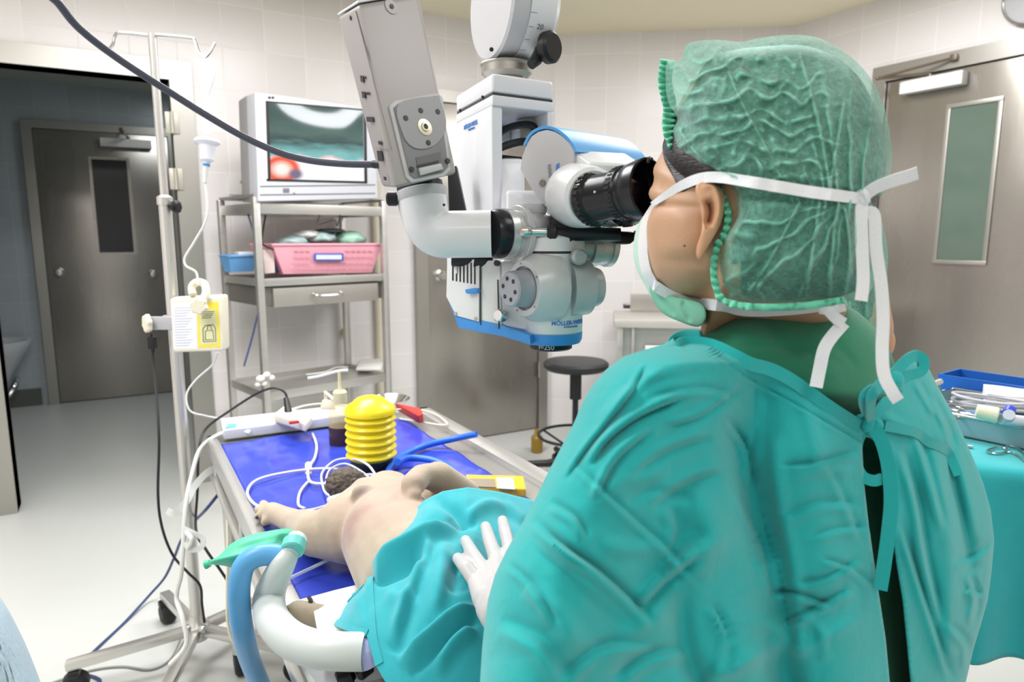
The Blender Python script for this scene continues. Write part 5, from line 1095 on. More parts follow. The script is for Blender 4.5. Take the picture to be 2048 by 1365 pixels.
# white eyepiece carrier : top slab and two tubes
q0 = [P(1146, 300, .79), P(1252, 306, .80), P(1292, 332, .775), P(1180, 325, .755)]
m = MB(); m.hexa(q0, [v - UP * .035 for v in q0], bev=.004); m.build('tube_bridge', WHITE, mic)
def eyetube(pa, pb, r0, r1, nm, seg=48):
    m = MB(); d = (pb - pa); L = d.length; m.lathe([(.001, -.012), (r0 * .8, -.010), (r0 * .97, -.003), (r0, .004), ((r0 * .6 + r1 * .4), L * .55), (r1, L - .003), (r1 - .004, L), (.001, L)], pa, d, seg); return m.build(nm, WHITE, mic)
pA, pB = P(1150, 391, .80), P(1186, 395, .748)
et = eyetube(pA, pB, .0375, .0325, 'eyepiece_tube')
dirn = (P(1262, 384, .706) - P(1186, 399, .748)); Ld = dirn.length; dn = dirn.normalized()
o_ = P(1182, 400, .752)
def eyepiece(o_, dn, L, s=1.0):
    m = MB(); pr = [(.001, -.004), (.0265, -.004), (.0285, 0), (.0285, .006), (.0255, .009), (.0250, .030), (.0250, .034), (.028, .035), (.028, .043), (.0262, .0445), (.0262, .048), (.0285, .050), (.0305, .058), (.0310, .066), (.0290, .067), (.0255, .058), (.022, .052), (.001, .052)]
    m.lathe([(a * s, b * s * L / .067) for a, b in pr], o_, dn, 56); ep = m.build('eyepiece', mat('eyepiece_black', (20, 20, 23), .28, .1), mic)
    m = MB(); a = dn.orthogonal().normalized(); b = dn.cross(a)
    for k in range(26):
        th = 2 * math.pi * k / 26; e = a * math.cos(th) + b * math.sin(th); m.box(o_ + dn * .0035 + e * .0285 * s, (.0035, .0075, .0022), Matrix((e.cross(dn), dn, e)).transposed())
    for k in range(34):
        th = 2 * math.pi * k / 34; e = a * math.cos(th) + b * math.sin(th); m.box(o_ + dn * (.039 * L / .067) + e * .028 * s, (.002, .006, .0012), Matrix((e.cross(dn), dn, e)).transposed())
    m.build('grip_ring', RUBBER, ep)
    m = MB(); m.lathe([(.001, .004), (.009, .003), (.014, 0), (.019, -.001)], o_ + dn * (.0525 * L / .067), dn, 32); m.build('eye_lens', mat('eye_lens_glass', (26, 18, 34), .05, coat=.5), ep)
    m = MB(); m.ball(o_ + dn * .03 + (-FW - dn * (-FW).dot(dn)).normalized() * .0252, .0014); m.build('index_dot', WHITE2, ep)
    return ep
eyepiece(o_, dn, .083)
off = LD(.71, .70) * .060
eyetube(pA + off, pB + off + dn * .01, .036, .031, 'eyepiece_tube'); eyepiece(o_ + off, dn, .083)
# --- handle bar
m = MB(); m.tube([P(1110, 468, .80), P(1240, 470, .80)], .008, 16); m.build('handle_bar', DARK, mic)
for pts in (([(1098, 455), (1106, 420), (1118, 425), (1150, 462), (1150, 478), (1138, 490), (1110, 488), (1097, 474)], .795), ([(1222, 462), (1270, 464), (1275, 476), (1262, 489), (1232, 490), (1220, 478)], .80)):
    pts, t = pts; q = [P(a, b, t) for a, b in pts]; m = MB(); m.prism(q, FH * .035, bev=.004); m.build('handle_mount', DARK, mic)
m = MB(); m.tube([P(1046, 464, .79), P(1098, 465, .795)], .0055, 16); m.lathe([(.001, 0), (.0072, 0), (.0078, .003), (.0072, .012), (.0056, .014)], P(1040, 464, .79), RT, 24); m.build('handle_rod', CHROME, mic)
m = MB(); m.lathe([(.0075, 0), (.0095, .003), (.0095, .010), (.007, .012)], P(1094, 465, .795), RT, 20); m.build('rod_collar', DARK, mic)
m = MB(); m.lathe([(.005, 0), (.005, .012)], P(1268, 470, .80), RT, 14); m.build('rod_end', CHROME, mic)
# --- main body
Bc = P(1103, 590, .84); Bc = Vector((Bc.x, Bc.y, 0)); zb = lambda py: zfor(1103, py, Bc - FH * .04)
rB = .0385
m = MB(); m.lathe([(.001, zb(672)), (rB * .96, zb(672)), (rB, zb(668)), (rB, zb(512)), (rB * .98, zb(507)), (.001, zb(507))], Bc, ZZ, 56)
m.build('optics_body', mat('body_enamel', (222, 226, 226), .32, 0, .015, 6, coat=.25), mic)
m = MB(); m.lathe([(.001, zb(503)), (rB * 1.03, zb(503)), (rB * 1.03, zb(476)), (rB * .95, zb(470)), (.001, zb(470))], Bc, ZZ, 56); m.build('upper_ring', WHITE, mic)
m = MB(); m.lathe([(.001, zb(508)), (rB * .99, zb(508)), (rB * .99, zb(502)), (.001, zb(502))], Bc, ZZ, 56); m.build('seam', SEAM, mic)
m = MB(); m.lathe([(.001, zb(694)), (rB * .93, zb(694)), (rB * .99, zb(687)), (rB * 1.005, zb(672)), (.001, zb(671))], Bc, ZZ, 56)
# rear lamp housing box (to the left of the body in view)
lh = Pl(P(900, 520, .87), P(1010, 520, .825), P(900, 640, .87))
out = [(893, 512), (1000, 523), (1004, 655), (1000, 662), (915, 642), (893, 592)]
q = [lh.at(*v) for v in out]
bvec = DR(.30, .95) * .085
m.prism([lh.at(*v, .0008) for v in ((893, 592), (914, 630), (960, 640), (1004, 650), (1060, 672), (1062, 690), (1004, 673), (960, 665), (918, 656))], bvec, bev=.001)
m.build('blue_band', BLUE, mic)
m = MB(); m.prism(q, bvec, bev=.003); hs = m.build('lamp_housing', mat('housing_enamel', (226, 228, 226), .36, 0, .015, 6), mic)
m = MB(); m.prism([lh.at(*v, .0005) for v in ((897, 514), (961, 521), (960, 644), (915, 632), (895, 594))], lh.n * .0022, bev=.0006); pn = m.build('access_panel', mat('panel_enamel', (224, 225, 224), .42, 0, .02), hs)
m = MB()
for k in range(7):
    x = 908.5 + k * 7.3; m.prism([lh.at(x - 1.4, 526, .0028), lh.at(x + 1.4, 526, .0028), lh.at(x + 1.4, 562 + k * 1.2, .0028), lh.at(x - 1.4, 562 + k * 1.2, .0028)], lh.n * .0004)
m.build('vent_slot', HOLE, hs)
m = MB(); m.prism([lh.at(914.5, 531, .0035), lh.at(917.5, 531, .0035), lh.at(917.5, 548, .0035), lh.at(914.5, 548, .0035)], lh.n * .0005); m.build('slot_indicator', WHITE2, hs)
m = MB(); m.prism([lh.at(x, y, .003) for x, y in ((938, 580), (958, 577), (964, 578), (964, 586), (955, 588), (940, 588))], lh.n * .006, bev=.001); m.build('blue_tab', BLUE, hs)
for x, y in ((914, 628), (954, 638)): m = MB(); m.cyl(lh.at(x, y, .0025), lh.at(x, y, .0038), .0022, seg=12); m.build('screw', STEELD, hs)
m = MB(); m.prism([lh.at(x, y, .0006) for x, y in ((961.5, 521), (963, 521), (963, 650), (961.5, 650))], lh.n * .0012); m.prism([lh.at(x, y, .0006) for x, y in ((996, 560), (997.5, 560), (999.5, 658), (998, 658))], lh.n * .0012); m.build('seam_line', SEAM, hs)
m = MB(); m.cyl(lh.at(996, 527, 0), lh.at(996, 527, .004), .0036, seg=16); m.build('socket', HOLE, hs)
m = MB(); m.lathe([(.005, 0), (.0075, .002), (.0075, .012), (.006, .014), (.001, .014)], lh.at(1010, 632, .002), lh.n, 24); m.build('thumb_screw', CHROME, hs)
# bridge filling between body and housing
m = MB(); q = [P(1000, 520, .83), P(1080, 520, .82), P(1080, 668, .82), P(1000, 655, .83)]; m.hexa(q, [v + FH * .07 for v in q], bev=.006); m.build('body_shoulder', WHITE, mic)
# objective
m = MB(); m.lathe([(.001, zb(709)), (.0235, zb(709)), (.0262, zb(706)), (.0262, zb(692)), (.001, zb(691))], Bc, ZZ, 48); ob = m.build('objective', DARK, mic)
m = MB(); m.lathe([(.001, zb(709) + .0006), (.02, zb(709) + .0006), (.02, zb(709) - .0006), (.001, zb(709) - .0012)], Bc, ZZ, 32); m.build('front_lens', mat('lens_glass', (60, 62, 80), .04, coat=.6), ob)
def cylfn(cen, r, z, th0):
    return lambda x, y, zz: Vector((cen.x, cen.y, z + y)) + (-FH * math.cos(th0 + x / r) + RT * math.sin(th0 + x / r)) * (r + zz)
m = MB(); text(m, 'f=250', .0085, cylfn(Bc, .0264, zb(700), -.28)); m.build('lens_mark', WHITE2, ob)
m = MB(); text(m, 'MÖLLER-WEDEL', .0072, cylfn(Bc, rB + .0003, zb(648), .62), bold=.00015); text(m, 'INTERNATIONAL', .0028, cylfn(Bc, rB + .0003, zb(656), .62)); m.build('maker_mark', BCY, mic)
# front-left zoom dial
dax = DR(-.80, -.56, 0); dc = P(1049, 577, .80)
m = MB(); m.lathe([(.044, -.035), (.040, -.012), (.0345, -.004), (.0335, 0), (.0325, .0015), (.026, .0015), (.026, -.004), (.001, -.004)], dc, dax, 56); dm_ = m.build('dial_flange', mat('flange_enamel', (206, 209, 212), .3, .1), mic)
m = MB(); m.lathe([(.0235, -.004), (.0235, .0), (.0215, .003), (.0208, .020), (.019, .022), (.001, .022)], dc, dax, 48); kb = m.build('dial_knob', mat('dial_grey', (164, 168, 178), .35, .2), mic)
m = MB(); a = dax.orthogonal().normalized(); a = (ZZ - dax * ZZ.dot(dax)).normalized(); b = dax.cross(a)
for k in range(6):
    th = 2 * math.pi * k / 6 + .3; m.cyl(dc + dax * .0218 + (a * math.cos(th) + b * math.sin(th)) * .0125, dc + dax * .0226 + (a * math.cos(th) + b * math.sin(th)) * .0125, .0026, seg=14)
m.build('dial_hole', HOLE, kb)
for k in range(5): th = 2 * math.pi * k / 5 + .2; m = MB(); m.cyl(dc + (a * math.cos(th) + b * math.sin(th)) * .0295, dc + dax * .0022 + (a * math.cos(th) + b * math.sin(th)) * .0295, .0013, seg=8); m.build('flange_screw', STEELD, dm_)
m = MB(); m.cyl(P(1083, 550, .80), P(1083, 550, .797), .0025, seg=12); m.build('body_screw', STEELD, mic)
# far dial
dax2 = DR(.93, .30, 0); dc2 = P(1158, 575, .835)
m = MB(); m.lathe([(.040, -.02), (.0345, -.002), (.0335, .010), (.030, .012)], dc2, dax2, 48); m.lathe([(.026, .011), (.024, .022), (.022, .026), (.001, .026)], dc2, dax2, 40); m.build('far_dial', mat('far_dial_grey', (190, 200, 202), .35), mic)
m = MB(); m.lathe([(.008, 0), (.0095, .003), (.0095, .010), (.007, .013), (.001, .013)], P(1152, 514, .80), DR(.3, -.9), 24); m.build('lock_knob', mat('lock_grey', (182, 188, 192), .3, .3), mic)
# right port ring
m = MB(); rdx = DR(.9, .35, -.02); m.lathe([(.022, -.03), (.0235, 0), (.0275, .001), (.0275, .012), (.0255, .014), (.0255, .026), (.0275, .027), (.0275, .034), (.001, .034)], P(1172, 490, .86), rdx, 48); m.build('side_port', mat('port_silver', (186, 196, 196), .3, .5), mic)
# left port : silver rings, black ring, white pipe elbow, camera
axp = (P(1070, 470, .83) - P(985, 468, .80)).normalized(); o_ = P(985, 468, .80)
m = MB(); m.lathe([(.024, .012), (.0300, .013), (.0305, .022), (.0285, .024), (.0285, .030), (.0335, .031), (.0335, .040), (.0310, .042), (.0310, .064), (.027, .070), (.02, .1)], o_, axp, 64); m.build('port_rings', mat('ring_silver', (206, 208, 210), .26, .45), mic)
m = MB(); m.lathe([(.0268, -.004), (.0272, -.003), (.0292, .004), (.0285, .014), (.027, .0145)], o_, axp, 56); m.build('black_ring', mat('ring_black', (36, 36, 42), .25, .3), mic)
m = MB(); m.lathe([(.0335, .032), (.0345, .033), (.0345, .038), (.0335, .039)], o_, axp, 64); m.box(o_ + axp * .055 + ZZ * .031 - FH * .01, (.03, .02, .012), Matrix((axp, axp.cross(ZZ).normalized(), ZZ)).transposed(), .003); m.build('ring_clamp', LGREY, mic)
pipe = cr([P(843, 392, .80), P(849, 425, .80), P(858, 452, .80), P(880, 468, .80), P(915, 469, .80), P(983, 468, .80)], 8)
m = MB(); m.tube(pipe, .0275, 40, radii=[.0275 + .0022 * max(0, 1 - i / 12) for i in range(len(pipe))]); m.build('camera_pipe', WHITE, mic)
m = MB(); m.lathe([(.029, 0), (.0305, .001), (.0305, .0095), (.029, .012)], P(841, 381, .80), (P(849, 425, .80) - P(843, 392, .80)), 48); m.build('pipe_collar', LGREY, mic)
m = MB(); m.lathe([(.027, 0), (.0275, .010)], P(839, 369, .80), (P(849, 425, .80) - P(843, 392, .80)), 40); m.build('mount_ring', DARK, mic)
m = MB(); m.tube([P(800, 398, .795), P(792, 398, .795)], .004); m.lathe([(.006, 0), (.0082, .002), (.0082, .011), (.006, .013), (.001, .013)], P(796, 398, .79), -RT, 24); m.build('locking_knob', DARK, mic)
m = MB(); m.cyl(P(888, 410, .775), P(888, 410, .772), .0016, seg=10); m.build('pipe_screw', HOLE, mic)
m = MB(); q = [P(x, y, .93) for x, y in ((895, 345), (912, 330), (932, 425), (898, 425))]; m.hexa(q, [v + FH * .03 for v in q], bev=.002); m.build('black_bracket', DARK, mic)
m = MB(); q = [P(x, y, .90) for x, y in ((890, 515), (945, 519), (975, 528), (940, 522))]; m.tube([P(905, 512, .86), P(950, 516, .86)], .013, 16); m.tube([P(950, 518, .85), P(985, 524, .85)], .011, 16); m.build('under_joint', DARK, mic)
# --- video camera
vc = MB(); tN, tR, tL = .665, .72, .735
Fq = [P(716, 8, tN), P(838, -12, tR), P(914, 348, tR), P(789, 377, tN)]
Lq = [P(675, 33, tL), P(764, 375, tL)]
back = (Lq[0] - Fq[0])
vc.hexa([Fq[0], Fq[1], Fq[2], Fq[3]], [Lq[0], Fq[1] + back, Fq[2] + (Lq[1] - Fq[3]), Lq[1]], bev=.0055)
vcam = vc.build('video_camera', CGREY, mic)
fpn = Pl(Fq[0], Fq[1], Fq[3]); lpn = Pl(Fq[0], Lq[0], Fq[3])
m = MB(); m.hexa([Fq[0] + UP * .001, Fq[1] + UP * .001, Fq[1] + back + UP * .001, Lq[0] + UP * .001], [v + UP * .0035 for v in (Fq[0], Fq[1], Fq[1] + back, Lq[0])], bev=.001); m.build('top_edge', WHITE, vcam)
po = [(787, 203), (872, 187), (883, 196), (899, 340), (888, 353), (822, 366), (810, 356), (776, 214)]
m = MB(); m.prism([fpn.at(*v, 0) for v in po], fpn.n * .0022, bev=.0008); m.build('plate_edge', mat('plate_light', (196, 194, 198), .4), vcam)
pi = [(794, 209), (868, 194), (875, 202), (893, 336), (882, 347), (826, 359), (816, 352), (784, 218)]
m = MB(); m.prism([fpn.at(*v, .0022) for v in pi], fpn.n * .0014, bev=.0006); pt = m.build('mount_plate', PGREY, vcam)
m = MB(); dpts = cr([(v[0], v[1], 0) for v in ((792, 211), (868, 196), (874, 202), (886, 240), (884, 268), (866, 292), (842, 301), (818, 296), (800, 270))], 5, closed=True); m.prism([fpn.at(v.x, v.y, .0036) for v in dpts], fpn.n * .0012); m.build('plate_disc', mat('disc_grey', (146, 146, 150), .42, .15), vcam)
for x, y in ((806, 240), (836, 225), (870, 227), (851, 289), (818, 342), (890, 325)): m = MB(); m.cyl(fpn.at(x, y, .0042), fpn.at(x, y, .0054), .0028, seg=18); m.build('mount_hole', HOLE, vcam)
c = fpn.at(844, 258, .0046); m = MB(); m.lathe([(.0086, 0), (.0086, .0008), (.0048, .001), (.0042, .0022), (.0030, .0022), (.0026, 0)], c, fpn.n, 36); m.build('thread_ring', mat('thread_cream', (206, 198, 176), .3, .6), vcam)
m = MB(); m.cyl(c, c + fpn.n * .0012, .0027, seg=20); m.build('thread_hole', HOLE, vcam)
m = MB(); m.prism([fpn.at(*v, .0037) for v in ((827, 318), (876, 307), (880, 340), (833, 352))], fpn.n * .0006); m.build('handle_recess', mat('recess_grey', (104, 104, 108), .5), vcam)
m = MB(); m.prism([fpn.at(*v, .0044) for v in ((828, 334), (872, 324), (872, 328), (829, 338))], fpn.n * .0006); m.build('recess_shade_strip', HOLE, vcam)  # shade of the handle recess, put in as a dark strip
m = MB(); m.prism([fpn.at(*v, .0044) for v in ((830, 341), (874, 331), (879, 343), (834, 355))], fpn.n * .003, bev=.0008); m.build('handle_lip', mat('lip_light', (186, 186, 188), .4), vcam)
m = MB(); m.cyl(fpn.at(782, 14, .0004), fpn.at(782, 14, .001), .0075, seg=24); m.build('screw_boss', mat('boss_grey', (182, 178, 178), .4), vcam)
m = MB(); m.cyl(fpn.at(782, 14, .001), fpn.at(782, 14, .002), .0024, seg=16); m.build('screw', HOLE, vcam); m = MB(); m.cyl(lpn.at(702, 36, .0003), lpn.at(702, 36, .001), .0022, seg=14); m.build('screw', HOLE, vcam)
m = MB()
for x, y, w_, h in ((725, 158, 3, 7), (731, 155, 1.2, 3), (728, 190, 3, 7), (735, 187, 1.5, 3), (739, 187, 1, 3), (741, 239, 6.5, 5.5), (761, 286, 3, 4), (760, 312, 4.5, 11), (771, 357, 2, 4)):
    m.prism([lpn.at(x - w_, y - h, .0004), lpn.at(x + w_, y - h + 1, .0004), lpn.at(x + w_ + .26 * h, y + h, .0004), lpn.at(x - w_ + .26 * h, y + h - 1, .0004)], lpn.n * .0008)
m.build('side_port_socket', HOLE, vcam)
m = MB(); m.prism([lpn.at(*v, .0003) for v in ((712, 22), (713.2, 22), (785, 300), (783.8, 300))], lpn.n * .0005); m.prism([lpn.at(*v, .0003) for v in ((752, 296), (785, 300), (785, 301.3), (752, 297.3))], lpn.n * .0005); m.build('side_seam', mat('seam_mid', (120, 116, 114), .5), vcam)
# thick camera cable sweeping in from the upper left
cable([P(-40, -1400, .89), P(-30, -900, .78), P(-10, -450, .68), P(30, -150, .63), P(90, -25, .62), P(118, 8, .63), P(160, 58, .65), P(240, 120, .68), P(345, 188, .71), P(420, 235, .725), P(490, 275, .735), P(560, 306, .74), P(620, 321, .74), P(690, 328, .735), P(757, 329, .73), P(775, 329, .725)], .0037, CBL, 'thick slate grey camera cable sweeping down from the ceiling to the video camera', 'cable', seg=14, n=10, name='camera_cable')
m = MB(); m.tube([P(748, 328, .728), P(766, 329, .722)], .0048, 14); m.build('cable_boot', DARK, vcam)
# =================================================================== SURGEON
srg = thing('person', 'seated surgeon in teal gown and green bouffant cap looking into the microscope eyepieces', 'person', P(1450, 900, .66).xy.to_3d())
SKIN = mat('skin', (188, 148, 116), .5, 0, .05, 30, .12, 300, sss=.06)
HAIR = mat('black_hair', (30, 24, 24), .45, 0, .3, 8, .5, 60, stretch=(1, 1, 12))
# ---- head, neck : one continuous surface
tf = lambda x, y: .672 - (x - 1300) * .00014 + .0009 * max(0, y - 560) * min(1, max(0, (x - 1380) / 90))
m = MB()
fo = [(1420, 130), (1370, 185), (1345, 240), (1333, 275), (1325, 300), (1314, 322), (1306, 340), (1308, 352), (1306, 368), (1297, 384), (1301, 399), (1310, 408), (1301, 424), (1293, 446), (1292, 480), (1297, 520), (1311, 556), (1340, 584), (1388, 600), (1402, 618), (1402, 660), (1400, 720), (1450, 760), (1600, 760), (1680, 700), (1700, 560), (1735, 450), (1745, 330), (1710, 220), (1640, 150), (1540, 110)]
frl = relief([([(1318, 325), (1345, 345), (1385, 350)], 14, -.004), ([(1330, 400), (1350, 450), (1345, 520)], 34, .006), ([(1400, 540), (1420, 480), (1425, 420)], 24, -.004), ([(1402, 600), (1440, 550), (1450, 500)], 22, -.005), ([(1318, 372), (1332, 396)], 12, -.003), ([(1480, 540), (1600, 560), (1690, 540)], 64, -.040), ([(1485, 470), (1650, 480)], 60, -.03)])
inflate(m, fo, (1500, 420), tf, .095, .10, 46, 200, rel=frl, p=2.6)
m.build('body', SKIN, srg, sharp=180)
# ---- ear
m = MB(); te = lambda x, y: .556 - (x - 1400) * .0001
eo = [(1392, 372), (1404, 364), (1424, 364), (1440, 374), (1449, 395), (1448, 425), (1440, 452), (1428, 474), (1416, 494), (1406, 512), (1399, 520), (1393, 512), (1394, 492), (1402, 468), (1404, 440), (1400, 410), (1392, 388)]
erl = relief([([(1414, 398), (1421, 425), (1414, 455)], 8.5, -.010), ([(1403, 375), (1425, 372), (1437, 395), (1438, 425), (1428, 455)], 6, .003)])
inflate(m, eo, (1420, 430), te, .006, .03, 18, 90, rel=erl); m.build('ear', mat('ear_skin', (200, 154, 120), .5, 0, .05, 30, sss=.12), srg, sharp=180)
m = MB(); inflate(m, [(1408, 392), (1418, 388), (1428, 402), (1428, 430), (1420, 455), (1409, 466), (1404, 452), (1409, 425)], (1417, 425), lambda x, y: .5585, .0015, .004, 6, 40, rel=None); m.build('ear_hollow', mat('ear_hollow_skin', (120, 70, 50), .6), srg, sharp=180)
m = MB(); m.ball(P(1369, 492, tf(1369, 492) - .0915), .0010); m.build('mole', mat('mole', (90, 60, 50), .6), srg)
# ---- hair at the temple and behind the ear
m = MB(); ho = [(1342, 245), (1330, 278), (1326, 305), (1330, 330), (1342, 352), (1354, 380), (1374, 374), (1402, 358), (1428, 362), (1450, 370), (1464, 420), (1462, 480), (1440, 540), (1438, 570), (1462, 598), (1600, 606), (1680, 594), (1738, 556), (1744, 440), (1768, 360), (1772, 290), (1752, 215), (1705, 140), (1630, 96), (1540, 92), (1430, 112), (1375, 185)]
hr = lambda X, Y: .0012 * np.sin(X * .55 + Y * .18)
inflate(m, ho, (1530, 360), lambda x, y: .672 - (x - 1300) * .00010, .118, .12, 40, 180, rel=hr, p=2.8); m.build('hair', HAIR, srg, sharp=180)
from mathutils.bvhtree import BVHTree
fb = [c for c in srg.children if c.name.startswith('body')][0]; bf = BVHTree.FromPolygons([v.co + ORG[srg] for v in fb.data.vertices], [tuple(p.vertices) for p in fb.data.polygons])
def tface(x, y):
    h = bf.ray_cast(CAMP, ray(x, y).normalized()); return proj(h[0])[2] - .0005 if h[0] else .66
m = MB(); inflate(m, [(1334, 270), (1325, 292), (1328, 318), (1338, 340), (1350, 362), (1362, 384), (1384, 374), (1410, 358), (1425, 345), (1410, 322), (1380, 298), (1352, 274)], (1370, 330), tface, .0022, .006, 14, 70, rel=lambda X, Y: .0006 * np.sin(X * .9 - Y * .5)); m.build('temple_hair', HAIR, srg, sharp=180)
m = MB(); m.tube(cr([P(1304, 318, .655), P(1298, 316, .66), P(1296, 326, .662)], 4), .0014, 6); m.build('eyelash', HAIR, srg)
# ---- bouffant cap : thin see-through non-woven
capm = bpy.data.materials.new('cap_nonwoven'); capm.use_nodes = True; nt = capm.node_tree; N = nt.nodes.new; L_ = nt.links.new
out = nt.nodes['Material Output']; b = nt.nodes['Principled BSDF']; b.inputs['Roughness'].default_value = .8; b.inputs['Sheen Weight'].default_value = .5
geo = N('ShaderNodeNewGeometry'); nz = N('ShaderNodeTexNoise'); nz.inputs['Scale'].default_value = 240; nz.inputs['Detail'].default_value = 4; L_(geo.outputs['Position'], nz.inputs['Vector'])
nz2 = N('ShaderNodeTexNoise'); nz2.inputs['Scale'].default_value = 24; nz2.inputs['Detail'].default_value = 4; L_(geo.outputs['Position'], nz2.inputs['Vector'])
mx = N('ShaderNodeMix'); mx.data_type = 'RGBA'; mx.inputs[6].default_value = (*s2l((98, 200, 172)), 1); mx.inputs[7].default_value = (*s2l((168, 236, 216)), 1); L_(nz2.outputs['Fac'], mx.inputs[0]); L_(mx.outputs[2], b.inputs['Base Color'])
tr = N('ShaderNodeBsdfTransparent'); tr.inputs[0].default_value = (.84, .95, .92, 1)
ml = N('ShaderNodeMixShader'); ma = N('ShaderNodeMath'); ma.operation = 'MULTIPLY_ADD'; ma.inputs[1].default_value = .46; ma.inputs[2].default_value = -.04; L_(nz.outputs['Fac'], ma.inputs[0])
mb2 = N('ShaderNodeMath'); mb2.operation = 'MULTIPLY_ADD'; mb2.inputs[1].default_value = .30; L_(nz2.outputs['Fac'], mb2.inputs[0]); L_(ma.outputs[0], mb2.inputs[2])
pn_ = N('ShaderNodeMapRange'); pn_.inputs['From Min'].default_value = .505; pn_.inputs['From Max'].default_value = .56; pn_.inputs['To Max'].default_value = .34; L_(geo.outputs['Pointiness'], pn_.inputs['Value'])
ad_ = N('ShaderNodeMath'); ad_.operation = 'ADD'; ad_.use_clamp = True; L_(mb2.outputs[0], ad_.inputs[0]); L_(pn_.outputs[0], ad_.inputs[1]); mb2 = ad_
L_(mb2.outputs[0], ml.inputs[0]); L_(tr.outputs[0], ml.inputs[1]); L_(b.outputs[0], ml.inputs[2]); L_(ml.outputs[0], out.inputs[0])
def caprel(X, Y):
    left = np.clip((1700 - X) / 110, 0, 1) * np.clip((640 - Y) / 60, 0, 1); up = np.clip((400 - Y) / 60, 0, 1)
    n1 = npnoise(X, Y, 46.0, 1.3); n2 = npnoise(X, Y, 18.0, 5.0)
    # wavy gathers across the crown, fanning in towards the knot
    ph = (Y - 60 + .22 * (X - 1500) * (1 - up * .6)) / 17.0 + 1.5 * n1 + .6 * np.sin(X / 38.0) + .35 * np.sin(X / 17.0 + Y / 40)
    w1 = np.exp(-((np.sin(ph * math.pi * .5)) ** 2) * 2.6); n3 = npnoise(X, Y, 30.0, 9.0)
    r = left * up * (.0080 * w1 * np.clip(.75 + 1.1 * n3, .15, 1.3) + .0022 * n2 + .0012 * np.sin(X / 5.0 + Y / 11.0 + 3 * n1) * np.clip(n2 + .3, 0, 1))
    # long pleats down the back of the crown
    right = np.clip((X - 1600) / 60, 0, 1)
    ang = (X - 1700) / (1.0 + np.clip(np.abs(Y - 395), 0, 340) / 340 * 1.6) 
    w2 = np.exp(-((np.sin(ang / 7.5 + .6 * n1)) ** 2) * 3.5)
    r += right * .0055 * w2
    low = np.clip((Y - 400) / 50, 0, 1)
    a2_ = np.arctan2(Y - 400, 1690 - X)
    w3 = np.exp(-((np.sin(a2_ * 11 + 1.5 * n1)) ** 2) * 5)
    r += low * np.clip((1705 - X) / 60, 0, 1) * (.006 * w3 + .003 * n1)
    return r + .0012 * n2
cs = relief([([(1440, 95), (1480, 200), (1530, 290), (1560, 350)], 5, .005, 'ko'), ([(1600, 110), (1640, 260), (1662, 390)], 6, .008, 'ko'), ([(1690, 190), (1672, 300), (1655, 400)], 6, .008, 'k'), ([(1450, 380), (1560, 395), (1640, 402)], 12, -.006), ([(1600, 405), (1540, 520), (1500, 580)], 6, .006, 'ko'), ([(1640, 405), (1625, 500), (1612, 590)], 7, .006, 'ko'), ([(1690, 420), (1700, 510), (1690, 590)], 10, .008, 'ko'), ([(1440, 440), (1480, 470), (1520, 470)], 14, .006), ([(1430, 600), (1520, 560), (1600, 620)], 9, -.006), ([(1330, 175), (1360, 260), (1420, 330), (1540, 380)], 7, .006, 'ko')])
crel = lambda X, Y: caprel(X, Y) + cs(X, Y)
co = [(1334, 122), (1362, 120), (1372, 92), (1395, 82), (1440, 80), (1480, 84), (1520, 76), (1570, 70), (1620, 72), (1660, 86), (1700, 112), (1735, 148), (1762, 196), (1777, 250), (1784, 310), (1780, 350), (1768, 385), (1748, 400), (1752, 440), (1756, 500), (1752, 550), (1735, 590), (1690, 604), (1640, 606), (1590, 616), (1530, 620), (1480, 614), (1448, 602), (1432, 570), (1427, 525), (1436, 490), (1452, 462), (1456, 420), (1448, 390), (1438, 372), (1405, 350), (1398, 338), (1350, 300), (1342, 262), (1352, 235), (1336, 205), (1330, 165)]
m = MB(); inflate(m, co, (1570, 350), lambda x, y: .660 - (x - 1300) * .00008, .128, .13, 120, 460, rel=crel, p=2.9)
m.build('cap', capm, srg, sharp=180)
# ruffled elastic edge of the cap
def ruffle(path, amp, wl, wdt, tt_):
    pts = cr([(a, b, 0) for a, b in path], 14); R_ = []; s = 0
    for i, q in enumerate(pts):
        if i: s += (q - pts[i - 1]).length
        d = (pts[min(i + 1, len(pts) - 1)] - pts[max(i - 1, 0)]).normalized(); n = Vector((-d.y, d.x, 0)); w_ = math.sin(s / wl * 2 * math.pi); w2 = math.sin(s / wl * 2 * math.pi * .53 + 1)
        t = tt_(q.x, q.y); R_.append([P(q.x + n.x * a * wdt + d.x * w2 * a * 3, q.y + n.y * a * wdt, t - amp * w_ * (.3 + abs(a)) - .002 * (1 - a * a)) for a in (-1, -.6, -.2, .2, .6, 1)])
    return R_
m = MB(); CAPS = mat('cap_elastic', (104, 208, 172), .8, 0, .1, 40, sheen=.4)
m.rings(ruffle([(1335, 120), (1330, 165), (1340, 215), (1338, 250), (1344, 275), (1356, 298), (1385, 322), (1405, 345), (1440, 376)], .006, 12, 14, lambda x, y: .655 - .02 - .06 * min(1, max(0, (y - 200) / 180))), cap=False, closed=False)
m.rings(ruffle([(1438, 376), (1447, 398), (1456, 425), (1452, 462), (1436, 490), (1428, 525), (1430, 565), (1446, 600), (1500, 614), (1600, 613), (1690, 600)], .004, 16, 7, lambda x, y: .655 - .09 - .03 * min(1, max(0, (x - 1430) / 60))), cap=False, closed=False)
o = m.build('cap_edge', CAPS, srg, sharp=180); solid(o, .0006)
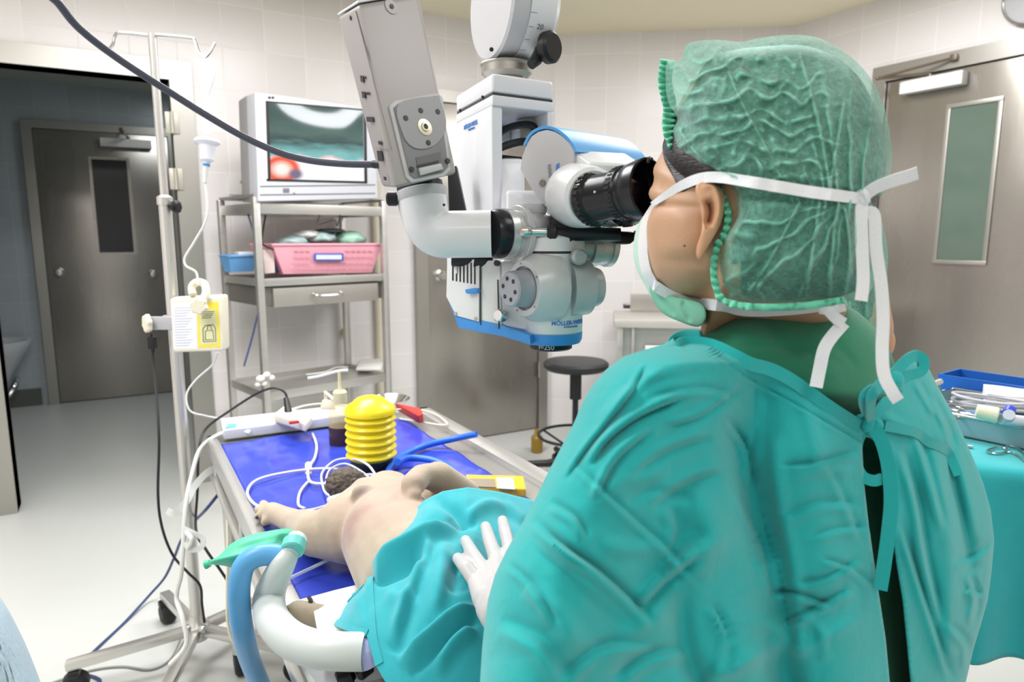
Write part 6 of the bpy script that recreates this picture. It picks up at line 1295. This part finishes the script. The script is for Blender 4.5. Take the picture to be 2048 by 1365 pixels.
# ---- mask, its white edge and the tied tapes
from mathutils.bvhtree import BVHTree
def bvh_of(obs):
    V = []; Fc = []
    for o in obs:
        k = len(V); V += [v.co + ORG[srg] for v in o.data.vertices]; Fc += [tuple(k + i for i in p.vertices) for p in o.data.polygons]
    return BVHTree.FromPolygons(V, Fc)
bh = bvh_of([c for c in srg.children if c.name.split('.')[0] in ('body', 'cap', 'ear', 'hair')])
def onh(x, y, off=.003):
    d = ray(x, y).normalized(); hit = bh.ray_cast(CAMP, d)
    return (hit[0] - d * off) if hit[0] else None
def wrap(path, off=.003, n=8, sm=3):
    pts = cr([(a, b, 0) for a, b in path], n); W = [onh(q.x, q.y, off) for q in pts]; ts = [proj(w)[2] if w else None for w in W]
    kn = [i for i, t in enumerate(ts) if t is not None]; ts = [float(np.interp(i, kn, [ts[k] for k in kn])) for i in range(len(ts))]
    for _ in range(sm):
        ts = [min(ts[i], (ts[max(i - 1, 0)] + ts[i] + ts[min(i + 1, len(ts) - 1)]) / 3) for i in range(len(ts))]
    return [P(q.x, q.y, t) for q, t in zip(pts, ts)]
MASK = mat('mask_green', (196, 224, 208), .8, 0, .05, 20, .1, 200); TAPE = mat('tape_white', (236, 238, 242), .75, 0, .02, bump=.3, bs=500)
m = MB(); mo = [(1304, 408), (1292, 425), (1276, 450), (1268, 480), (1267, 515), (1276, 545), (1292, 575), (1306, 600), (1330, 622), (1362, 640), (1398, 650), (1412, 632), (1400, 606), (1360, 592), (1325, 570), (1304, 540), (1296, 500), (1295, 450)]
inflate(m, mo, (1300, 560), lambda x, y: .672 - (x - 1290) * .0004, .010, .05, 16, 120, rel=relief([([(1310, 590), (1345, 625)], 7, -.004), ([(1375, 605), (1385, 640)], 7, -.005)])); m.build('mask', MASK, srg, sharp=180)
m = MB(); inflate(m, [(1300, 572), (1345, 592), (1400, 606), (1412, 634), (1396, 654), (1355, 642), (1326, 627), (1308, 604)], (1355, 618), lambda x, y: .664 - (x - 1290) * .0005, .006, .03, 10, 70, rel=relief([([(1318, 590), (1350, 632)], 5, -.003), ([(1365, 600), (1380, 645)], 5, -.004)])); m.build('mask_fold', mat('mask_fold_green', (120, 184, 158), .8, 0, .08, 30), srg, sharp=180)
m = MB(); Nn = -FH * .8 - RT * .6
epts = cr([P(1308, 410, .660), P(1298, 428, .658), P(1291, 450, .656), P(1286, 480, .654), P(1287, 512, .652), P(1294, 545, .650), P(1310, 572, .652)], 6)[:-1] + wrap([(1310, 572), (1345, 592), (1400, 606), (1440, 612), (1490, 622), (1560, 621), (1630, 614), (1692, 602)], .004, 6)
m.ribbon(epts, [.0035 + .0065 * min(1, i / 10) for i in range(len(epts))], Nn); m.build('lower_tape', TAPE, srg)
m = MB(); t_up = wrap([(1304, 409), (1330, 392), (1362, 372), (1400, 357), (1440, 355), (1500, 364), (1560, 374), (1620, 384), (1680, 392), (1726, 398)], .004, 6)
m.ribbon(t_up, [.0045 + .004 * min(1, i / 14) for i in range(len(t_up))], -FH - RT * .3); m.build('upper_tape', TAPE, srg)
def tape(pts, wd, nrm, name='tape_tail'):
    m = MB(); m.ribbon(cr(pts, 6), wd, nrm); m.build(name, TAPE, srg)
kc = proj(onh(1724, 396, .006))[2]
m = MB(); m.ball(P(1724, 396, kc), .0055, (1, 1, 1.3)); m.tube(cr([P(1716, 388, kc), P(1728, 386, kc - .005), P(1733, 402, kc - .003), P(1722, 408, kc)], 4), .0028, 8); m.build('tape_knot', TAPE, srg)
tape([P(1726, 394, kc), P(1750, 376, kc - .005), P(1785, 362, kc - .01), P(1815, 353, kc - .012), P(1835, 346, kc - .014)], .0105, -FH - ZZ * .5)
tape([P(1724, 398, kc - .001), P(1722, 440, kc - .003), P(1724, 500, kc - .003), P(1726, 560, kc - .003), P(1722, 602, kc - .004)], .0098, -FH)
tape([P(1734, 425, kc), P(1748, 432, kc - .001), P(1752, 500, kc), P(1762, 570, kc), P(1766, 640, kc), P(1764, 700, kc), P(1768, 750, kc), P(1785, 785, kc), P(1796, 802, kc + .002)], .0092, -FH - RT * .2)
k3 = proj(onh(1660, 598, .006))[2] - .004
m = MB(); m.ball(P(1665, 612, k3), .005); m.build('tape_knot', TAPE, srg)
tape([P(1640, 616, k3), P(1662, 618, k3 - .004), P(1690, 610, k3)], .010, -FH)
tape([P(1645, 612, k3), P(1668, 634, k3 - .006), P(1688, 648, k3 - .006)], .0100, -FH + RT * .5)
tape([P(1688, 646, k3 - .006), P(1662, 676, k3 - .006), P(1648, 700, k3 - .005), P(1640, 735, k3 - .003), P(1632, 775, k3 - .002)], .0100, -FH - RT * .5)
# ---- green scrubs under the gown
SCR = cloth_mat('scrub_cotton', (44, 128, 96), crinkle=.2)
m = MB(); so = [(1396, 668), (1420, 650), (1450, 634), (1500, 622), (1560, 616), (1640, 612), (1700, 616), (1745, 650), (1775, 690), (1795, 740), (1830, 820), (1850, 1000), (1860, 1400), (1860, 1800), (1520, 1800), (1500, 1300), (1460, 900), (1400, 740)]
inflate(m, so, (1640, 950), lambda x, y: .692 + (x - 1500) * .00012 + .09 * min(1, max(0, (y - 790) / 100)), .112, .10, 60, 200, rel=relief([([(1440, 660), (1560, 700), (1700, 800)], 40, .006), ([(1520, 640), (1600, 720)], 14, -.004), ([(1640, 640), (1660, 760)], 18, .003), ([(1480, 690), (1600, 700), (1690, 730)], 6, -.003), ([(1600, 620), (1720, 740)], 10, -.003)]), p=3.0)
m.build('scrubs', SCR, srg, sharp=180)
# ---- the gown : rows from collar to hem, closed round the body
GOWN = cloth_mat('gown_cotton', (38, 174, 174), crinkle=.32, wb=.3)
Lx = [(640, 1420), (672, 1350), (690, 1330), (700, 1295), (715, 1248), (740, 1215), (770, 1188), (800, 1170), (850, 1148), (900, 1122), (950, 1096), (1000, 1072), (1050, 1045), (1100, 1016), (1150, 992), (1200, 978), (1250, 971), (1300, 966), (1365, 962), (1500, 960), (1700, 1010), (2000, 1120), (2860, 1180)]
Rx = [(640, 1750), (690, 1800), (705, 1830), (730, 1852), (770, 1872), (820, 1900), (870, 1924), (920, 1946), (970, 1966), (1020, 1980), (1080, 1987), (1140, 1982), (1200, 1974), (1250, 1960), (1300, 1945), (1365, 1930), (1500, 1910), (1700, 1900), (2000, 1890), (2860, 1860)]
rows = list(np.arange(650, 1380, 4.6)) + list(np.arange(1380, 1600, 14)) + list(np.arange(1600, 2861, 45))
la = np.interp(rows, *zip(*Lx)); ra = np.interp(rows, *zip(*Rx))
NF, NB = 230, 50
big = relief([
 # sleeve / back valley and the main folds
 ([(1515, 800), (1502, 900), (1520, 1000), (1550, 1100), (1560, 1250), (1580, 1365)], 46, -.030, 'o'),
 ([(1462, 830), (1480, 930), (1510, 1040), (1535, 1130)], 26, -.022),
 ([(1330, 760), (1250, 880), (1180, 1050), (1120, 1250), (1080, 1365)], 110, .030, 'o'),
 ([(1640, 900), (1650, 1050), (1680, 1200), (1700, 1365)], 70, .016, 'o'),
 ([(1545, 860), (1560, 1000), (1590, 1150), (1600, 1300)], 16, .012, 'ob'),
 ([(1380, 980), (1430, 1060), (1405, 1110), (1330, 1160)], 34, .016), ([(1410, 1100), (1360, 1180), (1370, 1300), (1400, 1365)], 26, -.020, 'ob'),
 ([(1530, 1230), (1560, 1280), (1480, 1330), (1400, 1365)], 18, .014), ([(1545, 1300), (1560, 1365)], 30, -.016, 'o'),
 ([(1905, 840), (1900, 930), (1925, 1040), (1940, 1150)], 16, -.020), ([(1880, 860), (1925, 960), (1945, 1080)], 14, .010),
 ([(1850, 880), (1880, 1000), (1900, 1120), (1900, 1300)], 22, .012, 'ob')])
fine = relief([
 ([(1290, 730), (1250, 800), (1170, 900), (1130, 960)], 7, .004, 's'), ([(1480, 770), (1400, 830), (1330, 850)], 8, .004, 's'), ([(1140, 920), (1220, 1000), (1330, 1100), (1400, 1180)], 9, .003, 's'), ([(1250, 1010), (1300, 980), (1390, 1000)], 12, -.004), ([(1010, 1130), (1060, 1170), (1110, 1250)], 9, .003, 's'), ([(1420, 1210), (1450, 1280), (1440, 1365)], 9, .005, 's'), ([(1650, 930), (1690, 1010), (1720, 1090)], 9, .0025, 's'),
 ([(1065, 1045), (1130, 1100), (1200, 1150), (1280, 1225), (1300, 1255)], 11, .007, 's'),
 ([(1060, 1090), (1150, 1165), (1240, 1240)], 9, -.003),
 ([(1400, 1105), (1330, 1160), (1280, 1215)], 12, .008, 's'), ([(1440, 1055), (1400, 1110), (1350, 1190), (1240, 1300), (1180, 1365)], 26, .007),
 ([(1370, 790), (1280, 830), (1215, 880), (1180, 930)], 8, .006, 's'), ([(1300, 860), (1230, 920), (1190, 1000)], 9, .005, 's'), ([(1330, 740), (1250, 790), (1190, 850)], 10, .005),
 ([(1420, 870), (1330, 900), (1260, 950)], 12, .004, 's'), ([(1190, 1010), (1240, 960), (1340, 940)], 18, .004), ([(1440, 940), (1380, 960), (1300, 1010)], 14, .004, 's'),
 ([(1300, 800), (1400, 780), (1480, 800)], 9, .003, 's'), ([(1240, 770), (1330, 760), (1430, 740)], 12, -.003),
 ([(1450, 840), (1490, 900), (1500, 980)], 8, .006, 's'), ([(1470, 990), (1520, 1100), (1540, 1200)], 9, .006, 's'),
 ([(1560, 935), (1630, 930), (1715, 905)], 8, .0045, 's'), ([(1570, 960), (1640, 945), (1715, 940)], 9, .003), ([(1560, 1040), (1640, 1010), (1720, 1015)], 12, .003, 's'),
 ([(1540, 1190), (1590, 1190), (1660, 1215)], 8, .005, 's'), ([(1570, 1250), (1620, 1225), (1700, 1180)], 9, .005, 's'), ([(1590, 1170), (1650, 1160), (1720, 1120)], 9, .004, 's'),
 ([(1600, 1225), (1640, 1260), (1650, 1330)], 9, .004), ([(1560, 1290), (1620, 1290), (1730, 1230)], 12, .003), ([(1600, 790), (1620, 860), (1640, 960)], 14, .003),
 ([(1620, 1080), (1680, 1060), (1735, 1060)], 9, .003, 's'), ([(1640, 1120), (1700, 1140), (1745, 1180)], 7, .003, 's'),
 ([(1800, 900), (1830, 1000), (1850, 1120), (1880, 1250)], 11, .007, 's'), ([(1830, 860), (1860, 960), (1885, 1060)], 10, .005, 's'), ([(1800, 1050), (1840, 1180), (1900, 1365)], 9, .006, 's'),
 ([(1760, 830), (1800, 850), (1860, 880)], 9, .004), ([(1860, 790), (1890, 850), (1905, 900)], 8, .005, 's'), ([(1830, 760), (1870, 830)], 8, .004, 's'),
 ([(1935, 1150), (1950, 1200), (1940, 1250)], 9, .006, 's'), ([(1905, 1130), (1960, 1110), (1985, 1080)], 10, .005, 's'), ([(1925, 1180), (1965, 1190)], 8, .004, 's'), ([(1895, 1250), (1930, 1290), (1930, 1340)], 9, .005, 's'),
 ([(1050, 1180), (1120, 1230), (1150, 1300)], 22, .005), ([(1000, 1250), (1080, 1290), (1130, 1365)], 22, .004, 's'), ([(1120, 1365), (1200, 1300), (1300, 1290)], 14, .004, 's'), ([(1230, 1365), (1290, 1320), (1370, 1300)], 14, .005, 's'),
 ([(1100, 1010), (1150, 1040), (1170, 1080)], 10, .004, 's'), ([(1200, 1080), (1260, 1100), (1330, 1090)], 16, .004), ([(1330, 1010), (1350, 1060), (1330, 1120)], 14, .003, 's'),
 # armhole seam, yoke seams
 ([(1512, 780), (1508, 860), (1512, 950), (1530, 1050), (1560, 1150), (1578, 1250)], 2.6, -.0022, 'o'), ([(1518, 780), (1514, 860), (1518, 950), (1536, 1050), (1566, 1150), (1584, 1250)], 3.0, .0014, 'o'),
 ([(1420, 700), (1480, 745), (1560, 790), (1660, 850), (1722, 885)], 2.8, -.0026, 'o'), ([(1418, 706), (1478, 751), (1558, 796), (1658, 856), (1720, 891)], 3.2, .0012, 'o'),
 ([(1470, 1190), (1500, 1180), (1530, 1200), (1520, 1240), (1470, 1240), (1470, 1200)], 3, .0015, 'o'), ([(1640, 1360), (1680, 1200), (1716, 1040)], 2.5, -.001, 'o')])
def gown_t(X, S, Y):
    tc = .668 + (X - 1450) * .00026 + np.clip((Y - 1000) / 1000, -.4, 3) * .01
    sh = np.clip((Y - 640) / 90, .3, 1) ** .5
    return tc, sh
m = MB(); bm = m.bm; prev = None
for k, y in enumerate(rows):
    y = float(y)
    a = np.linspace(math.pi, 0, NF); s = np.cos(a); s = np.sign(s) * np.abs(s) ** .86
    X = la[k] + (ra[k] - la[k]) * (s + 1) / 2
    tc, sh = gown_t(X, s, y); h = (1 - np.abs(s) ** 2.7) ** (1 / 2.7)
    Y = np.full_like(X, y); rel_ = (big(X, Y) + 1.35 * fine(X, Y) + .0030 * npnoise(X, Y, 90.0, 2.0) + .0012 * npnoise(X, Y, 34.0, 7.0)) * np.clip(h * 3, 0, 1)
    T_ = tc - .125 * sh * h - rel_
    row = [bm.verts.new(P(float(x), y, float(t))) for x, t in zip(X, T_)]
    a = np.linspace(0, math.pi, NB + 2)[1:-1]; s = np.cos(a); X = la[k] + (ra[k] - la[k]) * (s + 1) / 2; tc, sh = gown_t(X, s, y)
    T_ = tc + .13 * sh * np.sqrt(1 - s * s); row += [bm.verts.new(P(float(x), y, float(t))) for x, t in zip(X, T_)]
    if prev:
        n = len(row)
        for i in range(n): bm.faces.new((prev[i], prev[(i + 1) % n], row[(i + 1) % n], row[i]))
    prev = row
neck = [(1300, 560), (1352, 690), (1372, 678), (1420, 684), (1460, 702), (1500, 722), (1540, 732), (1580, 752), (1620, 780), (1670, 815), (1724, 846), (1752, 818), (1776, 782), (1796, 738), (1812, 712), (1835, 700), (1830, 560)]
cut(m, neck)
slit = [(1722, 872), (1724, 920), (1728, 980), (1736, 1050), (1746, 1120), (1758, 1200), (1770, 1280), (1778, 1365), (1786, 1500), (1830, 1500), (1822, 1365), (1814, 1280), (1806, 1200), (1794, 1130), (1784, 1060), (1776, 1000), (1772, 940), (1762, 900), (1745, 878)]
cut(m, slit, tmax=lambda x, y: .668 + (x - 1450) * .00026)
g = m.build('gown', GOWN, srg, sharp=180); solid(g, .0016, 0)
gt = lambda x, y, o=.003: P(x, y, .668 + (x - 1450) * .00026 - .125 * (min(1, max(.12, (y - 650) / 160)) ** .55) * .985 - o)
# surface lookup for bands and tapes lying on the gown
me_g = g.data
bvh = BVHTree.FromPolygons([v.co + ORG[srg] for v in me_g.vertices], [tuple(p.vertices) for p in me_g.polygons])
def on(x, y, off=.003):
    d = ray(x, y).normalized(); hit = bvh.ray_cast(CAMP, d)
    if hit[0] is None: return gt(x, y)
    return hit[0] - d * off
def band(path, wd, off=.0032, mat_=None, name='collar_band', n=8, th=.0012):
    pts = cr([(a, b, 0) for a, b in path], n); m = MB(); W = [on(q.x, q.y, off) for q in pts]
    W2 = [(W[max(i - 1, 0)] + W[i] * 2 + W[min(i + 1, len(W) - 1)]) / 4 for i in range(len(W))]
    m.ribbon(W2, wd, -FW, th); return m.build(name, mat_ or GOWN, srg, sharp=60)
band([(1356, 694), (1376, 686), (1420, 691), (1460, 708), (1500, 728), (1540, 739), (1580, 759), (1620, 787), (1670, 822), (1718, 852)], .011)
band([(1800, 742), (1780, 786), (1757, 822), (1738, 848)], .009)
for pth in ([(1724, 880), (1728, 960), (1738, 1050), (1750, 1130), (1762, 1210), (1774, 1300), (1780, 1380)],): pass
# collar corner standing up at the left of the neck
m = MB(); m.ribbon(cr([P(1352, 700, .60), P(1350, 684, .598), P(1368, 674, .59), P(1400, 674, .575)], 5), .012, -FH); m.build('collar_corner', GOWN, srg)
# knots and ties
def tie(pts, wd, nrm=None, name='gown_tie', th=.0012): m = MB(); m.ribbon(cr(pts, 8), wd, nrm or (-FH), th); return m.build(name, GOWN, srg, sharp=60)
K = on(1738, 845, .006); kt = proj(K)[2]
m = MB(); m.ball(P(1736, 846, kt - .004), .0075, (1.0, .8, 1.2)); m.ball(P(1752, 850, kt - .004), .006); m.ball(P(1722, 838, kt - .002), .005, (1.3, .8, .9)); m.build('tie_knot', GOWN, srg, sharp=180)
tie([P(1736, 846, kt), P(1716, 880, kt), P(1712, 920, kt), P(1722, 950, kt - .004), P(1745, 962, kt - .006), P(1764, 958, kt - .006)], .010)
tie([P(1740, 846, kt - .006), P(1762, 880, kt - .008), P(1776, 930, kt - .010), P(1782, 1000, kt - .010), P(1776, 1070, kt - .008), P(1768, 1130, kt - .006), P(1760, 1180, kt - .004)], .0115, -FH - RT * .4)
K2 = on(1790, 815, .004); t2_ = proj(K2)[2]
tie([P(1742, 842, kt - .004), P(1742, 800, .545), P(1760, 770, .55), P(1790, 745, .56), P(1812, 722, .565), P(1832, 712, .57), P(1846, 722, .572), P(1842, 742, .572), P(1815, 752, .568), P(1790, 765, .562)], .0092)
tie([P(1735, 830, kt), P(1728, 800, .55), P(1745, 780, .55), P(1775, 778, .555), P(1798, 790, .56)], .009)
m = MB(); m.ball(P(1788, 762, .557), .008, (1.2, .8, 1)); m.build('tie_knot', GOWN, srg, sharp=180)
band([(1768, 852), (1800, 858), (1832, 866), (1856, 884), (1876, 892), (1895, 905), (1906, 930), (1916, 952)], .0095, .006, name='gown_tie')
# overlapping flap along the right edge of the opening
# ---- gloved left hand on the drape
GL = mat('latex_glove', (194, 191, 190), .42, 0, .02, 30, .08, 120, sss=.04)
zh = .885
def hp_(x, y, z=zh): return PZ(x, y, z)
caps = []
for base, mid, tip, rb, rt_ in (((954, 1166), (933, 1137), (916, 1118), .0090, .0074), ((968, 1144), (944, 1106), (931, 1082), .0088, .0072), ((993, 1124), (979, 1080), (971, 1054), .0092, .0074), ((1020, 1106), (1011, 1066), (1005, 1042), .0090, .0074)):
    A = hp_(*base, 0.897); M_ = hp_(*mid, 0.905); T_ = hp_(*tip, 0.879); caps += [(A, rb, M_, (rb + rt_) / 2), (M_, (rb + rt_) / 2, T_, rt_)]
caps += [(hp_(954, 1168, 0.897), .0100, hp_(970, 1200, 0.901), .0130), (hp_(968, 1144, 0.897), .0105, hp_(986, 1195, 0.905), .014), (hp_(993, 1124, 0.897), .0108, hp_(1005, 1180, 0.907), .015), (hp_(1020, 1106, 0.897), .0108, hp_(1028, 1170, 0.905), .015),
         (hp_(972, 1198, 0.901), .013, hp_(990, 1215, 0.917), .019), (hp_(1005, 1175, 0.905), .017, hp_(1005, 1225, 0.925), .022), (hp_(1028, 1170, 0.905), .016, hp_(1012, 1225, 0.925), .02),
         (hp_(1040, 1160, 0.900), .012, hp_(1060, 1125, 0.895), .0115), (hp_(1060, 1125, 0.895), .0112, hp_(1066, 1100, 0.893), .009),
         (hp_(1005, 1222, 0.923), .023, P(1050, 1230, .72), .028)]
hm = blob(caps, .0020, 5); hm.build('gloved_hand', GL, srg, sharp=180)
m = MB(); m.tube(cr([P(1048, 1236, .745), P(1100, 1250, .68), P(1180, 1260, .62)], 6), .03, 24, radii=None); m.build('sleeve_cuff', GOWN, srg, sharp=180)
# =================================================================== SECOND PERSON (behind the surgeon)
as_ = thing('person', 'second person mostly hidden behind the surgeon with a green cap and one ear showing', 'person', P(1660, 900, 1.12).xy.to_3d())
ta = 1.12
m = MB(); inflate(m, [(1600, 470), (1680, 430), (1740, 460), (1768, 540), (1782, 620), (1788, 660), (1780, 700), (1760, 740), (1762, 820), (1640, 860), (1580, 760), (1560, 600)], (1680, 620), lambda x, y: ta, .09, .09, 24, 90, p=2.4); m.build('body', SKIN, as_, sharp=180)
m = MB(); inflate(m, [(1779, 664), (1788, 668), (1791, 684), (1787, 702), (1779, 712), (1770, 700), (1768, 676)], (1780, 688), lambda x, y: ta - .02, .006, .012, 8, 36); m.build('ear', MC['ear_skin'], as_, sharp=180)
m = MB(); inflate(m, [(1590, 440), (1660, 400), (1720, 395), (1750, 420), (1768, 460), (1776, 510), (1774, 560), (1778, 600), (1776, 660), (1768, 700), (1745, 714), (1700, 712), (1620, 700), (1570, 600), (1565, 500)], (1680, 560), lambda x, y: ta, .11, .11, 60, 200, rel=lambda X, Y: .006 * np.sin(X / 6.0 + np.sin(Y / 30)) + .004 * np.sin(Y / 14), p=2.4); m.build('cap', capm, as_, sharp=180)
m = MB(); inflate(m, [(1596, 450), (1660, 412), (1720, 408), (1755, 450), (1766, 520), (1768, 620), (1762, 680), (1700, 700), (1620, 690), (1578, 600), (1572, 500)], (1680, 560), lambda x, y: ta, .1, .1, 20, 80, p=2.4); m.build('hair', HAIR, as_, sharp=180)
m = MB(); ga = [(1560, 780), (1640, 745), (1760, 750), (1820, 790), (1850, 900), (1860, 1100), (1840, 1400), (1800, 1800), (1540, 1800), (1480, 1400), (1450, 1000), (1480, 840)]
inflate(m, ga, (1660, 1100), lambda x, y: ta, .12, .12, 30, 100, p=2.6); m.build('gown', GOWN, as_, sharp=180)
# =================================================================== SURGICAL DRAPE OVER THE DOG
def lerp2(pl_, u):
    d = [0]; 
    for a, b in zip(pl_, pl_[1:]): d.append(d[-1] + math.hypot(a[0] - b[0], a[1] - b[1]))
    return tuple(float(np.interp(u * d[-1], d, [p[i] for p in pl_])) for i in range(3))
Tc = [(736, 1134, .775), (762, 1100, .80), (800, 1052, .85), (850, 1001, .880), (885, 984, .895), (935, 976, .895), (1000, 985, .875), (1060, 1000, .85), (1140, 1040, .80), (1230, 1100, .74)]
Bc_ = [(657, 1244, .775), (700, 1262, .775), (735, 1274, .775), (741, 1300, .775), (752, 1335, .775), (775, 1372, .775), (830, 1440, .76), (960, 1470, .76), (1120, 1500, .76), (1300, 1480, .74)]
Lc = [(736, 1134, .775), (733, 1160, .775), (712, 1184, .775), (682, 1212, .775), (657, 1244, .775)]
Rc = [(1230, 1100, .74), (1260, 1200, .74), (1300, 1480, .74)]
dre = relief([
 ([(737, 1138), (790, 1110), (830, 1088), (856, 1076), (880, 1069), (915, 1058)], 10, .020),
 ([(744, 1158), (790, 1138), (835, 1116), (856, 1108)], 17, -.018), ([(862, 1080), (845, 1125), (822, 1175), (800, 1230), (785, 1290)], 10, .013),
 ([(868, 996), (900, 1018), (930, 1042), (955, 1050)], 9, -.012), ([(848, 1012), (880, 1036), (905, 1052)], 16, .007),
 ([(935, 1048), (900, 1055), (872, 1064)], 8, -.008), ([(932, 1044), (958, 1024), (985, 1014), (1010, 1014)], 9, .009), ([(1008, 1006), (1030, 1026), (1050, 1042)], 9, .006),
 ([(835, 1150), (815, 1230), (790, 1310)], 18, -.008), ([(890, 1085), (880, 1160), (868, 1250)], 16, .009), ([(912, 1120), (902, 1190)], 14, -.006),
 ([(955, 1218), (900, 1246), (850, 1290), (800, 1335)], 11, .016), ([(955, 1236), (905, 1268), (860, 1310), (820, 1350)], 10, -.010), ([(950, 1262), (905, 1300), (870, 1350)], 12, .011),
 ([(700, 1190), (718, 1220), (722, 1262)], 11, .004), ([(890, 1005), (950, 1002), (1000, 1020)], 16, .004),
 ([(940, 1180), (922, 1150), (908, 1120)], 16, -.006), ([(1000, 1022), (1040, 1042), (1060, 1070)], 12, -.005), ([(770, 1190), (800, 1200), (840, 1195)], 16, .004)])
nu, nv = 230, 150; XY = np.zeros((nv + 1, nu + 1, 3))
c00, c10, c01, c11 = [np.array(v) for v in (Tc[0], Tc[-1], Bc_[0], Bc_[-1])]
Tp = [np.array(lerp2(Tc, i / nu)) for i in range(nu + 1)]; Bp = [np.array(lerp2(Bc_, i / nu)) for i in range(nu + 1)]; Lp = [np.array(lerp2(Lc, j / nv)) for j in range(nv + 1)]; Rp = [np.array(lerp2(Rc, j / nv)) for j in range(nv + 1)]
for j in range(nv + 1):
    for i in range(nu + 1):
        u, v = i / nu, j / nv
        XY[j, i] = (1 - v) * Tp[i] + v * Bp[i] + (1 - u) * Lp[j] + u * Rp[j] - ((1 - u) * (1 - v) * c00 + u * (1 - v) * c10 + (1 - u) * v * c01 + u * v * c11)
rl = dre(XY[..., 0], XY[..., 1]); nzv = npnoise(XY[..., 0], XY[..., 1], 70, 3.0) * .0025
G = []
for j in range(nv + 1):
    for i in range(nu + 1):
        x, y, z = XY[j, i]; x = float(x); y = float(y); z = float(z); zs = z
        w_ = min(1, j / 16, i / 12); w_ = w_ * w_ * (3 - 2 * w_)
        for _ in range(5):
            q = PZ(x, y, zs); ax_ = che - pel; tpar = max(0, min(1.35, (q - pel).dot(ax_) / ax_.length_squared)); c_ = pel + ax_ * tpar
            r2 = (Vector((q.x, q.y, 0)) - Vector((c_.x, c_.y, 0))).length; prof_ = .895 - .05 * max(0, tpar - .9) - .13 * min(1.2, (r2 / .16) ** 2.0)
            k_ = .012; e_ = max(k_ - abs(z - prof_), 0) / k_; tz_ = max(z, prof_) + e_ * e_ * k_ * .25
            zs = zs * .4 + (z * (1 - w_) + tz_ * w_) * .6
        q = PZ(x, y, max(zs, TZ + .03)); G.append(q + ZZ * (1.15 * float(rl[j, i]) + float(nzv[j, i])) * (.3 + .7 * w_))
GA = np.array([[v.x, v.y, v.z] for v in G]).reshape(nv + 1, nu + 1, 3)
for _ in range(3): GA[1:-1, 1:-1] = .4 * GA[1:-1, 1:-1] + .15 * (GA[:-2, 1:-1] + GA[2:, 1:-1] + GA[1:-1, :-2] + GA[1:-1, 2:])
G = [Vector(v) for v in GA.reshape(-1, 3)]
m = MB(); m.add(G, [(j * (nu + 1) + i, j * (nu + 1) + i + 1, (j + 1) * (nu + 1) + i + 1, (j + 1) * (nu + 1) + i) for j in range(nv) for i in range(nu)])
DRC = cloth_mat('surgical_drape_cotton', (48, 168, 178), crinkle=.2, wb=.25)
o = m.build('surgical_drape', DRC, label='bright teal surgical drape covering the dog under the gloved hand', cat='drape', sharp=180); solid(o, .0014, 0)

bd = BVHTree.FromPolygons([v.co + ORG[o] for v in o.data.vertices], [tuple(p.vertices) for p in o.data.polygons])
def hem(path, wd, off=.0014):
    pts = cr([(a, b, 0) for a, b in path], 10); W = []; Nn_ = []
    for q in pts:
        d = ray(q.x, q.y).normalized(); h = bd.ray_cast(CAMP, d)
        if h[0] is None: continue
        n = h[1] if h[1].dot(d) < 0 else -h[1]; W.append(h[0] + n * off); Nn_.append(n)
    m = MB(); m.ribbon(W, wd, Nn_, .0008); m.build('hem', DRC, o, sharp=60)
hem([(741, 1140), (742, 1180), (745, 1230), (750, 1285), (760, 1330)], .010)
hem([(730, 1170), (712, 1190), (684, 1217), (664, 1244)], .009)
hem([(665, 1243), (700, 1257), (736, 1268)], .008)
